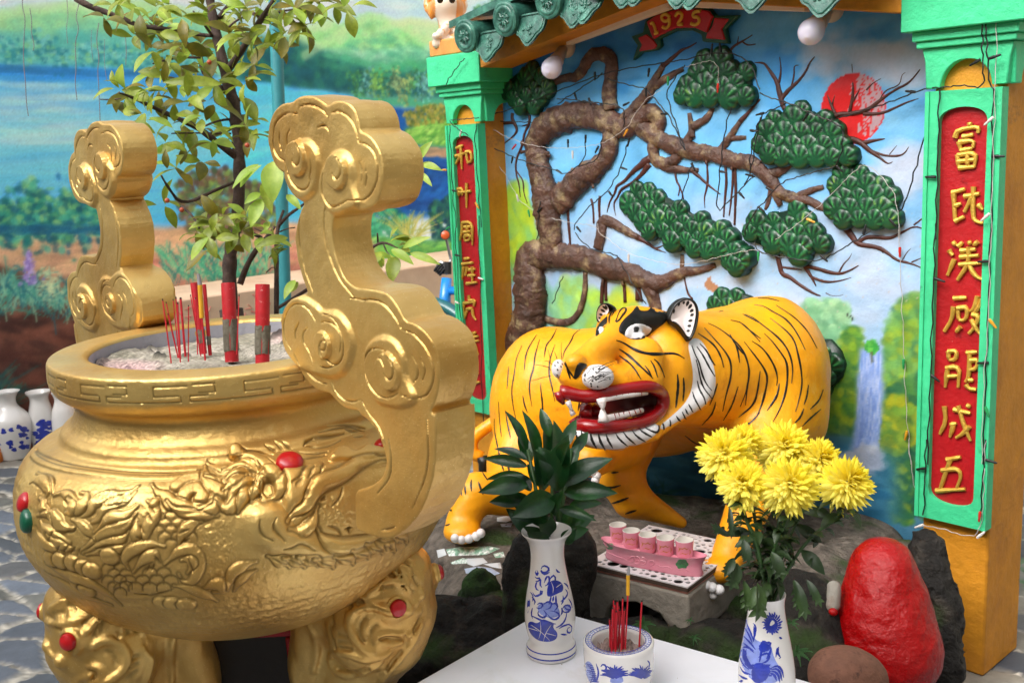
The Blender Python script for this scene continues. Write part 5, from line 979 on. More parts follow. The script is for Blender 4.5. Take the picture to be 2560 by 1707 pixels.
# ---- ash and sand inside
def ash():
    g = np.random.default_rng(5);n,m_ = 70,220;r = np.linspace(0,1,n)**.8*.2405;th = np.arange(m_)*2*math.pi/m_;Rr,TH = np.meshgrid(r,th,indexing='ij');x,y = Rr*np.cos(TH),Rr*np.sin(TH)
    z = 1.078+.006*fbm(x,y,0,5,4,71)+.004*np.abs(fbm(x,y,0,22,4,72))+.012*(Rr/.24)**6*(fbm(x,y,0,3,2,73)+.4)
    lump = np.clip(fbm(x,y,0,17,3,74)-.45,0,1)*.022*(Rr > .10);z = z+lump
    k = np.clip(fbm(x,y,0,9,4,75)*.8+.5,0,1)[...,None];pink = np.clip(fbm(x,y,0,3,2,76)-.1,0,1)[...,None]
    c = hexc('8f8a78')*(1-k)+hexc('bdb4a6')*k;c = c*(1-pink)+hexc('c9a5a4')*pink;c = c*(1-np.clip(lump*60,0,.65)[...,None])*(1+.12*g.normal(size=k.shape))
    V = np.stack([CX+x,CY+y,z],-1).reshape(-1,3);i = np.arange(n*m_).reshape(n,m_);j = np.roll(i,-1,1);F = np.stack([i[:-1],i[1:],j[1:],j[:-1]],-1).reshape(-1,4)
    b = MB();b.add(V,F,0,lin(np.clip(c,0,1)).reshape(-1,3));o = b.build('ash_bed',mat('ash',attr='Col',rough=.95,bump=.5,bscale=160),angle=180);tag(o,'bed of grey sandy ash filling the gold burner','ash',kind='stuff')
    b = MB();b.lathe([(.2438,1.110),(.2425,1.085),(.2415,1.045)],90,(CX,CY,0));b.build('lining',mat('grey cement lining','a3a3ad',.8,var=.12,vscale=12,bump=.3),censer)
ash()

# ---- cloud scroll handles
OUT = (P('B8',(265,750),(222,728),(180,685),(152,625),(138,556),(100,540),(68,500),(40,430),(22,350),(25,265),(45,190),(82,128),(130,100),(182,97),(215,65),(265,50),(330,60),(380,90),(413,122),(450,90),(492,84),(542,97),(582,132),(607,190),(618,240),(624,284),(662,298),(702,330),(742,390),(766,450),(778,535),(773,620),(756,700),(736,750),(690,785),(640,800),(585,803),(560,795),(535,815),(500,833),(468,838),(452,842),(442,900),(441,960),(450,1040),(470,1120),(500,1200),(545,1270),(600,1310)) +
       P('A6',(870,502),(950,514),(1010,535),(1062,590),(1102,660),(1136,726),(1180,735),(1242,770),(1302,830),(1342,905),(1366,1000),(1373,1100),(1361,1200),(1335,1290),(1306,1348),(1342,1370)) +
       P('B7',(1802,110),(1808,350),(1795,600),(1742,800),(1662,970),(1572,1080),(1472,1158),(1370,1185),(1240,1152),(1140,1110),(1116,1050),(1112,900),(1118,775),(1220,745),(1305,702),(1352,650),(1380,560),(1378,490),(1346,362),(1300,255),(1230,175),(1150,110)) +
       P('A6',(815,1338),(760,1330),(700,1308),(650,1262),(618,1216),(560,1206),(500,1180),(440,1112),(402,1036),(345,982),(302,920),(288,820),(296,720),(322,640),(362,580),(422,546),(462,530),(455,500),(418,400),(390,285),(378,180),(376,120)) + P('B8',(200,1000),(215,880),(238,800)))
TS = .072
def handle_mesh():
    O = chaikin(np.array([onY(p,YF)[[0,2]] for p in OUT]),1,True);X0 = O[:,0].min();lo,hi = O.min(0),O.max(0)
    R = Relief(lo[0]-.02,hi[0]+.02,lo[1]-.02,hi[1]+.02,.0011)
    def M(v,*pts,it=2):q = np.array([onY(p,YF)[[0,2]] for p in P(v,*pts)]);return chaikin(q,it) if len(q) > 2 else q
    G = lambda v,*p,w_=.0013,h=.0040:R.groove(M(v,*p),w_,h)
    # raised lobes and coiled discs
    R.lift(M('B8',(150,480),(200,400),(270,330),(340,370),(372,450),(372,560),(350,660),(300,720),(240,735),(185,670),(150,590)),.007,.003)
    R.lift(M('B8',(376,600),(400,520),(440,440),(510,410),(570,450),(598,540),(590,640),(640,770),(560,800),(470,836),(410,770),(380,700)),.007,.003)
    R.lift(M('A6',(330,560),(440,545),(550,620),(580,660),(680,655),(760,740),(795,860),(785,980),(730,1080),(650,1112),(560,1090),(420,1050),(310,900),(300,700)),.007,.003)
    R.lift(M('A6',(868,1000),(880,900),(950,830),(1040,830),(1110,890),(1155,1000),(1150,1120),(1240,1260),(1120,1320),(960,1290),(880,1180)),.007,.003)
    for v,c,ry in (('B8',(243,458),118),('B8',(505,545),118),('A6',(1052,1060),128),('A6',(603,880),92)):
        cc = M(v,c,it=0)[0];top = M(v,(c[0],c[1]-ry),it=0)[0];r = abs(top[1]-cc[1]);R.disc(cc,r*1.04,.0135,.0018);R.spiral(cc,r*.86,.62,.0012,.0035,1.2,-1,True)
    cc = M('A6',(640,890),it=0)[0];R.spiral(cc,.050,1.0,.0014,.0035,1.9,-1,True)
    for v,*p in (('B8',(60,300),(65,250),(92,198),(145,163),(222,170)),('B8',(232,128),(270,106),(330,115),(380,145),(412,184)),('B8',(440,165),(480,148),(540,178),(585,240),(606,300),(612,352)),('B8',(618,355),(672,372),(722,430),(746,520),(735,610),(700,690),(650,738),(568,732)),('B8',(60,300),(54,370),(70,432),(110,472),(160,480)),('B8',(166,490),(180,560),(205,620),(250,666),(310,660),(330,590)),('B8',(350,262),(380,243),(408,255),(420,288)),('B8',(410,560),(400,640),(410,720),(450,776),(510,770),(566,735)),
                  ('B8',(100,290),(95,350),(112,412)),('B8',(168,275),(145,320),(150,380),(162,432)),('B8',(620,490),(640,545),(635,622)),('B8',(666,530),(672,590),(660,645)),('B8',(330,470),(332,540),(318,600)),('B8',(235,820),(225,950),(240,1100),(280,1230),(320,1345)),('B8',(400,780),(388,860),(395,960),(420,1090),(470,1220),(540,1320),(600,1380)),
                  ('A6',(760,565),(830,580),(920,572),(1000,610),(1070,700),(1112,780)),('A6',(1120,785),(1180,800),(1260,880),(1320,990),(1335,1110),(1300,1220),(1230,1262),(1130,1222)),('A6',(545,720),(500,640),(430,592),(360,620),(325,710),(325,800),(350,880),(385,920)),('A6',(400,940),(430,1030),(490,1110),(560,1150),(600,1155)),('A6',(632,1145),(660,1220),(720,1272),(780,1280),(828,1265)),('A6',(585,728),(640,722),(700,770),(722,850),(710,940)),('A6',(495,762),(455,800),(465,870),(500,930),(525,1000)),('A6',(435,728),(405,780),(410,840)),('A6',(580,1032),(640,1042),(690,1015)),
                  ('A6',(1040,940),(990,900),(920,910),(875,980),(872,1060),(910,1160),(970,1230),(1050,1252),(1115,1215)),('A6',(1185,960),(1222,1040),(1220,1110),(1190,1148)),('A6',(1240,980),(1275,1050),(1255,1128)),('A6',(990,965),(1020,975),(1045,1035)),('A6',(835,1270),(880,1360),(940,1430),(975,1500),(1000,1568)),('B7',(1400,330),(1425,470),(1420,600),(1390,700),(1310,795)),('B7',(1730,160),(1745,400),(1725,650),(1600,925)),('B7',(1345,1108),(1410,1100),(1465,1078))):G(v,*p)
    R.a[...,0] += .0009*fbm(R.U,R.V_,0,14,3,77)
    # profile triangulated with inner points; rim slightly rounded
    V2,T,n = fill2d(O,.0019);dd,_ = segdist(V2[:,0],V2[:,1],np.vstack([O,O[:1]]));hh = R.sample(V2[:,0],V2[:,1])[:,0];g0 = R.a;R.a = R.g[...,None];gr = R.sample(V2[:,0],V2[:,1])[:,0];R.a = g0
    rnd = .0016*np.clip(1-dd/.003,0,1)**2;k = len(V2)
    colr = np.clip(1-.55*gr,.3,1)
    A = np.stack([V2[:,0],YF-hh+rnd,V2[:,1]],1);B = np.stack([V2[:,0],YF+TS+hh-rnd,V2[:,1]],1)
    F = []
    for t in T:
        a,b,c = (A[i] for i in t[:3]);up = np.cross(b-a,c-a)[1] < 0;t = tuple(t) if up else tuple(t)[::-1];F += [t,tuple(i+k for i in t[::-1])]
    # side wall in strips with a few rows so that it can carry dents
    rows = 9;S = [];idx = np.arange(n);E = V2[:n];area = sum(E[i][0]*E[(i+1) % n][1]-E[(i+1) % n][0]*E[i][1] for i in range(n));sgn = 1 if area > 0 else -1
    tn = np.roll(E,-1,0)-np.roll(E,1,0);nr = np.stack([tn[:,1],-tn[:,0]],1)*sgn;nr /= np.linalg.norm(nr,axis=1)[:,None]+1e-9
    for r_ in range(1,rows):
        f = r_/rows;y = YF+rnd[:n]+(TS-2*rnd[:n])*f;bulge = .0010*math.sin(math.pi*f)+.0012*fbm(E[:,0],E[:,1],y,16,3,78);S.append(np.stack([E[:,0]+nr[:,0]*bulge,y,E[:,1]+nr[:,1]*bulge],1))
    V = np.vstack([A,B]+S);ring = [idx]+[2*k+(r_-1)*n+idx for r_ in range(1,rows)]+[k+idx]
    for a,b in zip(ring[:-1],ring[1:]):
        for i in range(n):
            j = (i+1) % n;q = (a[i],a[j],b[j],b[i]);F.append(q if sgn > 0 else q[::-1])
    C = np.r_[colr,colr,np.ones(n*(rows-1))]
    return V,F,C
HV,HF,HC = handle_mesh()
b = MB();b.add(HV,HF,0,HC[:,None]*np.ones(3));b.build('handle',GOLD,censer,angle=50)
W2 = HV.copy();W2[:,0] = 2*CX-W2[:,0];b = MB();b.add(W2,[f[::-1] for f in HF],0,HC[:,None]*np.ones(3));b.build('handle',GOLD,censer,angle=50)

# ---- beast-head legs
def leg(ang,ridges=(),cuts=(),bumps=()):
    """u outward, s sideways; carved lines are traced onto the rough form and modelled in a second pass"""
    u = np.array([math.cos(ang),math.sin(ang),0]);s = np.array([-math.sin(ang),math.cos(ang),0]);o = np.array([CX,CY,0])
    W = lambda a,b_,z:o+u*a+s*b_+np.array([0,0,z]);M = np.array([u,s,(0,0,1)])
    E_ = lambda a,z,r,b_=0,k=.03:('ell',W(a,b_,z),r,M,k)
    pr = [E_(.275,.645,(.098,.105,.095)),E_(.305,.700,(.066,.088,.050)),E_(.330,.615,(.046,.062,.050)),E_(.300,.565,(.055,.07,.05)),E_(.150,.560,(.052,.080,.085)),E_(.20,.62,(.10,.085,.06)),('cap',W(.262,0,.56),W(.175,0,.42),.075,.066),('cap',W(.175,0,.42),W(.165,0,.25),.066,.056),('cap',W(.165,0,.25),W(.205,0,.08),.056,.056),E_(.235,.045,(.085,.08,.055)),E_(.13,.50,(.04,.075,.07))]
    for sg in (-1,1):pr += [E_(.335,.665,(.030,.030,.028),sg*.062,.010),E_(.275,.60,(.055,.035,.055),sg*.082,.02),E_(.352,.628,(.018,.016,.015),sg*.03,.008),('cap',W(.24,sg*.09,.69),W(.15,sg*.115,.665),.018,.008,.012)]
    V,Q = sdf_solid(pr,.0065,k=.03,smooth=2);dots = np.zeros((0,3))
    if ridges or cuts:
        bv = bvh_of(V,Q);rr = np.random.default_rng(2)
        def chain(v,pts):return [q for q in (hit(bv,p)[0] for p in P(v,*resample(chaikin(pts,2),max(4,int(np.linalg.norm(np.diff(np.array(pts,float),axis=0),axis=1).sum()/26))))) if q is not None]
        for v,pts,r in ridges:
            c = chain(v,pts)
            for a,b_ in zip(c[:-1],c[1:]):pr.append(('cap',a,b_,r*.78,r*.78,.004))
        for v,p,r in bumps:
            q,n = hit(bv,P1(v,*p))
            if q is not None:pr.append(('ell',q,(r,r,r),None,.005))
        for v,pts in cuts:
            c = chain(v,pts)
            for a,b_ in zip(c[:-1],c[1:]):pr.append(('cut','cap',a,b_,.0036,.0036,.002))
            if c:dots = np.vstack([dots,resample(np.array(c),3*len(c)) if len(c) > 1 else np.array(c)])
        V,Q = sdf_solid(pr,.0037,k=.03,smooth=1,warp=lambda x,y,z:.0011*fbm(x,y,z,26,3,5))
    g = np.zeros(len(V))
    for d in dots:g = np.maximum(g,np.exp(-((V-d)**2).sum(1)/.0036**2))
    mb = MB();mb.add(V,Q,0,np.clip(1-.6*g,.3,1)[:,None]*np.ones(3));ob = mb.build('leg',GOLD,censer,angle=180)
    for sg in (-1,1):
        c = W(.352,sg*.074,.672);ax = u*.8+s*sg*.6+np.array([0,0,.1]);m = MB();m.lathe([(.0195,-.014),(.0195,.004),(.0165,.008),(.0165,.010)],24,c,axis=ax);m.build('eye_socket',GOLDP,ob);m = MB();m.lathe([(.0150,.004),(.0150,.011),(.013,.0155),(.008,.0185),(0,.0195)],24,c,axis=ax);m.build('eye',GEM,ob)
GOLDP = mat('plain gold paint','dfb96c',.38,.67,var=.12,vscale=20,bump=.2,bscale=50)
leg(.44,[('B2',p,r) for p,r in (([(820,1000),(870,955),(930,915),(1000,900),(1060,930),(1095,980)],.008),([(880,900),(960,860),(1030,860),(1080,910)],.006),([(930,830),(1000,795),(1080,820),(1120,880)],.006),([(960,760),(1040,735),(1110,790)],.006),([(870,1390),(800,1345),(720,1255),(695,1160),(740,1090),(830,1066),(920,1080),(985,1115),(1050,1100)],.009),([(890,1285),(950,1325),(1040,1305),(1110,1240)],.006),([(900,1262),(960,1242),(1030,1252),(1090,1255)],.005),([(620,1365),(700,1375),(800,1420),(900,1400),(965,1365)],.008),([(600,1370),(580,1430),(615,1495),(700,1522),(800,1500),(900,1440)],.007),([(900,1560),(1000,1440),(1100,1330),(1165,1190)],.008),([(400,1105),(455,1190),(492,1290),(495,1390),(470,1490)],.007),([(400,1103),(490,1104),(585,1082)],.006),([(740,960),(800,1010),(880,1060)],.007),([(1080,1060),(1110,1120),(1160,1100)],.007))],
    [('B2',p) for p in ([(570,1015),(585,1065),(660,1052),(705,968)],[(580,1080),(605,1180),(572,1212),(590,1265),(612,1350)],[(800,1150),(765,1190),(768,1260),(800,1300)],[(882,1190),(840,1212),(835,1270),(862,1312)],[(905,1285),(960,1272),(1030,1285),(1075,1278)],[(845,880),(862,950)],[(720,955),(760,985),(800,975)],[(900,935),(930,955),(980,945)],[(1040,900),(1060,950),(1120,970)],[(950,850),(990,880)],[(1010,840),(1040,880)],[(900,900),(920,960)],[(705,1040),(720,1085)],[(750,1030),(770,1070)],[(790,1040),(800,1070)],[(640,1250),(690,1270)],[(640,1300),(710,1310)],[(650,1340),(720,1350)],[(640,1470),(750,1495),(850,1470)],[(1060,1260),(1075,1310)],[(950,1480),(1040,1360)],[(1120,1240),(1170,1140)],[(1100,850),(1150,930)],[(1020,770),(1080,800)])],[('B2',p,r) for p,r in (((1162,1000),.010),((1078,1098),.012),((1130,1050),.008))])
leg(-1.66,[('B1',p,r) for p,r in (([(600,1330),(690,1282),(775,1308),(828,1390),(805,1480),(730,1540),(640,1575)],.009),([(575,1462),(635,1458),(668,1510),(640,1560),(560,1575)],.007),([(400,1250),(450,1232),(505,1262),(515,1320),(490,1370)],.008),([(300,1170),(380,1190),(450,1180),(540,1150)],.006),([(320,1090),(400,1035),(470,1020),(540,1050)],.006),([(560,1240),(620,1180),(690,1120)],.007),([(925,1235),(965,1190),(985,1226),(1125,1222)],.005),([(1128,1225),(1102,1330),(1105,1450),(1110,1560)],.007),([(925,1340),(932,1385),(985,1392),(968,1480),(940,1560)],.006),([(300,1290),(310,1360),(350,1400)],.007),([(480,1568),(520,1530),(600,1520)],.007))],
    [('B1',p) for p in ([(690,1360),(740,1385),(740,1440)],[(600,1255),(625,1200),(645,1150)],[(750,1250),(765,1282)],[(808,1212),(822,1245)],[(820,1140),(860,1180),(875,1230)],[(340,1120),(400,1110)],[(420,1125),(425,1085),(470,1065)],[(480,1010),(520,1060),(560,1060)],[(360,1210),(400,1235)],[(540,1180),(600,1130),(640,1110)],[(850,1410),(890,1390)],[(840,1470),(890,1440)],[(830,1530),(880,1490)],[(585,1480),(620,1500),(600,1540)],[(700,1110),(660,1160),(650,1230)],[(440,1060),(480,1100)],[(300,1130),(350,1150)])],[('B1',(395,1425),.013),('B1',(310,1330),.010)])
leg(2.53)

# ---- incense standing in the ash
INC = mat('red incense paper','b3121f',.55,var=.12,vscale=60,bump=.15,col2='d9a0a0',c2scale=70,c2lo=.60,c2hi=.68);STK = mat('red bamboo','c2182a',.5,var=.15,vscale=40);TIP = mat('burnt tip','2a2420',.9);YEL = mat('yellow incense','d9a01c',.7,var=.12,vscale=40);ASHG = mat('ash grey','8d8b90',.9,var=.2,vscale=60);DUST = mat('ash crust','6f6a5c',.95,var=.3,vscale=60,bump=.8,bscale=90)
def incense_tube(v,base,top,hw,D,label,crust=.3,yellow=False):
    A = at(P1(v,*base),D);B = at(P1(v,*top),D);r = hw/_V[v][2]*D/FPX;ax = (B-A)/np.linalg.norm(B-A);L = np.linalg.norm(B-A);A = A-ax*.03;L += .03
    t = thing('incense_stick',label,'incense',A,'thick red incense rolls in the gold burner')
    b = MB();b.lathe([(r*.98,0),(r,L*.5),(r,L*.985),(r*.97,L),(r*.86,L),(r*.84,L*.97),(0,L*.965)],28,A,axis=ax);b.build('roll',INC,t)
    b = MB();b.lathe([(r*1.06,.02),(r*1.05,.03+L*crust*.7),(r*1.02,.03+L*crust)],28,A,axis=ax);V = b.v[-1];b.v[-1] = V+(np.random.default_rng(3).normal(0,r*.06,V.shape));b.build('ash_crust',DUST,t)
DI = 1.88
incense_tube('A5',(1590,890),(1568,460),47,1.90,'middle thick red incense roll with an ash crusted foot',.33)
incense_tube('A6',(155,910),(155,470),49,1.84,'right thick red incense roll standing nearest the front handle',.28)
incense_tube('A5',(1385,840),(1335,460),26,1.97,'left thick red incense roll leaning behind the yellow stick',.12)
incense_tube('A5',(1437,850),(1405,470),13,1.98,'slim dark red incense roll leaning beside the left roll',.05)
def stick(v,base,top,D,label,hw=4.5,tip=TIP,group=None,tipf=.035,name='incense_stick'):
    A = at(P1(v,*base),D);B = at(P1(v,*top),D);r = hw/_V[v][2]*D/FPX;ax = (B-A)/np.linalg.norm(B-A)
    t = thing(name,label,'incense',A,group);b = MB();b.tube([A-ax*.012,A+(B-A)*.5,A+(B-A)*(1-tipf)],r,7);b.build('stick',STK,t);b = MB();b.tube([A+(B-A)*(1-tipf),B],[r*1.05,r*.8],7);b.build('tip',tip,t)
TG = 'thin red incense sticks in the gold burner'
for i,(bs,tp,hw) in enumerate((((1172,965),(1118,570),5),((1215,930),(1155,670),5),((1215,925),(1142,590),4),((1228,930),(1190,570),4),((1238,960),(1210,555),4.5),((1240,935),(1222,595),5),((1272,920),(1242,560),8),((1296,955),(1297,612),4),((1375,920),(1310,540),4),((1358,905),(1345,560),4))):
    stick('A5',bs,tp,1.80+.012*(i % 5),'thin burnt down red incense stick in the cluster left of the yellow one',hw,group=TG)
stick('A6',(-20,905),(-6,540),1.86,'single thin red incense stick between the middle and right rolls',4)
def yellow_stick(v,base,mid,top,ash,D,label,hw):
    A,M_,B,E = (at(P1(v,*q),D) for q in (base,mid,top,ash));r = hw/_V[v][2]*D/FPX;t = thing('incense_stick',label,'incense',A)
    ax = (M_-A)/np.linalg.norm(M_-A);b = MB();b.tube([A-ax*.012,(A+M_)/2,M_],r*.42,8);b.build('stick',STK,t);b = MB();b.tube([M_,(M_+B)/2,B],r,12);b.build('paste',YEL,t)
    b = MB();b.tube([B,(B+E)/2+np.array([.0004,0,0]),E],[r*.95,r*.85,r*.6],10);b.build('ash_tip',ASHG,t)
yellow_stick('A5',(1408,945),(1388,702),(1375,475),(1363,398),1.80,'burning yellow incense stick with a grey ash tip in the gold burner',16)

# ================================================================== the tiger
TORANGE = mat('tiger orange','f6a60e',.40,var=.10,vscale=16,bump=.4,bscale=22,col2='ec8c08',c2scale=3.5,c2lo=.5,c2hi=.75,rvar=.08,chip=[('c86a0a',11,.60,.76),('f9c85a',7,.60,.80),('e8dcc0',30,.735,.75)]);TBLACK = mat('black gloss','15130f',.38,bump=.2,bscale=50);TWHITE = mat('white gloss','e2dfdf',.36,var=.08,vscale=9,bump=.35,bscale=30,chip=[('a59a8c',13,.62,.78)]);TRED = mat('red gloss','930910',.26,var=.08,bump=.2,bscale=30,coat=.3);TMOUTH = mat('dark red mouth','4a0608',.4)
TEAR = mat('ear white','e6d9d4',.4,var=.05,bump=.15)
VM = np.array([RT,UP,fw])
def mm(v,px_,D):return px_/_V[v][2]*D/FPX
def e(v,c,D,r,k=None,rot=0):
    M = VM
    if rot:a = math.radians(rot);M = np.array([RT*math.cos(a)+UP*math.sin(a),UP*math.cos(a)-RT*math.sin(a),fw])
    q = ('ell',at(P1(v,*c),D),tuple(mm(v,x,D) for x in r),M);return q+((k,) if k else ())
def cp(v,a,Da,ra,b,Db,rb,k=None):
    q = ('cap',at(P1(v,*a),Da),at(P1(v,*b),Db),mm(v,ra,Da),mm(v,rb,Db));return q+((k,) if k else ())
def tiger():
    t = thing('tiger_statue','large painted orange tiger statue with open red mouth snarling towards the left','statue',(-1.95,2.15,.3))
    pr = [e('D',(1258,935),3.5,(134,182,150)),cp('D',(1300,905),3.45,145,(1500,890),3.25,150,.05),cp('D',(1500,890),3.25,150,(1720,860),3.0,165,.05),e('D',(1768,858),2.92,(131,178,150),.05),cp('D',(1720,850),2.88,140,(1560,850),2.75,130,.05),e('D',(1815,965),2.88,(80,95,90),.05),
          e('D',(1195,1075),3.38,(78,115,80),.04),cp('D',(1215,1130),3.28,56,(1105,1133),3.22,48,.03),cp('D',(1092,1130),3.2,44,(1062,1200),3.18,38,.02),e('D',(1062,1222),3.15,(44,26,44),.02),
          cp('D',(1452,980),2.95,75,(1420,1085),2.88,56,.03),cp('D',(1420,1085),2.88,56,(1452,1145),2.88,44,.02),cp('D',(1452,1145),2.88,42,(1565,1200),2.92,14,.02),cp('D',(1445,1015),2.83,55,(1368,1050),2.72,40,.03),e('D',(1356,1056),2.7,(46,40,42),.02),
          cp('D',(1772,960),2.8,92,(1735,1120),2.64,54,.04),cp('D',(1735,1120),2.64,54,(1675,1275),2.52,40,.03),e('D',(1652,1308),2.48,(46,30,44),.02),
          # head
          e('B5',(930,560),2.70,(365,330,330),.03),e('B5',(860,340),2.62,(250,120,160),.03),e('B5',(1110,760),2.62,(225,330,230),.03),e('B5',(1060,1040),2.60,(190,190,170),.03),cp('B5',(740,440),2.57,150,(360,735),2.43,112,.03),e('B5',(400,810),2.44,(228,130,170),.02),cp('B5',(420,850),2.44,120,(950,850),2.52,140,.03),cp('B5',(440,1245),2.45,105,(950,1180),2.53,120,.02),e('B5',(560,1330),2.45,(255,110,150),.02),e('B5',(830,880),2.60,(250,200,200),.03),e('B5',(330,700),2.40,(95,75,90),.012),
          e('B5',(720,1080),2.64,(350,240,170),.03),e('B5',(900,640),2.53,(190,160,120),.03),e('B5',(610,410),2.61,(98,130,120),.02),
          # ruff
          cp('B5',(1390,560),2.72,66,(1440,800),2.68,98,.012),cp('B5',(1440,800),2.68,98,(1380,1010),2.62,92,.012),cp('B5',(1380,1010),2.62,90,(1180,1160),2.57,72,.012),cp('B5',(1180,1160),2.57,66,(1000,1300),2.52,72,.012),cp('B5',(1000,1300),2.50,74,(700,1370),2.44,76,.012),cp('B5',(700,1370),2.44,76,(390,1318),2.42,60,.012)]
    cutl = [e('B5',(640,1078),2.44,(345,86,300),.010,7),e('B5',(340,1080),2.36,(150,62,150),.010,0),e('B5',(890,1040),2.50,(165,84,250),.010,7)]
    pr += [('cut',)+q for q in cutl]
    V,Q = sdf_solid(pr,.0062,k=.025,smooth=3)
    V = V+.0012*np.stack([fbm(V[:,0],V[:,1],V[:,2],9,3,s_) for s_ in (1,2,3)],1)
    cen = V[Q].mean(1);dm = np.min([sd_ell(cen,q[1],np.array(q[2]),q[3]) for q in cutl],0);inside = dm < .012;dz = (cen-EYE) @ fw;bx,by = (1280+FPX*((cen-EYE) @ RT)/dz-1340)*3.408,(853.5-FPX*((cen-EYE) @ UP)/dz-700)*3.408;ca_,sa_ = math.cos(.12),math.sin(.12);X_,Y_ = (bx-680)*ca_-(by-1075)*sa_,(bx-680)*sa_+(by-1075)*ca_;inside |= ((X_/350)**2+(Y_/105)**2 < 1) & (dz > 2.42) & (dz < 2.78)
    bv = bvh_of(V,Q)
    mb = MB();mb.add(V,Q[~inside],0); 
    mb.f += [tuple(int(i) for i in f) for f in Q[inside]];mb.m += [3]*int(inside.sum())
    L = lambda v,pts,w,mi=1,lift=.0022,**k:drape_line(mb,bv,P(v,*pts),w,mi,lift,**k)
    # body stripes
    for v,pts in (('A8',[(68,530),(130,535),(190,575),(260,610),(310,660),(350,720),(380,780),(398,822)]),('A8',[(210,532),(270,570),(330,610),(400,680),(440,740),(475,812)]),('A8',[(170,615),(230,660),(280,700),(330,760),(355,860),(375,960),(380,1060),(350,1180),(335,1225)]),('A8',[(0,592),(60,610),(120,660),(200,720),(260,780),(300,850),(320,940),(310,1040)]),('A8',[(130,715),(180,760),(240,840),(280,900),(285,990),(275,1090),(240,1200),(190,1290)]),('A8',[(50,765),(110,800),(160,860),(200,930),(220,1000),(212,1055)]),('A8',[(-30,640),(50,705),(110,750)]),('A8',[(0,770),(80,870),(130,940),(155,1000),(140,1090),(110,1200),(70,1280)]),('A8',[(-10,820),(25,900),(35,980),(20,1060),(10,1180)]),('A8',[(420,1050),(410,1130),(390,1180)]),('A8',[(515,1080),(495,1150),(430,1210)]),('A8',[(500,1210),(430,1270),(380,1320)]),('A8',[(390,1205),(370,1260),(330,1300)]),('A8',[(230,1040),(220,1120),(150,1220)]),('A8',[(90,485),(160,485),(230,505)]),
                   ('A7',[(1635,630),(1700,640),(1760,690),(1829,770)]),('A7',[(1715,590),(1780,620),(1829,650)]),('A7',[(1490,650),(1560,680),(1640,740),(1700,800),(1740,870),(1760,960),(1745,1080),(1700,1190)]),('A7',[(1465,680),(1530,750),(1600,830),(1640,900),(1640,1000),(1610,1100),(1585,1220)]),('A7',[(1425,715),(1480,750),(1540,800),(1580,880),(1590,935)]),('A7',[(1630,720),(1680,800),(1695,905)]),('A7',[(1640,745),(1680,800),(1720,850)]),('A7',[(1550,1040),(1530,1110),(1500,1180)]),('A7',[(1540,1160),(1520,1240),(1450,1310)]),('A7',[(1685,1060),(1650,1180),(1590,1280)]),('A7',[(1829,1230),(1760,1310),(1670,1330)]),('A7',[(1829,960),(1815,1080),(1790,1180),(1690,1260)]),('A7',[(1560,575),(1575,570),(1590,570)]),('A7',[(1580,525),(1610,516),(1650,515)]),('A7',[(1600,1370),(1660,1400),(1720,1400)]),('A7',[(1340,1380),(1400,1430),(1460,1450)]),
                   ('A7',[(500,685),(470,750),(430,790),(420,870)]),('A7',[(655,690),(610,720),(600,760),(550,830),(540,880)]),('A7',[(370,725),(320,800),(295,870),(290,955)]),('A7',[(390,755),(360,850),(350,950),(330,1000),(320,1080),(340,1190)]),('A7',[(490,790),(455,880),(450,980),(470,1060),(490,1160)]),('A7',[(275,795),(235,880),(225,980),(205,1080),(215,1180),(235,1275)]),('A7',[(188,930),(182,1010),(178,1075)]),('A7',[(395,1035),(400,1100),(410,1180),(405,1260),(425,1310)]),('A7',[(280,1120),(290,1180),(310,1230)]),('A7',[(122,1160),(125,1240),(140,1390)]),('A7',[(165,1215),(180,1300),(200,1400)]),('A7',[(95,1270),(95,1350),(110,1430),(130,1510)]),('A7',[(255,1390),(258,1420),(260,1450)]),('A7',[(650,1145),(648,1180),(640,1220)]),('A7',[(560,900),(575,960),(590,1010)])):L(v,pts,.0031)
    for pts in ([(300,150),(320,200),(360,260)],[(180,300),(190,330),(192,360)],[(212,290),(216,330),(218,352)],[(255,255),(250,290),(256,330)],[(80,490),(100,488),(118,492)],[(85,550),(102,548),(118,540)],[(425,40),(440,120),(465,205)],[(480,110),(490,170),(510,230)],[(1115,415),(1180,405),(1270,370)],[(1250,475),(1285,462),(1320,452)],[(1080,295),(1150,310),(1220,290)],[(1160,210),(1180,208),(1205,205)],[(300,270),(320,330),(330,350)],[(530,330),(545,390),(560,420)],[(115,450),(130,455)]):L('B3',pts,.0036)
    # white ruff and chin with stripes
    rf = MB();rc = MB();WH = lambda pts,lift=.002,m=rf:drape_poly(m,bv,P('B5',*pts),5,lift,0)
    WH([(1290,545),(1340,490),(1400,505),(1455,580),(1505,700),(1532,820),(1528,950),(1490,1020),(1400,1100),(1280,1165),(1150,1235),(1060,1280),(1060,1235),(1110,1195),(1205,1115),(1285,1030),(1328,930),(1340,800),(1320,680)]);WH([(1020,1225),(1060,1250),(1030,1310),(940,1375),(800,1425),(640,1446),(500,1425),(390,1385),(335,1330),(308,1278),(380,1275),(600,1295),(760,1275),(900,1240),(980,1212)],.002,rc)
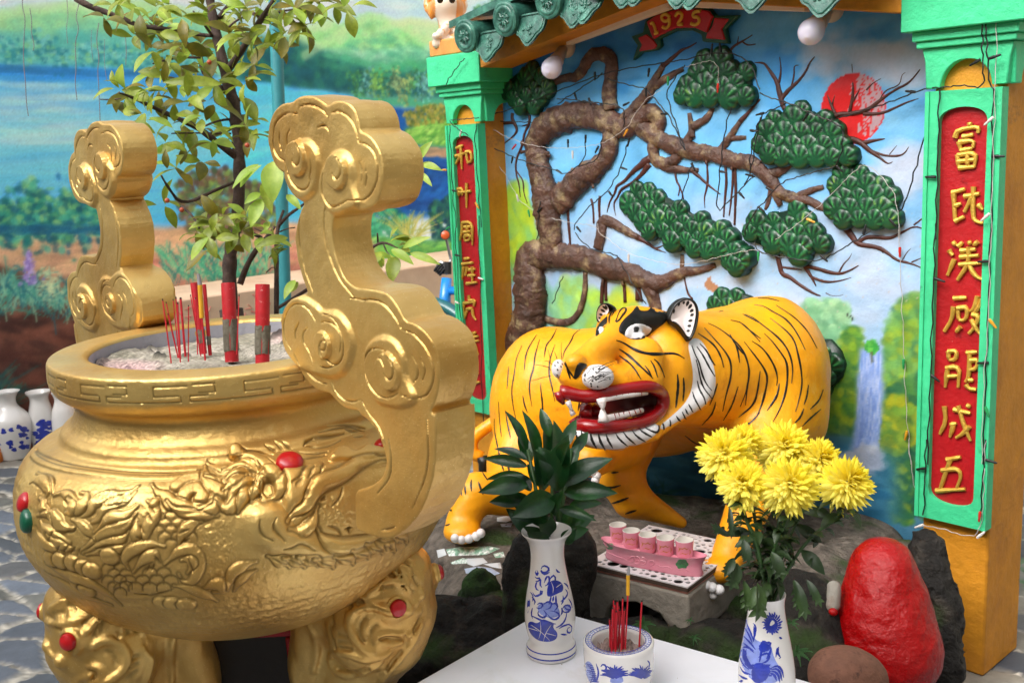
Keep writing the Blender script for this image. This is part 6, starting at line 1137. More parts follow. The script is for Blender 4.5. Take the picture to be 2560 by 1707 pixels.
    for pts,w in (([(1320,560),(1350,640),(1385,700),(1410,800),(1450,890),(1490,940)],.0048),([(1365,570),(1420,640),(1470,740),(1520,820)],.0048),([(1392,545),(1450,600),(1490,680),(1520,725)],.0044),([(1357,680),(1380,760),(1400,860),(1440,950),(1495,1008)],.0048),([(1368,855),(1390,940),(1430,1000),(1440,1055)],.005),([(1332,955),(1350,1020),(1400,1100)],.005),([(1295,1060),(1320,1100),(1345,1140)],.0055),([(1265,1100),(1290,1140),(1310,1160)],.005),([(1240,1125),(1255,1155),(1275,1180)],.005),([(1190,1160),(1210,1185),(1230,1200)],.005),([(1135,1195),(1145,1220),(1138,1245)],.005),([(1075,1220),(1085,1250),(1082,1275)],.005),([(1040,1240),(1048,1270),(1035,1300),(980,1290),(905,1250)],.0045),([(865,1265),(910,1300),(985,1335)],.005),([(810,1285),(850,1330),(930,1375)],.0045),([(738,1298),(780,1350),(845,1395)],.0045),([(675,1305),(700,1350),(775,1410)],.0042),([(595,1315),(610,1360),(655,1425)],.0045),([(530,1310),(545,1370),(590,1440)],.0055),([(460,1290),(470,1350),(515,1425)],.0055),([(385,1285),(395,1340),(420,1390)],.0042),([(342,1285),(350,1320),(358,1350)],.0036),([(325,1285),(335,1310)],.003)):drape_line(rf if pts[0][0] > 1050 else rc,bv,P('B5',*pts),w*.74,1,.0045)
    rf.build('ruff',[TWHITE,TBLACK],t,angle=180);rc.build('chin_fur',[TWHITE,TBLACK],t,angle=180)
    # eyes and brows
    BP = lambda v,pts,lift,mi=1:drape_poly(mb,bv,P(v,*pts),4,lift,mi)
    BP('B5',[(703,445),(708,390),(755,325),(820,272),(850,225),(872,225),(885,262),(958,262),(978,226),(1002,230),(1022,278),(1078,258),(1112,275),(1118,340),(1092,372),(1050,400),(1000,440),(940,495),(855,513),(785,498),(738,462)],.003);BP('B5',[(738,470),(770,406),(828,372),(892,368),(955,384),(1000,408),(960,464),(892,503),(815,506)],.0062,2);BP('B5',[(808,435),(815,405),(842,396),(868,405),(874,435),(868,462),(842,472),(816,463)],.0095)
    BP('B5',[(506,484),(508,430),(535,372),(585,322),(612,303),(606,370),(588,408),(576,395),(560,400),(552,440),(530,470)],.003);BP('B5',[(534,465),(530,425),(552,396),(577,405),(577,430),(560,448)],.006,2);BP('B5',[(508,478),(510,440),(522,422),(538,430),(540,455),(524,475)],.0085)
    for pts,w in (([(668,252),(640,280),(622,320),(625,372)],.0042),([(700,300),(680,350),(675,365),(700,352),(740,300),(772,255),(765,238),(735,242),(710,270),(695,310)],.0042),([(690,240),(665,270),(645,310)],.003),([(775,202),(840,196),(905,205)],.004),([(800,200),(850,205)],.003),
                   ([(680,513),(740,530),(830,590),(930,625),(1040,632),(1150,622),(1210,632),(1262,668)],.0052),([(705,585),(790,640),(870,720),(950,790),(995,838)],.0048),([(705,640),(790,700),(850,770),(893,846)],.0038),([(925,728),(960,770),(985,825)],.0032),([(975,685),(1010,740),(1035,830)],.0034),([(1003,672),(1050,710),(1095,830)],.004),([(1205,800),(1212,900),(1200,1000),(1190,1090)],.0055),([(1255,830),(1262,930),(1250,1030)],.0055),([(246,705),(280,770),(328,838)],.004)):L('B5',pts,w*.72,lift=.0028)
    BP('B5',[(436,716),(390,702),(362,705),(340,740),(318,825),(335,852),(372,818),(395,765),(432,738)],.004)
    mb.build('body',[TORANGE,TBLACK,TWHITE,TMOUTH],t,angle=180)
    # lips: one thick painted roll round the open mouth
    lip = [(200,955,48),(300,965,48),(420,985,50),(560,975,48),(700,945,46),(850,915,44),(980,905,44),(1060,945,46),(1090,1020,46),(1070,1100,46),(1000,1175,44),(880,1222,44),(740,1245,44),(580,1255,46),(440,1248,48),(350,1225,46),(318,1180,36)]
    q = chaikin(lip,2);ctr = np.array([650,1075]);Q3 = []
    for x,y,r in q:
        o = np.array([x,y])-ctr;o = o/np.linalg.norm(o);h_,_ = hit(bv,P1('B5',x+o[0]*38,y+o[1]*38));Q3.append(dep(h_) if h_ is not None and dep(h_) < 2.72 else np.nan)
    Q3 = np.array(Q3);i = np.arange(len(Q3));ok = ~np.isnan(Q3);Q3 = np.interp(i,i[ok],Q3[ok]); 
    for _ in range(6):Q3[1:-1] = (Q3[:-2]+Q3[1:-1]*2+Q3[2:])/4
    pts = np.array([at(P1('B5',x,y),d-.004) for (x,y,r),d in zip(q,Q3)]);b = MB();b.tube(pts,[mm('B5',r*1.32,2.45) for _,_,r in q],16)
    b2 = [(190,950,42,2.41),(205,1010,34,2.41),(235,1050,18,2.42)];b.tube([at(P1('B5',x,y),d) for x,y,r,d in b2],[mm('B5',r,2.42) for _,_,r,_ in b2],12)
    tg = [(420,1165,60,2.45),(430,1090,55,2.47),(480,1080,45,2.5),(520,1150,60,2.47)];b.tube([at(P1('B5',x,y),d) for x,y,r,d in tg],[mm('B5',r,2.45) for _,_,r,_ in tg],12)
    b.build('lips',TRED,t,angle=180)
    # teeth
    TT = mat('painted teeth','dcd2cf',.4,var=.1,bump=.3,bscale=40)
    def rail(pts,r,D0,D1,nm,marks):
        Dd = np.linspace(D0,D1,len(pts));b = MB();b.tube([at(P1('B5',*p),d) for p,d in zip(pts,Dd)],[mm('B5',r_,2.4) for r_ in r],12);o = b.build(nm,TT,t,angle=180);m = MB()
        for (a,c) in marks:
            f = np.interp(a[0],[pts[0][0],pts[-1][0]],[D0,D1]);m.tube([at(P1('B5',*a),f-mm('B5',r[0]*.9,2.4)),at(P1('B5',(a[0]+c[0])/2,(a[1]+c[1])/2),f-mm('B5',r[0]*1.08,2.4)),at(P1('B5',*c),f-mm('B5',r[0]*.85,2.4))],.0011,6)
        m.build('gum_line',TRED,o)
    rail([(560,1020),(700,995),(830,975),(945,962)],[24,23,22,18],2.405,2.47,'upper_teeth',[((685,975),(690,1012)),((735,968),(742,1006)),((787,960),(790,998)),((843,954),(848,990)),((897,946),(902,984))]);rail([(585,1185),(700,1160),(810,1135),(905,1108)],[34,30,26,22],2.405,2.47,'lower_teeth',[((668,1135),(682,1190)),((705,1130),(715,1182)),((745,1122),(752,1168)),((790,1112),(805,1158)),((838,1104),(855,1142)),((880,1092),(895,1128))])
    def fang(a,c,r0,Da,Db):b = MB();A,B = at(P1('B5',*a),Da),at(P1('B5',*c),Db);b.tube([A,A*.6+B*.4,A*.2+B*.8,B],[mm('B5',r0*k,2.4) for k in (1,.78,.42,.12)],12);b.build('fang',TT,t,angle=180)
    fang((558,1010),(572,1105),46,2.375,2.37);fang((575,1210),(565,1080),48,2.375,2.385);fang((268,1030),(312,1120),28,2.41,2.41);fang((318,1150),(285,1070),26,2.415,2.415)
    # whisker pads
    def pad(c,r,D,n,label=None):
        h_,nn = hit(bv,P1('B5',*c));D = dep(h_)+.004 if h_ is not None and D is None else (D or 2.4);C0 = at(P1('B5',*c),D);V,Fc = [],[];k1,k2 = 18,28
        b = MB();prf = [(math.cos(a),math.sin(a)) for a in np.linspace(-math.pi/2,math.pi/2,k1)];b.lathe(prf,k2);W = b.v[0];b.v[0] = C0+np.outer(W[:,0]*mm('B5',r[0],D),RT)+np.outer(W[:,1]*mm('B5',r[1],D),UP)+np.outer(W[:,2]*mm('B5',r[2],D),-fw)
        pb = bvh_of(b.v[0],b.f);g = np.random.default_rng(n)
        for _ in range(n):
            a = g.uniform(0,6.28);rr = math.sqrt(g.uniform(0,.6));p = P1('B5',c[0]+rr*r[0]*math.cos(a),c[1]+rr*r[1]*math.sin(a));drape_line(b,pb,[p,(p[0]+1.2,p[1]+2),(p[0]+1.8,p[1]+4)],.0016,1,.0012,n=4,taper=False)
        o = b.build('whisker_pad',[TWHITE,TBLACK],t,angle=180);return C0
    pad((520,825),(145,108,95),None,15);pad((192,755),(60,80,60),2.43,9)
    g = np.random.default_rng(9);k = MB()
    for _ in range(20):
        y = g.uniform(745,880);x = g.uniform(430,560);A = at(P1('B5',x,y),2.352);B = at(P1('B5',x+g.uniform(50,130),y-g.uniform(10,70)),2.36);k.tube([A,(A+B)/2+np.array([0,0,.002]),B],[.0008,.0007,.0004],5)
    k.build('whiskers',TBLACK,t);k = MB()
    for p in ([(120,745),(60,730),(-20,718)],[(125,700),(115,640),(105,595)],[(140,720),(100,690),(75,690)],[(220,680),(215,610),(215,530)],[(130,815),(60,830),(-40,860)],[(130,770),(100,740),(60,735)],[(180,670),(165,630),(158,610)]):k.tube([at(P1('B5',*q_),2.40) for q_ in p],[.0009,.0007,.0004],5)
    k.build('whiskers',TBLACK,t)
    # ears
    def ear(outl,inner,D,tilt,strokes):
        o = chaikin(outl,2,True);c = o.mean(0);N_ = -fw+RT*tilt;N_ /= np.linalg.norm(N_)
        def pt(x,y,lift):return at(P1('B5',x,y),D)+N_*lift
        b = MB();n = len(o);rings = [(1.0,-.016),(1.03,-.004),(1.0,.008),(.93,.011),(.86,.007)];V = [pt(c[0]+(x-c[0])*s_,c[1]+(y-c[1])*s_,l_) for s_,l_ in rings for x,y in o];Fc = [(a*n+i,a*n+(i+1) % n,(a+1)*n+(i+1) % n,(a+1)*n+i) for a in range(len(rings)-1) for i in range(n)];V.append(pt(c[0],c[1],-.018));m_ = len(V)-1;Fc += [(m_,(i+1) % n,i) for i in range(n)]
        b.add(V,Fc);ob = b.build('ear',TBLACK,t,angle=180)
        w_ = chaikin(inner,2,True);cw = w_.mean(0);b = MB();n = len(w_);rg = [(1.0,.009),(.85,.0055),(.5,-.001),(.2,-.004)];V = [pt(cw[0]+(x-cw[0])*s_,cw[1]+(y-cw[1])*s_,l_) for s_,l_ in rg for x,y in w_]+[pt(cw[0],cw[1],-.004)];Fc = [(a*n+i,a*n+(i+1) % n,(a+1)*n+(i+1) % n,(a+1)*n+i) for a in range(len(rg)-1) for i in range(n)]+[(3*n+i,3*n+(i+1) % n,4*n) for i in range(n)]
        eb = bvh_of(V,Fc);b.add(V,Fc)
        for s_ in strokes:drape_line(b,eb,P('B5',*s_),.0036,1,.002,smooth=False)
        b.build('ear_lining',[TEAR,TBLACK],ob,angle=180)
    ear([(1108,350),(1130,280),(1165,210),(1225,160),(1290,150),(1345,180),(1375,250),(1373,330),(1350,430),(1305,520),(1275,520),(1220,400)],[(1125,350),(1150,260),(1200,185),(1260,165),(1318,185),(1348,250),(1340,340),(1315,440),(1285,500),(1225,400),(1170,350)],2.60,.35,[[(1172,285),(1180,230)],[(1215,222),(1222,175)],[(1257,205),(1262,165)],[(1282,222),(1300,175)],[(1298,245),(1328,205)],[(1312,272),(1342,248)],[(1315,305),(1345,288)],[(1298,350),(1335,340)],[(1290,392),(1325,388)],[(1282,432),(1312,432)],[(1268,465),(1298,470)]])
    ear([(520,350),(518,280),(535,225),(575,195),(625,200),(690,245),(640,290),(590,320),(550,370)],[(526,340),(525,280),(545,232),(580,205),(612,215),(632,265),(600,300),(565,335),(540,360)],2.60,-.3,[[(550,250),(590,272)],[(565,222),(605,250)],[(588,212),(612,245)],[(535,290),(570,300)],[(530,320),(555,330)]])
    # toes and tail
    def toes(v,cs,r,D):
        for c in cs:b = MB();b.lathe([(math.cos(a),math.sin(a)) for a in np.linspace(-1.57,1.57,12)],18);W = b.v[0];b.v[0] = at(P1(v,*c),D)+np.outer(W[:,0]*mm(v,r,D),RT)+np.outer(W[:,1]*mm(v,r*1.15,D)*1.1,-fw)+np.outer(W[:,2]*mm(v,r,D),UP);b.build('toe',TWHITE,t,angle=180)
    toes('B3',[(150,632),(192,640),(238,635),(285,620),(315,600)],30,3.10);toes('B3',[(1770,935),(1810,950),(1855,965)],34,2.42);toes('B3',[(1815,1000),(1755,910)],26,2.43);toes('B3',[(1040,205),(1065,230),(1055,260)],28,2.66)
    b = MB();b.tube([at(P1('D',*q_),3.5) for q_ in chaikin([(1150,960),(1110,985),(1082,1010),(1085,1042),(1108,1050)],2)],.021,14);ob = b.build('tail',TORANGE,t,angle=180);b = MB();b.tube([at(P1('D',*q_),3.49) for q_ in [(1108,1048),(1112,1065),(1108,1085),(1100,1098)]],[.021,.019,.014,.004],12);b.build('tail_tip',TBLACK,ob,angle=180)
tiger()

# ================================================================== the rocky ledge and its stones
def rockmat(name,c,c2,c3,rough=.85,moss=.55,spec=.35):
    m = mat(name,c,rough,var=.5,vscale=26,bump=1.0,bscale=34,col2=c2,c2scale=7,c2lo=.52,c2hi=.72,spec=spec,bdist=.03);t = m.node_tree;b = t.nodes['Principled BSDF'];N = t.nodes.new;L = t.links.new;src = b.inputs['Base Color'].links[0].from_socket
    co = N('ShaderNodeTexCoord').outputs['Object'];n = N('ShaderNodeTexNoise');n.inputs['Scale'].default_value = 5.5;n.inputs['Detail'].default_value = 9;L(co,n.inputs['Vector']);r = N('ShaderNodeValToRGB');r.color_ramp.elements[0].position = moss;r.color_ramp.elements[1].position = moss+.1;L(n.outputs['Fac'],r.inputs['Fac'])
    mx = N('ShaderNodeMixRGB');L(r.outputs[0],mx.inputs[0]);L(src,mx.inputs[1]);mx.inputs[2].default_value = (*lin(c3),1);L(mx.outputs[0],b.inputs['Base Color']);return m
ROCK = rockmat('stained rock','1d1a16','4c443b','2f4518',moss=.56);LEDGE = rockmat('ledge plaster','6a6158','241f1b','32451d',moss=.57);DARK = rockmat('black wet rock','1f1c19','5a5248','33451c',moss=.58,rough=.6);MOSS = mat('moss','24400f',.95,var=.5,vscale=40,bump=1.0,bscale=70,col2='12200a',c2scale=18,c2lo=.4,c2hi=.6)
def rock(name,label,cat,prims,m,res=.009,amp=.02,f=4,k=.05,seed=1,oc=6,kind=None,smooth=2):
    V,Q = sdf_solid(prims,res,k=k,pad=.05,warp=lambda x,y,z:amp*(fbm(x,y,z,f,oc,seed)+(.9*(np.abs(fbm(x,y,z,f*2.3,3,seed+50))-.3) if amp > .009 else 0)),smooth=smooth)
    mb = MB();mb.add(V,Q);o = mb.build(name,m,None,angle=180);return tag(o,label,cat,kind=kind)
pr = []
for x,y,z,rx,ry,rz in ((-2.62,2.40,.10,.36,.36,.22),(-2.36,2.10,.08,.34,.34,.24),(-2.0,2.35,.12,.45,.45,.24),(-1.68,2.50,.13,.36,.34,.26),(-1.50,2.62,.12,.22,.22,.26),(-2.10,1.86,.05,.24,.24,.26),(-1.90,2.00,.10,.32,.28,.25),(-1.66,2.12,.10,.32,.28,.26),(-1.45,2.40,.10,.20,.26,.24),(-1.50,2.10,.06,.22,.24,.26)):pr.append(('ell',(x,y,z),(rx,ry,rz)))
V,Q = sdf_solid(pr,.011,k=.07,pad=.05,warp=lambda x,y,z:.016*fbm(x,y,z,3.5,5,91),smooth=2,top=lambda x,y:.275+.10*np.clip((x+2.1)/.5,0,1)*np.clip((2.3-y)/.4,0,1)+.055*np.clip((x+1.95)/.4,0,1)+.014*fbm(x,y,0,2.2,4,92))
mb = MB();mb.add(V,Q);tag(mb.build('rock_ledge',LEDGE,None,angle=180),'low stained rock ledge that the tiger stands on below the painted wall','rock ledge');LB = bvh_of(V,Q)
def er(v,c,D,r):return e(v,c,D,r)
rock('mossy_mound','round bright green moss covered mound beside the gold burner','mossy rock',[er('B3',(310,985),2.66,(125,150,120)),er('B3',(260,1090),2.68,(110,90,120))],MOSS,.006,.010,9,.04,2)
rock('standing_stone','dark upright mossy stone directly behind the lotus vase','stone',[cp('B3',(760,700),2.42,215,(720,1150),2.40,250),er('B3',(640,900),2.42,(185,260,150)),er('B3',(930,800),2.42,(120,230,120))],ROCK,.008,.014,6,.05,3)
rock('dark_rock','low black wet rock between the gold burner leg and the white table','rock',[er('D',(1010,1440),2.62,(110,70,110)),er('D',(1110,1480),2.55,(110,70,110)),er('D',(960,1520),2.55,(120,60,110)),er('D',(1130,1420),2.62,(60,60,80))],ROCK,.010,.016,5,.06,4)
rock('dark_rock','black mossy rock under the concrete stool behind the white table','rock',[er('D',(1420,1490),2.42,(110,75,90)),er('D',(1560,1500),2.40,(150,60,90)),er('D',(1400,1400),2.62,(90,70,90)),er('D',(1640,1430),2.56,(120,70,90)),er('D',(1690,1500),2.32,(120,70,90))],ROCK,.010,.016,5,.06,5)
rock('dark_rock','black ferny rock between the phoenix vase and the red stone','rock',[er('D',(1850,1470),2.30,(100,90,90)),er('D',(1800,1380),2.42,(90,70,90)),er('D',(1880,1390),2.42,(70,60,90)),er('D',(1860,1560),2.2,(110,70,90))],ROCK,.010,.016,5,.06,6)
rock('rock_shelf','flat brown rock shelf behind the flowers, left of the red stone','rock',[er('D',(1900,1310),2.62,(110,52,140)),er('D',(2010,1280),2.7,(95,45,130)),er('D',(1850,1345),2.5,(90,40,100)),er('D',(2090,1330),2.62,(60,60,100))],LEDGE,.010,.016,5,.06,7)
rock('black_rock_column','jagged black rock leaning against the foot of the near pillar','rock',[cp('D',(2140,1250),2.50,28,(2160,1380),2.46,38),cp('D',(2160,1380),2.46,38,(2175,1540),2.42,42),er('D',(2125,1300),2.5,(34,60,50))],DARK,.007,.016,8,.04,8)
EGGM = mat('red enamel','a00206',.27,var=.14,vscale=14,bump=.9,bscale=36,spec=.4,rvar=.08,chip=[('6a0406',8,.58,.76)])
rock('red_stone','large egg shaped stone painted glossy red at the foot of the near pillar','painted stone',[er('D',(2036,1450),2.27,(113,130,110)),er('D',(2030,1340),2.28,(80,108,84)),er('D',(2046,1510),2.26,(100,84,102))],EGGM,.005,.0055,8,.05,9)
rock('red_pebble','small red painted pebble beside the big red stone','painted stone',[er('B4',(732,1108),2.2,(32,28,30))],EGGM,.004,.002,20,.02,10)
rock('grey_pebble','small grey upright stone between the red stone and the dark rock','stone',[cp('B4',(740,950),2.26,45,(725,1070),2.25,48)],mat('grey stone','8f8a80',.8,var=.2,vscale=14,bump=.4,col2='6b4f40',c2scale=9,c2lo=.55,c2hi=.7),.005,.004,14,.03,11)
rock('brown_boulder','smooth brown boulder in front of the red stone','stone',[er('B4',(840,1540),2.05,(245,190,180)),er('B4',(780,1480),2.05,(130,110,120))],mat('brown sandstone','7a5240',.8,var=.22,vscale=50,bump=.5,bscale=60,col2='4a2e24',c2scale=45,c2lo=.55,c2hi=.68),.008,.006,5,.06,12)

# ---- broken tiles set into the ledge
t = thing('mosaic_patch','patch of broken white and green patterned tiles on the ledge near the left paw','mosaic',onZ(P1('B3',260,760),.28))
SH = [mat('tile white','cfd2d4',.3,bump=.1),mat('tile green floral','7fae93',.35,var=.5,vscale=90,bump=.1,col2='e2e6e2',c2scale=60,c2lo=.45,c2hi=.55),mat('tile blue','a9b6cc',.3,var=.2,vscale=60)]
for i,pl in enumerate(([(90,705),(180,690),(380,685),(440,700),(350,740),(110,748)],[(120,790),(200,760),(260,775),(250,795),(130,800)],[(210,765),(330,760),(360,790),(270,815),(230,800)],[(210,830),(300,815),(380,825),(440,860),(380,880),(220,860)],[(330,800),(440,790),(450,830),(390,820)],[(395,735),(460,720),(470,755),(410,760)],[(420,500),(520,480),(560,500),(480,530),(420,525)],[(440,540),(520,535),(510,560),(450,560)],[(30,710),(80,700),(95,740),(40,760)])):
    b = MB();drape_poly(b,LB,P('B3',*pl),7,.006,smooth=False)
    if b.n:b.build('tile_shard',SH[(1,1,0,2,0,1,0,2,0)[i]],t,angle=40)

# ---- white table
ZT = .5;AP = np.array([-1.472,1.4056]);DX = np.array([.9855,.1697]);DY = np.array([.1110,-.9938])
t = thing('white_table','plain white table holding the two vases and the blue incense bowl','table',(AP[0]+.4,AP[1]-.35,0))
WTM = mat('white table top','e8e9f0',.38,var=.03,vscale=14,bump=.05,bscale=30,rvar=.1,chip=[('d3d2cf',4,.54,.74),('9a8f80',60,.73,.75)])
def tq(a,b_,z):q = AP+DX*a+DY*b_;return (q[0],q[1],z)
b = MB();b.prism([tq(0,0,ZT),tq(1.0,0,ZT),tq(1.0,.78,ZT),tq(0,.78,ZT)],(0,0,-.022));b.build('table_top',WTM,t,bevel=.0025)
for a,c in ((.04,.04),(.92,.04),(.04,.70),(.92,.70)):b = MB();b.prism([tq(a,c,ZT-.0225),tq(a+.04,c,ZT-.0225),tq(a+.04,c+.04,ZT-.0225),tq(a,c+.04,ZT-.0225)],(0,0,-(ZT-.024)));b.build('leg',WTM,t,bevel=.003)
b = MB();b.prism([tq(.03,.03,.16),tq(.97,.03,.16),tq(.97,.75,.16),tq(.03,.75,.16)],(0,0,-.02));b.build('lower_shelf',WTM,t)
b = MB();g = np.random.default_rng(44)
for _ in range(46):
    a,c = g.uniform(.02,.95),g.uniform(.02,.5);r = g.uniform(.0006,.0016);b.lathe([(r,0),(r*.6,r*.5),(0,r*.6)],6,tq(a,c,ZT+.0002))
tag(b.build('table_crumbs',mat('crumbs','8a7a52',.9)),'scattered crumbs of ash on the white table top','crumbs',kind='stuff')

# ---- porcelain
PORC = mat('white porcelain','dedbd8',.16,var=.03,vscale=8,bump=.03,spec=.5,coat=.5);BLUE = mat('cobalt glaze','23349c',.2,var=.35,vscale=50,coat=.5);BLUEL = mat('pale cobalt glaze','7f8fd0',.2,var=.3,vscale=60,coat=.5)
def porcelain(name,label,cat,base,prof,group=None,n=64):
    t = thing(name,label,cat,base,group);b = MB();b.lathe(prof,n,base);return t,b,bvh_of(b.v[0],b.f)
VB = onZ(P1('B3',772,1372),ZT);VD = dep(VB);vk = lambda x:mm('B3',x,VD);zs = (0.5+.2285-.5)/735
VP = [(0,0),(155,0),(161,6),(163,40),(160,62),(150,78),(142,96),(146,120),(156,165),(163,215),(163,260),(156,320),(143,390),(128,460),(115,530),(107,590),(105,640),(110,690),(124,725),(143,750),(160,768),(163,774),(160,778),(148,766),(122,735),(100,690),(96,640),(96,600)]
vp = [(vk(r),vk(z)*1.0/.93) for r,z in VP];vp = resample(chaikin(vp,2),90)
vt,b,vb = porcelain('lotus_vase','white vase painted with blue lotus, holding dark green leafy stems','vase',VB,vp)
def pot_strokes(b,bv,v,strokes,polys,w=.0011,mi=1,pl=2):
    for pts in polys:drape_poly(b,bv,P(v,*pts),4,.0005,pl)
    for s_ in strokes:drape_line(b,bv,P(v,*s_),w*2.0,mi,.0009)
LOT = [[(665,850),(672,870),(690,858),(680,840)],[(665,880),(680,895),(705,885),(700,905),(670,910)],[(680,910),(668,935),(672,960),(690,970)],[(705,900),(695,930),(710,950)],[(650,980),(665,1010),(690,1000),(715,985),(710,965),(695,975),(705,1000)],[(725,920),(735,890),(750,870),(762,900),(750,930),(730,940)],[(762,895),(785,865),(800,890),(790,915)],[(705,830),(715,808),(740,812),(760,830),(745,850),(715,855),(705,835)],[(700,840),(725,870),(760,850)],[(770,1000),(765,1030),(755,1060)],[(785,1005),(780,1040)],[(800,1000),(800,1050),(812,1080)],[(680,1060),(700,1045),(720,1060),(700,1090),(675,1080)],[(720,1060),(745,1040),(775,1045),(765,1085),(735,1090)],[(775,1060),(800,1045),(815,1075),(790,1100)],[(690,1100),(680,1125),(720,1150),(745,1125),(720,1095)],[(745,1120),(765,1150),(800,1160),(830,1130),(800,1105),(765,1100)],[(830,1130),(845,1105),(835,1080)],[(840,1090),(855,1065),(885,1062),(900,1085),(880,1110),(850,1110),(842,1095)],[(855,1075),(870,1095),(895,1090)],[(870,1110),(865,1150),(840,1190),(800,1210)],[(850,920),(875,935),(880,960)],[(860,960),(880,985),(860,1020),(830,1040)],[(845,1000),(850,1030),(835,1060)],[(880,1020),(900,1050),(905,1080)],[(880,1190),(905,1195),(900,1240),(875,1245),(870,1215),(890,1205)],[(820,1215),(850,1195),(890,1185)],[(830,1250),(870,1255)],[(650,1080),(640,1120),(650,1150)],[(635,980),(655,1000),(650,1040)],[(645,1010),(670,1040),(660,1060)],[(640,1130),(700,1160),(760,1180),(800,1185)],[(800,830),(812,850),(826,852)]]
drape_poly(b,vb,P('B3',(676,1062),(745,1040),(780,1045),(816,1075),(832,1130),(765,1152),(690,1122)),4,.0004,2);drape_poly(b,vb,P('B3',(842,1088),(870,1062),(902,1085),(880,1112)),4,.0004,2)
pot_strokes(b,vb,'B3',LOT,[[(745,945),(760,912),(790,900),(830,910),(850,940),(845,975),(820,985),(790,1000),(765,1010),(740,1005)],[(618,1180),(640,1165),(680,1185),(715,1150),(750,1165),(790,1180),(780,1210),(812,1240),(808,1280),(770,1300),(720,1300),(680,1290),(640,1255),(622,1220)],[(612,1050),(622,1020),(635,1030),(632,1080),(615,1130)],[(665,840),(682,838),(690,870),(672,878)]],.0010,1,1)
for s_ in ([(640,1190),(700,1230),(760,1290)],[(700,1170),(705,1230),(690,1280)],[(770,1190),(735,1240),(720,1295)],[(625,1210),(690,1230)],[(800,1260),(740,1245)],[(770,915),(785,950),(780,985)],[(835,925),(800,950)]):drape_line(b,vb,P('B3',*s_),.0008,3,.0012)
vpa = np.asarray(vp);zb = lambda z:np.interp(z,vpa[8:60,1],vpa[8:60,0])
for z0,z1 in ((.0075,.0105),(.0195,.0215)):b.lathe([(zb(z)+.0005,z) for z in np.linspace(z0,z1,3)],64,VB,1)
b.build('body',[PORC,BLUE,BLUEL,PORC],vt,angle=60)
def leafmesh(mb,base,tip,width,nrm,curl=.12,fold=.18,mi=0,shape=.42,n=12,col=None):
    base = np.asarray(base,float);tip = np.asarray(tip,float);ax = tip-base;L = np.linalg.norm(ax);a = ax/L;nrm = np.asarray(nrm,float);nrm = nrm-a*(nrm @ a);nrm /= np.linalg.norm(nrm)+1e-9;s = np.cross(a,nrm);V = []
    for i in range(n+1):
        t = i/n;w_ = width*(math.sin(math.pi*t**(math.log(.5)/math.log(shape))))**.85 if 0 < t < 1 else width*.02;c = base+a*L*t+nrm*L*curl*(math.sin(math.pi*t)*.7-t*t*.6)
        for f in (-1,-.5,0,.5,1):V.append(c+s*w_*f+nrm*w_*fold*abs(f)*1.6)
    F = [(i*5+j,i*5+j+1,(i+1)*5+j+1,(i+1)*5+j) for i in range(n) for j in range(4)]
    mb.add(V,F,mi,col)
def leafmat(name,c,c2,rough=.35,trans=.25,var=.25):
    m = mat(name,c,rough,var=var,vscale=18,bump=.12,bscale=120,col2=c2,c2scale=9,c2lo=.45,c2hi=.65);t = m.node_tree;b = t.nodes['Principled BSDF'];tr = t.nodes.new('ShaderNodeBsdfTranslucent');src = b.inputs['Base Color'].links[0].from_socket;t.links.new(src,tr.inputs['Color']);mx = t.nodes.new('ShaderNodeMixShader');mx.inputs[0].default_value = trans;t.links.new(b.outputs[0],mx.inputs[1]);t.links.new(tr.outputs[0],mx.inputs[2]);t.links.new(mx.outputs[0],t.nodes['Material Output'].inputs[0]);return m
DRM = leafmat('dark glossy leaf','143a1a','24561f',.28,.12);STEM = mat('green stem','2f4f22',.5,var=.2)
dt = thing('leaf_bouquet','bunch of dark green pointed leaves standing in the lotus vase','plant',VB+np.array([0,0,.2]))
DL = [((770,200),(690,40),60,.0),((800,330),(870,-30),85,-.05),((720,330),(665,60),70,-.05),((810,260),(800,-130),70,.03),((740,130),(745,-180),48,.06),((680,150),(595,-200),50,.05),((640,150),(560,-60),42,.07),((610,80),(480,-200),40,.08),((620,170),(330,110),40,.05),((620,130),(400,45),34,.06),((600,225),(345,248),30,.04),((620,290),(300,330),62,-.02),((790,370),(520,490),80,-.09),((590,400),(370,395),48,.0),((640,440),(490,340),52,.02),((830,290),(1160,110),70,-.04),((850,340),(1195,335),62,-.05),((860,300),(1050,300),30,.03),((820,440),(1060,515),36,-.06),((760,500),(540,500),48,-.07),((860,600),(1050,480),50,.02),((720,640),(480,440),60,.0),((800,620),(990,400),55,.05),((830,640),(1010,570),48,-.01),((740,670),(560,560),52,-.03),((760,680),(620,600),46,-.05),((850,660),(930,570),44,-.04),((870,200),(950,20),48,.03),((850,60),(930,-140),40,.06),((690,300),(620,150),46,.02),((880,430),(1100,400),40,.05),((720,560),(600,420),50,.04),((640,330),(540,210),40,.06),((770,620),(690,480),60,-.02),((830,560),(900,420),55,.0),((900,100),(1010,-60),36,.07),((760,-20),(700,-210),36,.04),((830,150),(880,10),50,-.08),((740,280),(700,130),55,-.09),((780,480),(840,330),50,-.07)]
b = MB();lf = MB()
for (bs,tp,w_,off) in DL:
    A = at(P1('B3',*bs),VD+off*.5);B = at(P1('B3',*tp),VD+off);leafmesh(lf,A,B,mm('B3',w_*1.05,VD),-fw*.8+UP*.45+RT*g.normal(0,.35),.10,.22)
lf.build('leaves',DRM,dt,angle=180)
for x,tx in ((745,680),(770,780),(795,860),(760,620),(785,900)):b.tube([at(P1('B3',x,760),VD),at(P1('B3',(x+tx)/2,420),VD),at(P1('B3',tx,60),VD+.02)],.0035,8)
b.build('stems',STEM,dt,angle=180)

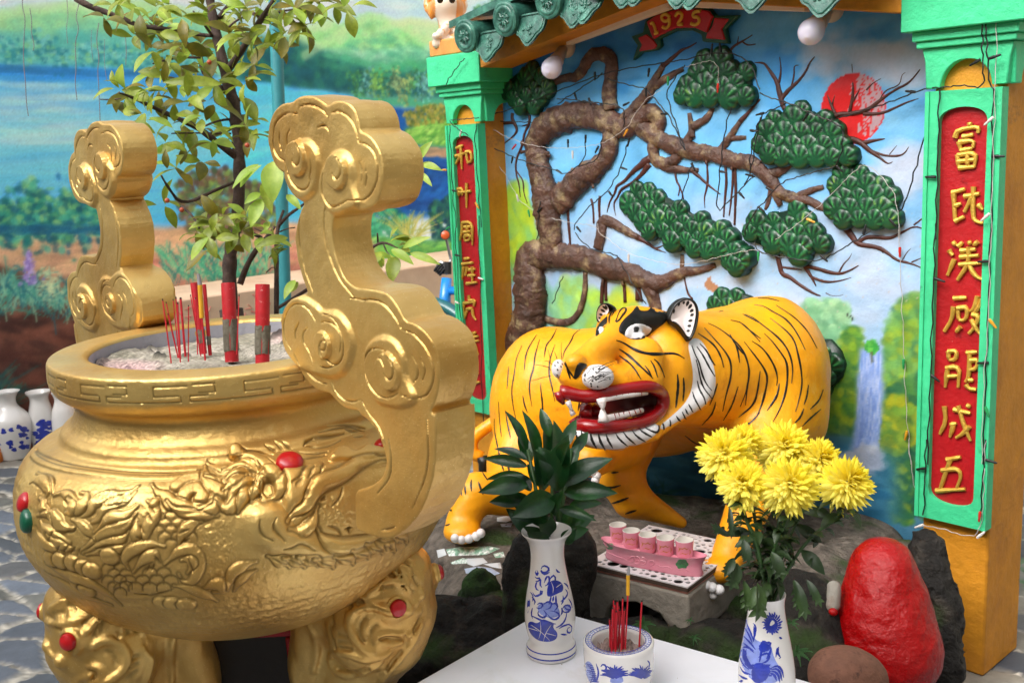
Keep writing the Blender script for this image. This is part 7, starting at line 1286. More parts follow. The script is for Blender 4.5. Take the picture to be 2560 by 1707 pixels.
# ---- blue and white incense bowl with sticks
IB = onZ(P1('B3',1203,1292),ZT+.098);ID = dep(IB);IB = np.array([IB[0],IB[1],ZT]);ik = lambda x:mm('B3',x,ID)
ip = [(0,0),(ik(170),0),(ik(178),.006),(ik(200),.02),(ik(222),.045),(ik(228),.07),(ik(226),.088),(ik(230),.094),(ik(228),.0985),(ik(215),.100),(ik(172),.0985),(ik(166),.094),(ik(164),.075),(ik(160),.06)];ip = resample(chaikin(ip,1),60)
it_,b,ibv = porcelain('incense_bowl','blue and white porcelain bowl full of red incense sticks on the table','incense bowl',IB,ip)
ipa = ip;b.lathe([(np.interp(z,ipa[8:30,1],ipa[8:30,0])+.0006,z) for z in (.080,.084,.088,.090)],64,IB,1)
for k in range(44):
    a0 = k*2*math.pi/44;r1,r2 = ik(180),ik(208);z = .1003;u_ = 2*math.pi/44*.7
    def rp(r,a):return (IB[0]+r*math.cos(a),IB[1]+r*math.sin(a),ZT+z-.0005)
    b.tube([rp(r1,a0),rp(r2,a0),rp(r2,a0+u_),rp((r1+r2)/2,a0+u_),rp((r1+r2)/2,a0+u_*.45)],.0006,4,2)
for s_ in (ik(176),ik(212)):b.tube([(IB[0]+s_*math.cos(a),IB[1]+s_*math.sin(a),ZT+.0999) for a in np.linspace(0,2*math.pi,60)],.0006,4,1,cap=False)
for cx,s_,n in ((1180,1,17),(1360,-1,15)):
    for k in range(n):a = math.radians(15+150*k/(n-1));pot_strokes(b,ibv,'B3',[[(cx+8*math.cos(a),1540-8*math.sin(a)),(cx+50*math.cos(a),1530-60*math.sin(a)),(cx+(88+8*(k % 3))*math.cos(a),1535-(70+9*(k % 3))*math.sin(a))]],[],.0010)
pot_strokes(b,ibv,'B3',[[(1090,1460),(1105,1440),(1130,1460),(1120,1490),(1095,1480)],[(1000,1440),(1030,1470),(1045,1520),(1020,1568)],[(1390,1420),(1410,1440),(1395,1480)],[(1400,1500),(1420,1490)],[(1060,1440),(1080,1500),(1060,1560)]]+[[(990+12*(k % 3),1440+k*14),(1040+5*k,1455+k*13)] for k in range(9)],[[(985,1440),(1010,1420),(1040,1450),(1055,1500),(1050,1560),(1010,1568),(985,1510)],[(1150,1540),(1180,1500),(1230,1520),(1240,1568),(1150,1568)]],.0010)
b.build('body',[PORC,BLUE,BLUEL],it_,angle=60)
b = MB();g = np.random.default_rng(8);rr,aa = np.meshgrid(np.linspace(0,ik(165),14),np.linspace(0,2*math.pi,49)[:-1],indexing='ij');zz = ZT+.083+.004*g.normal(size=rr.shape)*(rr > 0)-.006*(rr/ik(165))**2;V = np.stack([IB[0]+rr*np.cos(aa),IB[1]+rr*np.sin(aa),zz],-1).reshape(-1,3);i = np.arange(14*48).reshape(14,48);j = np.roll(i,-1,1);b.add(V,np.stack([i[:-1],i[1:],j[1:],j[:-1]],-1).reshape(-1,4));tag(b.build('ash_fill',mat('pinkish ash','a08a82',.95,var=.4,vscale=80,bump=.9,bscale=130)),'pinkish ash filling the blue and white incense bowl','ash',kind='stuff')
for i,(bx,by,tx,ty,w_) in enumerate(((1160,1350,1168,1080,9),(1175,1345,1180,1050,9),(1190,1355,1198,1030,9),(1180,1350,1172,1022,6),(1205,1350,1212,1090,9),(1215,1355,1205,1060,8),(1222,1350,1232,1010,7),(1228,1345,1240,1090,8),(1238,1350,1245,1080,7),(1150,1340,1148,1150,8),(1168,1340,1150,1180,7),(1200,1340,1220,1130,7),(1185,1350,1190,1100,8))):
    stick('B3',(bx,by),(tx,ty),ID-.012+.004*(i % 6),'red incense stick in the packed bunch in the blue and white bowl',w_*.75,group='red incense sticks in the blue and white bowl')
stick('B3',(1338,1330),(1355,1032),ID+.01,'lone dark red incense stick at the right side of the blue and white bowl',6)
yellow_stick('B3',(1248,1355),(1265,1000),(1266,870),(1271,812),ID-.01,'smouldering yellow incense stick with ash tip rising from the blue and white bowl',12)

# ---- phoenix vase with chrysanthemums
QB = onZ(P1('B4',300,985),ZT+.238);QD = dep(QB);QB = np.array([QB[0],QB[1],ZT]);qk = mm('B4',1,QD)
qp = [(0,0),(150*qk,0),(160*qk,.004),(160*qk,.016),(145*qk,.026),(160*qk,.05),(182*qk,.075),(186*qk,.095),(176*qk,.125),(155*qk,.155),(132*qk,.185),(118*qk,.205),(113*qk,.220),(118*qk,.232),(124*qk,.2365),(120*qk,.2385),(112*qk,.234),(104*qk,.215),(102*qk,.20)];qp = resample(chaikin(qp,2),80)
qt,b,qbv = porcelain('phoenix_vase','white vase painted with a blue phoenix, holding yellow chrysanthemums','vase',QB,qp)
PH = [[(150,1120),(170,1140),(175,1190),(200,1240),(215,1290)],[(135,1160),(155,1200),(190,1260),(210,1310)],[(215,1180),(235,1200),(225,1250),(215,1300)],[(120,1230),(160,1270),(200,1310),(230,1350)],[(110,1290),(160,1310),(220,1370)],[(140,1350),(125,1400),(150,1450),(190,1480)],[(150,1345),(145,1400),(170,1440),(210,1460)],[(170,1345),(165,1395),(190,1430)],[(130,1340),(180,1330),(220,1360)],[(260,1320),(280,1290),(300,1310),(330,1300),(320,1330),(290,1350)],[(250,1400),(280,1380),(310,1370),(320,1400),(300,1430),(265,1440)],[(270,1330),(265,1380),(255,1430)],[(330,1340),(320,1380),(300,1410)],[(330,1470),(370,1450),(400,1480),(410,1530)],[(330,1480),(365,1470),(390,1500),(400,1550)],[(325,1490),(355,1490),(380,1520),(385,1560)],[(320,1500),(350,1510),(365,1550)],[(360,1400),(365,1370),(375,1320),(372,1380),(395,1400),(380,1410)],[(250,1480),(240,1530),(260,1568)],[(110,1500),(140,1530),(180,1540)],[(130,1460),(150,1500),(200,1510)],[(380,1270),(400,1280)],[(110,1560),(150,1550)]]
for k in range(22):
    a = k*2*math.pi/22;PH.append([(337+34*math.cos(a),1190+40*math.sin(a)),(337+48*math.cos(a+.2),1190+56*math.sin(a+.2)-6),(337+(58+9*(k % 2))*math.cos(a+.1),1188+(66+10*(k % 2))*math.sin(a+.1)-8)])
for k in range(26):x,y = 215+(k % 6)*20+(k//6 % 2)*10,1450+(k//6)*22;PH.append([(x-9,y-6),(x,y+8),(x+9,y-6)])
drape_poly(b,qbv,P('B4',(118,1235),(150,1115),(180,1200),(232,1300),(330,1300),(345,1400),(402,1490),(385,1568),(220,1568),(150,1480),(112,1380)),5,.0003,3)
pot_strokes(b,qbv,'B4',PH,[[(300+38*math.cos(a)+37,1190+45*math.sin(a)) for a in np.linspace(0,6.28,13)[:-1]],[(215,1440),(250,1425),(330,1450),(330,1520),(280,1568),(220,1568),(190,1510)],[(240,1330),(265,1300),(320,1310),(335,1350),(290,1375),(255,1370)],[(135,1340),(165,1335),(190,1420),(230,1470),(200,1490),(150,1450)],[(155,1110),(172,1120),(180,1170),(160,1160)],[(215,1190),(235,1190),(230,1270),(215,1270)]],.0010)
drape_poly(b,qbv,P('B4',(337,1155),(352,1165),(356,1180),(345,1192),(330,1198),(326,1212),(318,1200),(320,1175)),3,.0012,0)
b.build('body',[PORC,BLUE,BLUE,BLUEL],qt,angle=60)
YP = leafmat('yellow petal','fff044','fff78a',.55,.45,.04);CHL = leafmat('chrysanthemum leaf','22371a','3a5226',.5,.12)
g = np.random.default_rng(77)
def bloom(v,c,r,D,tilt):
    C0 = at(P1(v,*c),D);R_ = mm(v,r,D);ax = np.array([0,0,1.0])*.55-fw*.75+RT*tilt;ax /= np.linalg.norm(ax);e1 = np.cross(ax,RT);e1 /= np.linalg.norm(e1);e2 = np.cross(ax,e1);mb = MB()
    n = 280
    for k in range(n):
        f = (k+.5)/n;pol = math.acos(1-1.62*f)*1.0;az = k*2.39996+g.normal(0,.12);d = ax*math.cos(pol)+(e1*math.cos(az)+e2*math.sin(az))*math.sin(pol);d += g.normal(0,.17,3);d /= np.linalg.norm(d)
        L = R_*(.72+.34*f)*g.uniform(.78,1.14);b0 = C0-ax*R_*.12+d*R_*.10;dn = d-np.array([0,0,1])*(.42*f**1.6);dn /= np.linalg.norm(dn);leafmesh(mb,b0,b0+dn*L,R_*g.uniform(.075,.115),ax+d*.2 if abs(ax @ d) < .95 else e1,-.10+.22*(1-f),-.45,shape=.62,n=6)
    return mb,C0,ax,R_
VMt = QB+np.array([0,0,.225])
for v,c,r,D,tilt,lab in (('D',(1662,1040),66,QD+.03,-.35,'yellow chrysanthemum at the far left of the bunch, lowest petals drooping'),('D',(1802,1022),66,QD+.09,.0,'yellow chrysanthemum at the top middle of the bunch'),('D',(1886,1052),54,QD+.07,.25,'yellow chrysanthemum tucked between the top and far right blooms'),('D',(1952,1105),66,QD+.01,.45,'yellow chrysanthemum at the far right of the bunch'),('D',(1706,1108),60,QD-.03,-.2,'yellow chrysanthemum low on the left of the bunch'),('D',(1816,1108),70,QD-.05,.05,'largest yellow chrysanthemum low in the middle of the bunch'),('D',(1708,1008),40,QD+.09,-.3,'small yellow chrysanthemum half hidden behind the far left bloom')):
    mb,C0,ax,R_ = bloom(v,c,r,D,tilt);t = thing('chrysanthemum',lab,'flower',C0,'yellow chrysanthemums in the phoenix vase');mb.build('petals',YP,t,angle=180)
    S0 = C0-ax*R_*.25;b = MB();jit = g.normal(0,.006,3);md = S0*.45+VMt*.55+np.array([0,0,.02])+jit;path = chaikin([S0,S0-np.array([0,0,.05]),md,VMt+jit*.8,VMt*1.0+np.array([0,0,-.1])+jit*.3],2);b.tube(path,.0028,8);b.build('stem',STEM,t,angle=180)
    lf = MB()
    for k in range(17):
        p = path[int(len(path)*(.10+.62*(k+g.uniform(0,1))/17))];a = g.uniform(0,6.28);d = RT*math.cos(a)+fw*math.sin(a)*.8+np.array([0,0,g.uniform(-.7,.5)]);d /= np.linalg.norm(d);L = g.uniform(.028,.055)
        tip = p+d*L;s = np.cross(d,UP);s /= np.linalg.norm(s)+1e-9;nn = UP+g.normal(0,.4,3)
        leafmesh(lf,p,tip,L*.20,nn,.2,.2,shape=.5,n=7)
        for sg in (-1,1):q = p+d*L*.35;leafmesh(lf,q,q+(d*.6+s*sg*.7)*L*.45,L*.12,nn,.15,.2,n=5)
    lf.build('leaves',CHL,t,angle=180)
t = thing('drooping_leaves','wilted green leaves hanging over the lip of the phoenix vase','leaves',VMt);lf = MB()
for pts in (((240,920),(245,1175),95),((230,940),(190,1100),70),((110,790),(70,970),80),((150,900),(175,1110),60),((480,900),(560,1170),70),((560,900),(660,1080),50),((330,720),(410,900),75),((90,760),(30,880),60),((470,900),(510,1100),50),((150,640),(190,800),60),((60,620),(-60,540),40),((30,560),(-40,600),36),((60,430),(75,640),36)):
    A,B = at(P1('B4',*pts[0]),QD-.045),at(P1('B4',*pts[1]),QD-.06);w_ = pts[2]*qk*.5;leafmesh(lf,A,B,w_,-fw+RT*g.normal(0,.4),.15,.2,shape=.45);ax = (B-A);s = np.cross(ax,-fw);s /= np.linalg.norm(s)
    for f in (.3,.5,.68):
        for sg in (-1,1):q = A+ax*f;leafmesh(lf,q,q+ax*.2+s*sg*w_*1.25,w_*.42,-fw+RT*g.normal(0,.3),.1,.2,n=6)
lf.build('leaves',CHL,t,angle=180)

# ---- concrete stool, perforated tray, pink cup stand with five cups
ZS = .462;c0,c1,c3 = (onZ(P1('B3',*q),ZS) for q in ((1003,790),(1652,948),(1392,545)));ux = c1-c0;LX = np.linalg.norm(ux);ux /= LX;uy = np.array([-ux[1],ux[0],0]);LY = max(.12,(c3-c0) @ uy)
def tp(a,b_,z):return c0+ux*a+uy*b_+np.array([0,0,z-ZS])
t = thing('concrete_stool','rough concrete stool with an arched apron carrying the perforated tray','stool',tp(LX/2,LY/2,.2))
CONC = mat('weathered concrete','8f877c',.9,var=.25,vscale=12,bump=.6,bscale=50,col2='5a5148',c2scale=7,c2lo=.5,c2hi=.68)
b = MB();H0 = ZS-.020;prof = [(0,H0),(LX,H0),(LX,H0-.115),(LX-.02,H0-.125),(LX-.045,H0-.12),(LX-.055,H0-.085),(LX-.075,H0-.062),(LX*.5,H0-.05),(.075,H0-.062),(.055,H0-.085),(.045,H0-.12),(0,H0-.12)];b.prism([tp(a,0,z) for a,z in prof],uy*LY);b.build('stool_body',CONC,t,bevel=.006)
t = thing('perforated_tray','white tray punched with round holes on the concrete stool','tray',tp(LX/2,LY/2,ZS))
b = MB();b.prism([tp(.004,.004,ZS-.019),tp(LX-.004,.004,ZS-.019),tp(LX-.004,LY-.004,ZS-.019),tp(.004,LY-.004,ZS-.019)],(0,0,.006));b.build('tray_base',mat('pink plastic','c08478',.6),t)
g = np.random.default_rng(14);holes = []
for _ in range(5000):
    r = g.choice([.015,.011,.008,.006,.0045]);a,c = g.uniform(r+.005,LX-r-.005),g.uniform(r+.005,LY-r-.005)
    if all(math.hypot(a-h[0],c-h[1]) > r+h[2]+.0026 for h in holes):holes.append((a,c,r))
loops = [[Vector((a,c,0)) for a,c in ((0,0),(LX,0),(LX,LY),(0,LY))]]+[[Vector((h[0]+h[2]*math.cos(x),h[1]+h[2]*math.sin(x),0)) for x in np.linspace(0,-2*math.pi,15)[:-1]] for h in holes]
tri = geometry.tessellate_polygon(loops);fl = [p for l in loops for p in l];V = [tp(p.x,p.y,ZS) for p in fl];n = len(V);Vb = [tp(p.x,p.y,ZS-.003) for p in fl];F = []
for q in tri:A,B,C = (V[i] for i in q);F.append(tuple(q) if np.cross(B-A,C-A)[2] > 0 else tuple(q)[::-1])
k = 0
for l in loops:
    for i in range(len(l)):a,c = k+i,k+(i+1) % len(l);F.append((a,a+n,c+n,c))
    k += len(l)
b = MB();b.add(np.vstack([V,Vb]),F);b.build('tray_top',mat('white enamel tray','d6cfcf',.35,var=.04),t,angle=20)
b = MB();bx = [(0,0),(LX,0),(LX,LY),(0,LY)]
for (p,q) in zip(bx,bx[1:]+bx[:1]):b.prism([tp(*p,ZS-.0035),tp(*q,ZS-.0035),tp(*q,ZS-.0125),tp(*p,ZS-.0125)],uy*.0025 if p[1] == q[1] == 0 else (-uy*.0025 if p[1] == q[1] else (ux*-.0025 if p[0] == LX else ux*.0025)))
b.build('tray_rim',mat('brown tray edge','4a3a30',.6),t)
b = MB();b.prism([tp(.006,.006,ZS-.0115),tp(LX-.006,.006,ZS-.0115),tp(LX-.006,LY-.006,ZS-.0115),tp(.006,LY-.006,ZS-.0115)],(0,0,.001));b.build('tray_shade_sheet',mat('tray hole shade','1a1412',.7),t)  # dark sheet above the base, standing in for shade inside the holes
PINK = mat('pink glaze','d98a9a',.25,var=.10,vscale=16,coat=.4,bump=.1,col2='c4647c',c2scale=8,c2lo=.5,c2hi=.75);GRN = mat('green glaze leaf','3f7a4a',.3,var=.3,vscale=60,bump=.3);GLD = mat('brown gilt motif','b5702f',.4,var=.2,vscale=50)
PC = onZ(P1('B3',1432,775),ZS+.002);PD = dep(PC);pe0,pe1 = onZ(P1('B3',1105,640),ZS+.045),onZ(P1('B3',1765,760),ZS+.045);pu = pe1-pe0;PL = np.linalg.norm(pu);pu /= PL;pv_ = np.array([-pu[1],pu[0],0]);pm = (pe0+pe1)/2;pm[2] = ZS+.0005
t = thing('cup_stand','long pink glazed stand with raised flowers holding five small cups','cup stand',pm)
def boat(u_,z,w_):return pm+pu*u_[0]+pv_*u_[1]+np.array([0,0,z])
rings = [];wd = .030
for z,lx,lw in ((0,.47,.80),(.006,.48,.86),(.018,.465,.74),(.030,.475,.80),(.040,.50,1.0),(.046,.515,1.08),(.044,.50,1.0),(.036,.47,.85),(.034,.2,.4)):rings.append([boat((PL*lx*math.copysign(abs(math.cos(a))**.75,math.cos(a)),wd*lw*math.sin(a)*(1+.04*math.cos(6*a))),z+.004*abs(math.cos(a))**4*(z > .03),0) for a in np.linspace(0,2*math.pi,65)[:-1]])
V = np.array(rings).reshape(-1,3);m_ = 64;F = [(i*m_+j,i*m_+(j+1) % m_,(i+1)*m_+(j+1) % m_,(i+1)*m_+j) for i in range(len(rings)-1) for j in range(m_)];V = np.vstack([V,[boat((0,0),.034,0)]]);F += [((len(rings)-1)*m_+j,(len(rings)-1)*m_+(j+1) % m_,len(V)-1) for j in range(m_)]
b = MB();b.add(V,F);pbv = bvh_of(V,F)
for s_ in ([(1130,720),(1180,745),(1230,760),(1260,775)],[(1270,770),(1290,745),(1310,750),(1300,790),(1275,785)],[(1310,750),(1340,745),(1345,800),(1305,800),(1310,760)],[(1355,750),(1385,760),(1380,805),(1350,800)],[(1320,775),(1380,780)],[(1400,780),(1430,770),(1440,800),(1410,810)],[(1450,800),(1480,820),(1530,815),(1550,830)],[(1590,840),(1610,825),(1640,830),(1660,850)],[(1110,660),(1140,690)]):drape_line(b,pbv,P('B3',*s_),.0017,0,.0018)
for c,r in (((1615,800),46),((1150,685),30)):
    for k in range(6):a = k*1.05;drape_poly(b,pbv,P('B3',*[(c[0]+r*.45*math.cos(a)+r*.5*math.cos(x),c[1]+r*.4*math.sin(a)+r*.38*math.sin(x)) for x in np.linspace(0,6.28,8)[:-1]]),5,.0014,1)
b.build('stand_body',[PINK,GRN],t,angle=50)
for i,(x,y) in enumerate(((1200,545),(1287,582),(1392,610),(1507,630),(1630,643))):
    C0 = onZ(P1('B3',x,y),ZS+.036+.040);r = mm('B3',57,PD);C0[2] = ZS+.0365
    lab = ('first pink cup at the far left end of the stand','second pink cup from the left with a gilt rim, on the stand','middle one of the five pink cups on the stand','fourth pink cup from the left on the stand','pink cup at the right end of the stand')[i]
    t = thing('offering_cup',lab,'cup',C0,'small pink cups on the stand');b = MB();h_ = .040;b.lathe([(0,0),(r*.86,0),(r*.9,.002),(r*.92,.006),(r*.90,.010),(r*.95,h_*.6),(r,h_*.97),(r*.99,h_)],36,C0);cb = bvh_of(b.v[0],b.f);b.lathe([(r*.99,h_),(r*.93,h_+.0006),(r*.88,h_-.002),(r*.84,h_*.4),(r*.7,h_*.15),(0,h_*.13)],36,C0,1)
    q = (1200,545) if i == 0 else (x,y)
    for s_ in ([(-35,70),(-25,50),(-10,62),(5,48),(15,66),(28,55)],[(-30,92),(-12,84),(6,96),(25,86)],[(-38,45),(-30,58),(-38,78)],[(34,60),(40,80),(32,95)]):drape_line(b,cb,P('B3',*[(q[0]+a,q[1]+c) for a,c in s_]),.0015,2,.0006)
    b.build('cup_body',[PINK,mat('cup inside','d3cdc4',.3,coat=.3),GLD],t,angle=50)

# ---- small ferns on the rocks
FERN = leafmat('fern','3f7038','2a5026',.6,.2)
g = np.random.default_rng(23)
for v,c,n,s_,D,lab in (('B3',(1360,1190),9,95,2.15,'small pale fern on the rock behind the incense bowl'),('B3',(1690,1275),6,50,2.12,'tiny fern on the rock right of the incense bowl'),('B3',(1665,1160),5,40,2.2,'tiny fern just under the right end of the concrete stool'),('B4',(500,1370),10,105,2.08,'lacy fern on the dark rock right of the phoenix vase'),('B4',(460,1180),7,70,2.15,'short fern high on the dark rock right of the phoenix vase')):
    C0 = at(P1(v,*c),D);t = thing('fern',lab,'fern',C0,'little ferns on the rocks');lf = MB();b = MB()
    for k in range(n):
        a = 6.28*k/n+g.normal(0,.3);L = mm(v,s_,D)*g.uniform(.6,1);d = RT*math.cos(a)+UP*math.sin(a)*.8-fw*.35;tip = C0+d*L;b.tube([C0,(C0+tip)/2+UP*L*.1,tip-UP*L*.1],.0009,4)
        for f in np.linspace(.2,1,8):
            p = C0+(tip-C0)*f+UP*L*(.36*f*(1-f)-.1*f*f)
            for sg in (-1,1):q = np.cross(d,-fw)*sg;leafmesh(lf,p,p+(q*.8+d*.4)*L*.24*(1.15-f),L*.06,-fw+UP*.3,.1,.2,n=4)
    lf.build('fronds',FERN,t,angle=180);b.build('stalks',FERN,t)
# orange paint chips and fallen petals on the rocks
b = MB()
for x,y in ((1010,1270),(1040,1255),(1300,1255)):
    pass

# ================================================================== the tree between the burner and the mural
LEAF = leafmat('tree leaf','7f8f2a','a3b040',.42,.40,.22);LEAFD = leafmat('old tree leaf','6a6a20','8a7a24',.45,.35,.25);LEAFL = leafmat('fresh tree leaf','9fbf4a','b8cc5a',.42,.45,.15)
TD = 3.6
t = thing('young_tree','slim tree with yellow green leaves standing behind the gold burner','tree',onZ(P1('A5',1590,900),.3)*0+np.array([*at(P1('A5',1590,660),TD)[:2],0]))
TB = mat('tree bark','3f2f28',.85,var=.35,vscale=30,bump=.8,bscale=45,col2='5a4840',c2scale=14)
def bough(mb,v,pts,rad,D0=TD,D1=TD):
    q = chaikin(np.c_[np.asarray(pts,float),np.linspace(D0,D1,len(pts)),np.broadcast_to(np.asarray(rad,float),(len(pts),)) if np.ndim(rad) == 0 else rad],2);mb.tube([at(P1(v,x,y),D) for x,y,D,_ in q],[mm(v,r,D)*(1+.10*math.sin(i*1.9)+.06*math.sin(i*4.1)) for i,(_,_,D,r) in enumerate(q)],10)
b = MB();base = np.array(t.location);tp0 = at(P1('A5',1590,640),TD);b.tube([base,base*.5+tp0*.5+np.array([.02,0,0]),tp0],[.05,.045,.040],12);bough(b,'A5',[(1590,660),(1575,420),(1585,240),(1620,60)],[48,50,46,40]);bough(b,'A1',[(1620,1600),(1650,1300),(1645,1050),(1632,850),(1600,680),(1550,500),(1510,330),(1475,180),(1440,-20),(1425,-160)],[40,40,42,44,42,38,34,32,30,26]);b.build('trunk',TB,t,angle=180)
for v,pts,rad,D1 in (('A1',[(1640,1090),(1500,985),(1350,870),(1150,785),(980,705),(870,655),(820,640)],[26,22,20,16,13,9,6],3.3),('A1',[(1570,480),(1620,410),(1700,290),(1780,160),(1890,-10)],[26,24,22,20,16],3.4),('A1',[(1560,640),(1440,540),(1385,480),(1390,400),(1310,320),(1230,240)],[20,18,16,15,12,7],3.8),('A1',[(1500,240),(1420,250),(1250,215),(1090,195),(950,180),(800,110),(620,50),(520,-10)],[12,14,15,17,17,18,22,24],3.5),('A1',[(1510,120),(1560,50),(1620,-10)],[18,14,12],3.7),('A1',[(1470,260),(1390,150),(1330,80)],[9,8,5],3.4),('A1',[(1650,1240),(1500,1300),(1250,1420),(1150,1280),(1110,1210)],[10,11,12,9,7],3.3),('A1',[(1250,1420),(1330,1490),(1370,1570)],[9,8,6],3.3),('A1',[(1600,820),(1500,830),(1380,880)],[9,8,6],3.5),('A1',[(1590,920),(1300,915),(1180,920)],[7,6,4],3.5),('A1',[(1680,660),(1640,690),(1600,760)],[10,14,14],3.6),('A1',[(690,685),(760,688),(830,680)],[4,5,4],3.3),('A1',[(1050,440),(1180,405),(1300,395),(1380,400)],[6,8,9,8],3.6),('A1',[(1560,200),(1640,130),(1761,90)],[8,8,7],3.5),('A2',[(0,90),(90,100),(160,130),(250,160)],[6,7,7,4],3.5),('A2',[(160,110),(280,80),(420,60)],[9,8,5],3.4),
                        ('A2',[(0,455),(130,445)],[4,3],3.6),('A1',[(1690,840),(1761,850)],[7,6],3.6),('A6',[(0,470),(50,330),(140,190),(200,130),(240,70)],[22,19,17,14,10],3.5),('A6',[(250,700),(252,400),(248,200),(262,60),(300,-40)],[17,17,16,13,9],3.5),('A2',[(260,1560),(330,1480),(420,1420),(470,1380)],[12,11,9,6],3.45),('A6',[(100,85),(180,120),(245,150)],[5,5,5],3.5),('A6',[(270,110),(330,85),(380,80)],[5,4,4],3.5),('A6',[(0,60),(60,110),(150,150)],[10,12,12],3.5),('A6',[(180,390),(220,350),(245,360)],[4,4,3],3.5),
                        ('A6',[(880,235),(940,195),(1000,180),(1085,222)],[11,11,9,4],3.4),('A6',[(950,190),(945,120)],[8,5],3.4),('A6',[(985,190),(1010,250),(1030,265)],[6,5,3],3.4),('A6',[(250,640),(600,420),(880,235)],[12,12,11],3.5)):b = MB();bough(b,v,pts,rad,3.6 if v == 'A1' else 3.5,D1);b.build('branch',TB,t,angle=180)
g = np.random.default_rng(101)
fol = MB()
def whorl(v,c,n,L,D,spread=1.0,dirn=None,mi=None):
    C0 = at(P1(v,*c),D)
    for k in range(n):
        a = 6.28*k/n+g.normal(0,.35) if dirn is None else dirn+g.normal(0,.7)
        d = RT*math.cos(a)*spread+UP*(math.sin(a)*.75-.18)-fw*g.normal(.1,.45);d /= np.linalg.norm(d);l = mm(v,L,D)*g.uniform(.7,1.15);p0 = C0+d*l*.08+g.normal(0,.006,3);nn = np.array([0,0,1])*.9-fw*.55+g.normal(0,.45,3)
        m_ = mi if mi is not None else g.choice([0,0,0,1,1,2]);leafmesh(fol,p0,p0+d*l,l*g.uniform(.17,.25),nn,g.uniform(.05,.2),.16,m_,shape=g.uniform(.45,.6),n=8)
for c,n in (((1010,130),6),((1080,50),6),((1270,120),7),((820,615),6),((1250,560),4),((1000,620),5),((880,640),5),((1100,600),4),((1180,850),5),((1330,900),5),((1460,960),5),((1180,330),6),((1060,340),5),((1250,290),6),((1490,570),5),((1000,790),6),((900,820),5),((1380,1120),5),((1220,1150),5),((1120,1400),4),((1420,1430),5),((1520,1480),5),((1690,520),5),((1720,250),6),((1570,400),5),((1650,130),6),((1500,100),6),((1300,690),5),((1200,690),5),((1600,900),5),((1700,850),5),((1130,1000),4),((1400,820),5),((1230,450),6),((1380,300),6),((720,130),4),((900,60),5),((1400,60),6),((1560,30),6),((1340,420),5),((1090,220),5),((1450,700),4),((1060,500),4),((1600,250),5),((800,40),4),((1170,40),5),((930,250),4),((1300,990),4),((1150,560),4),((1480,420),4)):whorl('A1',c,n,180,g.uniform(3.25,3.75))
for c,n in (((40,60),6),((200,180),6),((330,240),6),((420,190),5),((560,40),5),((480,200),5),((100,430),4),((40,560),4),((130,880),4),((70,950),4),((660,20),5),((730,60),4),((520,10),5),((250,330),5),((150,40),6),((380,60),6),((280,30),5),((60,280),5),((450,120),5),((170,300),5)):whorl('A2',c,n,180,g.uniform(3.3,3.6))
for c,n in (((1350,90),5),((1500,50),6),((1450,140),5),((1660,110),5),((1700,30),5),((1420,230),3),((1560,130),5)):whorl('A5',c,n,180,g.uniform(3.2,3.5))
for c,n,dr in (((40,40),5,None),((150,130),4,None),((210,210),4,None),((330,200),4,3.4),((400,460),2,3.6),((1030,170),4,.3),((1080,230),4,-.4),((900,260),4,-1.2),((1010,260),3,-.9)):whorl('A6',c,n,150,g.uniform(3.3,3.5),1,dr,g.choice([0,2]))
for v,A,B,w_,mi in (('A2',(230,1110),(225,1390),92,2),('A2',(60,1240),(-70,1330),0,2),('A2',(130,1130),(-60,1290),40,2),('A2',(140,1330),(30,1400),36,2),('A2',(150,1370),(70,1560),58,2),('A2',(150,1260),(220,1470),44,0),('A2',(320,1340),(420,1440),36,2),('A6',(380,440),(300,570),38,2),('A6',(1070,280),(1040,460),62,0),('A6',(1040,230),(1195,330),40,2),('A6',(1170,255),(1375,330),34,2),('A6',(1120,220),(1310,140),34,2),('A6',(960,250),(900,350),50,0),('A2',(1215,1110),(1320,970),40,2),('A2',(1240,1130),(1390,1170),34,2),('A2',(1240,1190),(1320,1280),26,2),('A1',(1530,580),(1110,560),48,0),('A2',(0,1290),(140,1130),40,2),('A6',(330,150),(100,210),45,0)):
    if w_:D = 3.3;leafmesh(fol,at(P1(v,*A),D),at(P1(v,*B),D-.03),mm(v,w_*.85,D),-fw*.8+np.array([0,0,.5])+g.normal(0,.2,3),.1,.15,mi,n=12)
fol.build('foliage',[LEAF,LEAFD,LEAFL],t,angle=180)
for p in (('A1',(1150,1380)),('A1',(1250,1445)),('A1',(1440,430)),('A1',(1700,1000)),('A6',(560,180))):
    b = MB();r = .008;b.lathe([(r*math.cos(a),r*math.sin(a)) for a in np.linspace(-1.57,1.57,9)],12,at(P1(p[0],*p[1]),3.28));b.build('berry',mat('red berry','a84a2c',.4),t)

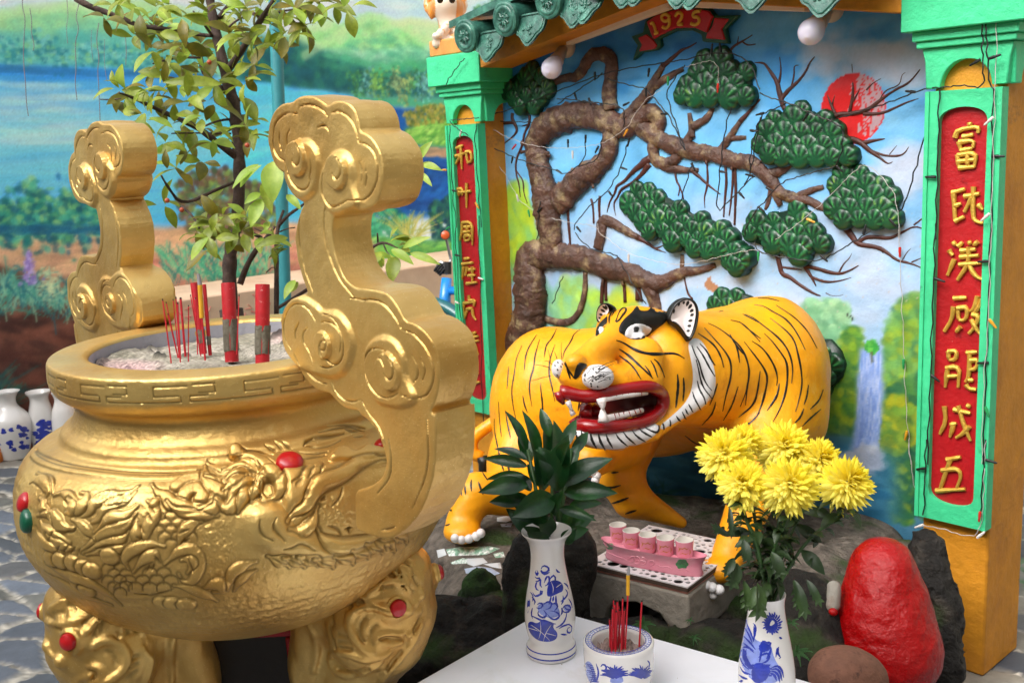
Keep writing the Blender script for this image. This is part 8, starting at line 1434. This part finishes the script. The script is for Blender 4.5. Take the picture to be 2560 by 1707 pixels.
# ---- thin roots hanging in front of the mural, a teal pipe, a bicycle behind the far pillar
HR = mat('grey hanging root','6f6a70',.9)
for i,(v,pts,r) in enumerate((('A1',[(160,-60),(150,40),(175,130),(165,250),(160,420),(175,560),(180,700),(195,800)],9),('A1',[(205,60),(220,150),(215,230),(235,310),(230,350)],8),('A1',[(460,0),(470,120),(455,190),(465,300)],6),('A1',[(545,20),(520,120),(545,200),(515,290),(525,480),(515,560),(530,690)],9),('A1',[(680,160),(660,280),(685,400),(670,480),(680,600),(690,880)],9),('A1',[(860,230),(870,340),(865,450)],7),('A1',[(630,210),(625,300),(640,420)],5),('A1',[(720,270),(715,420),(735,560)],5))):
    b = MB();q = chaikin(pts,2);b.tube([at(P1(v,*p),4.6) for p in q],mm(v,r*.33,4.6),6);o = b.build('hanging_root',HR);tag(o,('longest wavy grey root hanging at the far left of the lake','short grey root just right of the longest one','thin faint root hanging over the left hills','dark wavy root crossing the far tree line','long grey root hanging just left of the tree leaves','short root hanging among the left leaves','faint thin root beside the dark wavy one','thin straight root left of the tree leaves')[i],'root','hanging roots in front of the mural')
TEAL = mat('teal pipe paint','2f7f86',.5,var=.15,vscale=12,bump=.15);b = MB();p0,p1 = onX(P1('D',636,130),-4.92),onX(P1('D',656,720),-4.92);d_ = (p1-p0)/(p1[2]-p0[2]);b.tube([p0+d_*(2.6-p0[2]),p0,(p0+p1)/2,p1,p1+d_*(0-p1[2])],.033,20);o = b.build('drain_pipe',TEAL);tag(o,'teal painted vertical pipe standing before the painted wall behind the tree','pipe')
BD = 5.2;bt = thing('bicycle','bicycle with blue frame and teal mudguard parked behind the far pillar','bicycle',np.array([*at(P1('A6',1400,700),BD)[:2],0.0]))
BL = mat('bright blue frame','1f86d9',.3,coat=.4);RUB = mat('black rubber','17171a',.6,bump=.3);CHR = mat('steel','9a9ca0',.3,.9)
wc = at(P1('A6',1290,720),BD);wc[2] = .33;ax = np.array([.2,-1,0]);ax /= np.linalg.norm(ax);wu = np.array([1,.2,0])/np.linalg.norm([1,.2,0])
def ring(c,r,a0=0,a1=2*math.pi,n=40):return [c+wu*r*math.cos(a)+np.array([0,0,1])*r*math.sin(a) for a in np.linspace(a0,a1,n)]
hd = at(P1('A6',1420,400),BD);hb = at(P1('A6',1400,760),BD)
for c in (wc,wc+wu*1.02):
    b = MB();b.tube(ring(c,.32),.018,10,cap=False);wh = b.build('tyre',RUB,bt,angle=180);b = MB();b.tube(ring(c,.297),.009,8,cap=False)
    for k in range(14):a = k*math.pi/7;b.tube([c,c+wu*.295*math.cos(a)+np.array([0,0,.295*math.sin(a)])],.0012,4)
    b.build('rim',CHR,wh,angle=180)
b = MB();b.tube(ring(wc,.375,.15,2.6,24),.034,10,flat=(np.array([0,0,1.0]),.8));b.build('mudguard',mat('teal mudguard','1f5f62',.35,coat=.3),bt,angle=180)
b = MB();b.tube([hd+np.array([0,0,-.02]),(hd+hb)/2,hb],[.026,.03,.034],14);b.tube([hb,wc+wu*.55+np.array([0,0,-.04]),wc+wu*1.02],.022,12);b.tube([hd+np.array([0,0,-.08]),wc+wu*.62+np.array([0,0,.42]),wc+wu*.55+np.array([0,0,-.04])],.022,12);b.tube([hb,wc],.014,8);b.build('frame',BL,bt,angle=180)
b = MB();gp = at(P1('A6',1360,350),BD);b.tube([hd,hd+np.array([0,0,.05]),(hd+gp)/2+np.array([0,0,.04]),gp],.012,8);b.build('handlebar',CHR,bt,angle=180)
b = MB();k = [gp+(hd-gp)*f*.7 for f in np.linspace(-.15,1,9)];b.tube(k,[.026+.005*(i % 2) for i in range(9)],12);b.tube([hd,hd+UP*.06],.025,10);b.build('grip',RUB,bt)
b = MB();rc = at(P1('A6',1412,132),BD);b.lathe([(.022,0),(.02,.008),(.01,.012),(0,.013)],20,rc,axis=-fw);b.lathe([(.024,0),(.022,-.015),(0,-.02)],20,rc,axis=-fw,mi=1);b.tube([rc+fw*.02,rc+fw*.02-np.array([0,0,.12])+RT*.02,hd],.008,6,1);b.build('reflector',[mat('amber reflector','c4562a',.3),CHR],bt)

# ---- vases on the paving at the left edge
def jar(name,label,base,prof,deco,m=PORC,seed=1):
    t = thing(name,label,'vase',base,None);b = MB();pf = resample(chaikin([(r_,z_*.83) for r_,z_ in prof],2),60);b.lathe(pf,48,base);bv = bvh_of(b.v[0],b.f);g = np.random.default_rng(seed)
    for _ in range(deco):
        z = g.uniform(*( .04,.17)) if deco < 60 else g.uniform(.04,.34);x,y = proj(np.array(base)+np.array([0,0,z]));r = np.interp(z,pf[:45,1],pf[:45,0])*FPX/dep(base);x += g.uniform(-.9,.9)*r;s_ = g.uniform(4,11);a = g.uniform(0,6)
        drape_poly(b,bv,[(x+s_*math.cos(a+k)*(1+.5*math.sin(3*k)),y+s_*.8*math.sin(a+k)) for k in np.linspace(0,6.28,9)[:-1]],4,.001,1)
    b.build('body',[m,BLUE],t,angle=60)
J = onZ(P1('D',34,1052),0);k5 = mm('A5',1,dep(J));jar('white_vase','tall white vase with a faint blue spray standing at the foot of the mural',J,[(0,0),(90*k5,0),(95*k5,.015),(120*k5,.09),(142*k5,.19),(138*k5,.25),(100*k5,.295),(64*k5,.325),(54*k5,.355),(62*k5,.39),(84*k5,.415),(92*k5,.42),(86*k5,.424),(60*k5,.40)],18)
J = onZ(P1('D',106,1040),0);jar('blue_vase','white vase covered in blue flowers with a scalloped mouth beside the white vase',J,[(0,0),(70*k5,0),(76*k5,.02),(84*k5,.12),(86*k5,.22),(74*k5,.29),(60*k5,.33),(62*k5,.36),(84*k5,.385),(86*k5,.392),(78*k5,.394),(56*k5,.36)],32,seed=4)
J = onZ(P1('D',158,1040),0);jar('white_vase','short white vase half hidden behind the rim of the gold burner',J,[(0,0),(70*k5,0),(76*k5,.02),(90*k5,.14),(80*k5,.26),(52*k5,.32),(48*k5,.35),(64*k5,.385),(66*k5,.39),(60*k5,.392),(44*k5,.36)],0)
J = onZ(P1('D',-8,1062),0);jar('orange_jar','orange and white jar cut off at the left edge',J,[(0,0),(40*k5,0),(50*k5,.02),(62*k5,.08),(60*k5,.13),(45*k5,.17),(36*k5,.18),(30*k5,.178)],0,mat('orange glaze','d97a2c',.3,var=.3,vscale=20,col2='e0d3c4',c2scale=14,c2lo=.5,c2hi=.55))

# ---- dark box with red sides under the burner
cf = at(P('S',(655,1600))[0],1.93);cu = RT.copy();cu[2] = 0;cu /= np.linalg.norm(cu);cv = np.array([-cu[1],cu[0],0]);t = thing('offering_box','dark box with red sides standing under the gold burner between its legs','box',np.array([cf[0],cf[1],0]))
x0,x1 = (proj(cf)[0]-527)*-1.93/FPX,(739-proj(cf)[0])*1.93/FPX;O = np.array([cf[0],cf[1],0])
def cq(a,b_,z):return O+cu*a+cv*b_+np.array([0,0,z])
b = MB()
for a0,a1 in ((x0-.022,x0),(x1,x1+.014)):b.prism([cq(a0,0,0),cq(a1,0,0),cq(a1,0,.575),cq(a0-.02,0,.575)],cv*.17)
b.prism([cq(x0-.03,0,.576),cq(x1+.035,0,.576),cq(x1+.035,0,.59),cq(x0-.03,0,.59)],cv*.17);b.build('side_panels',mat('red lacquer','9c1420',.4,var=.1),t,bevel=.004)
b = MB();b.prism([cq(x0+.001,.01,0),cq(x1-.001,.01,0),cq(x1-.001,.01,.575),cq(x0-.012,.01,.575)],cv*.02);b.build('front',mat('sooty metal','1c1613',.5,var=.3,vscale=6,bump=.2),t)

# ---- glazed lion on the far pillar
LC = mat('lion glaze',attr='Col',rough=.28,coat=.5,bump=.15,bscale=50)
lb = np.array([XL-.01,2.70,1.7825]);t = thing('lion_statuette','small cream and orange glazed guardian lion on top of the far pillar','statue',lb);LD = 4.02
b = MB();ll = at(P1('B6',95,700),LD);b.box((lb[0]-.125,2.56,1.7825),(lb[0]+.13,2.80,1.842));b.build('plinth',mat('orange glaze plinth','d9924a',.35,var=.2,vscale=16,bump=.2,coat=.3),t,bevel=.006)
E6 = lambda c,D,r,k=None:e('B6',c,D,r,k)
pr = [E6((250,60),3.98,(170,130,150)),E6((250,130),3.90,(105,75,90),.02),E6((255,-40),4.0,(150,90,130),.03),cp('B6',(280,180),4.0,110,(330,320),4.02,130,.04),cp('B6',(330,320),4.02,130,(500,380),4.08,140,.04),E6((560,400),4.12,(150,140,140),.04),cp('B6',(250,330),3.95,60,(160,430),3.92,52,.02),E6((150,420),3.90,(60,45,55),.015),cp('B6',(420,430),3.98,80,(250,510),3.94,50,.02),E6((210,510),3.92,(62,42,55),.012),E6((145,510),3.92,(55,55,55),.012),E6((700,245),4.15,(100,70,80),.02),E6((90,120),4.0,(45,110,60),.01),E6((420,120),4.0,(45,110,60),.01),E6((250,60),3.86,(70,40,40),.015),*[E6((250+215*math.cos(a),60-165*math.sin(a)),4.02,(44,40,50),.006) for a in np.linspace(-.7,3.84,15)],('cut',)+E6((248,122),3.84,(58,28,60),.008)]
V,Q = sdf_solid(pr,.0052,k=.02,smooth=2)
pxy = np.array([proj(v_) for v_ in V]);bx,by = (pxy[:,0]-1060)*4.6125,pxy[:,1]*4.6125;C = np.tile(hexc('e6d3bf'),(len(V),1));nz_ = fbm(V[:,0],V[:,1],V[:,2],6,3,5)
def paint(mask,c,al=1.0):C[mask] = C[mask]*(1-al)+hexc(c)*al
paint((bx < 130) & (by < 230),'d98a3a');paint((bx > 375) & (by < 230) & (bx < 480),'d98a3a');paint((by > 220) & (nz_ > .15),'d9954f',.8);paint(by < -20,'d98a3a',.6);paint((bx > 590) & (by < 320),'d9954f'); 
fr = ((V-EYE) @ fw) < 3.93;paint(fr & ((bx-248)**2/62**2+(by-118)**2/26**2 < 1),'1c0f0d');paint(fr & ((bx-248)**2/50**2+(by-30)**2/16**2 < 1),'c98a5a',.7);paint(fr & (np.abs(bx-248) < 52) & (np.abs(by-165) < 24),'d98a90',.9)
mb = MB();mb.add(V,Q,0,lin(C));mb.build('body',LC,t,angle=180)
for x in (185,325):b = MB();b.lathe([(.012*math.cos(a),.012*math.sin(a)) for a in np.linspace(-1.57,1.57,10)],14,at(P1('B6',x,5),3.83));b.build('eye',mat('dark eye','2a1a14',.2),t,angle=180)
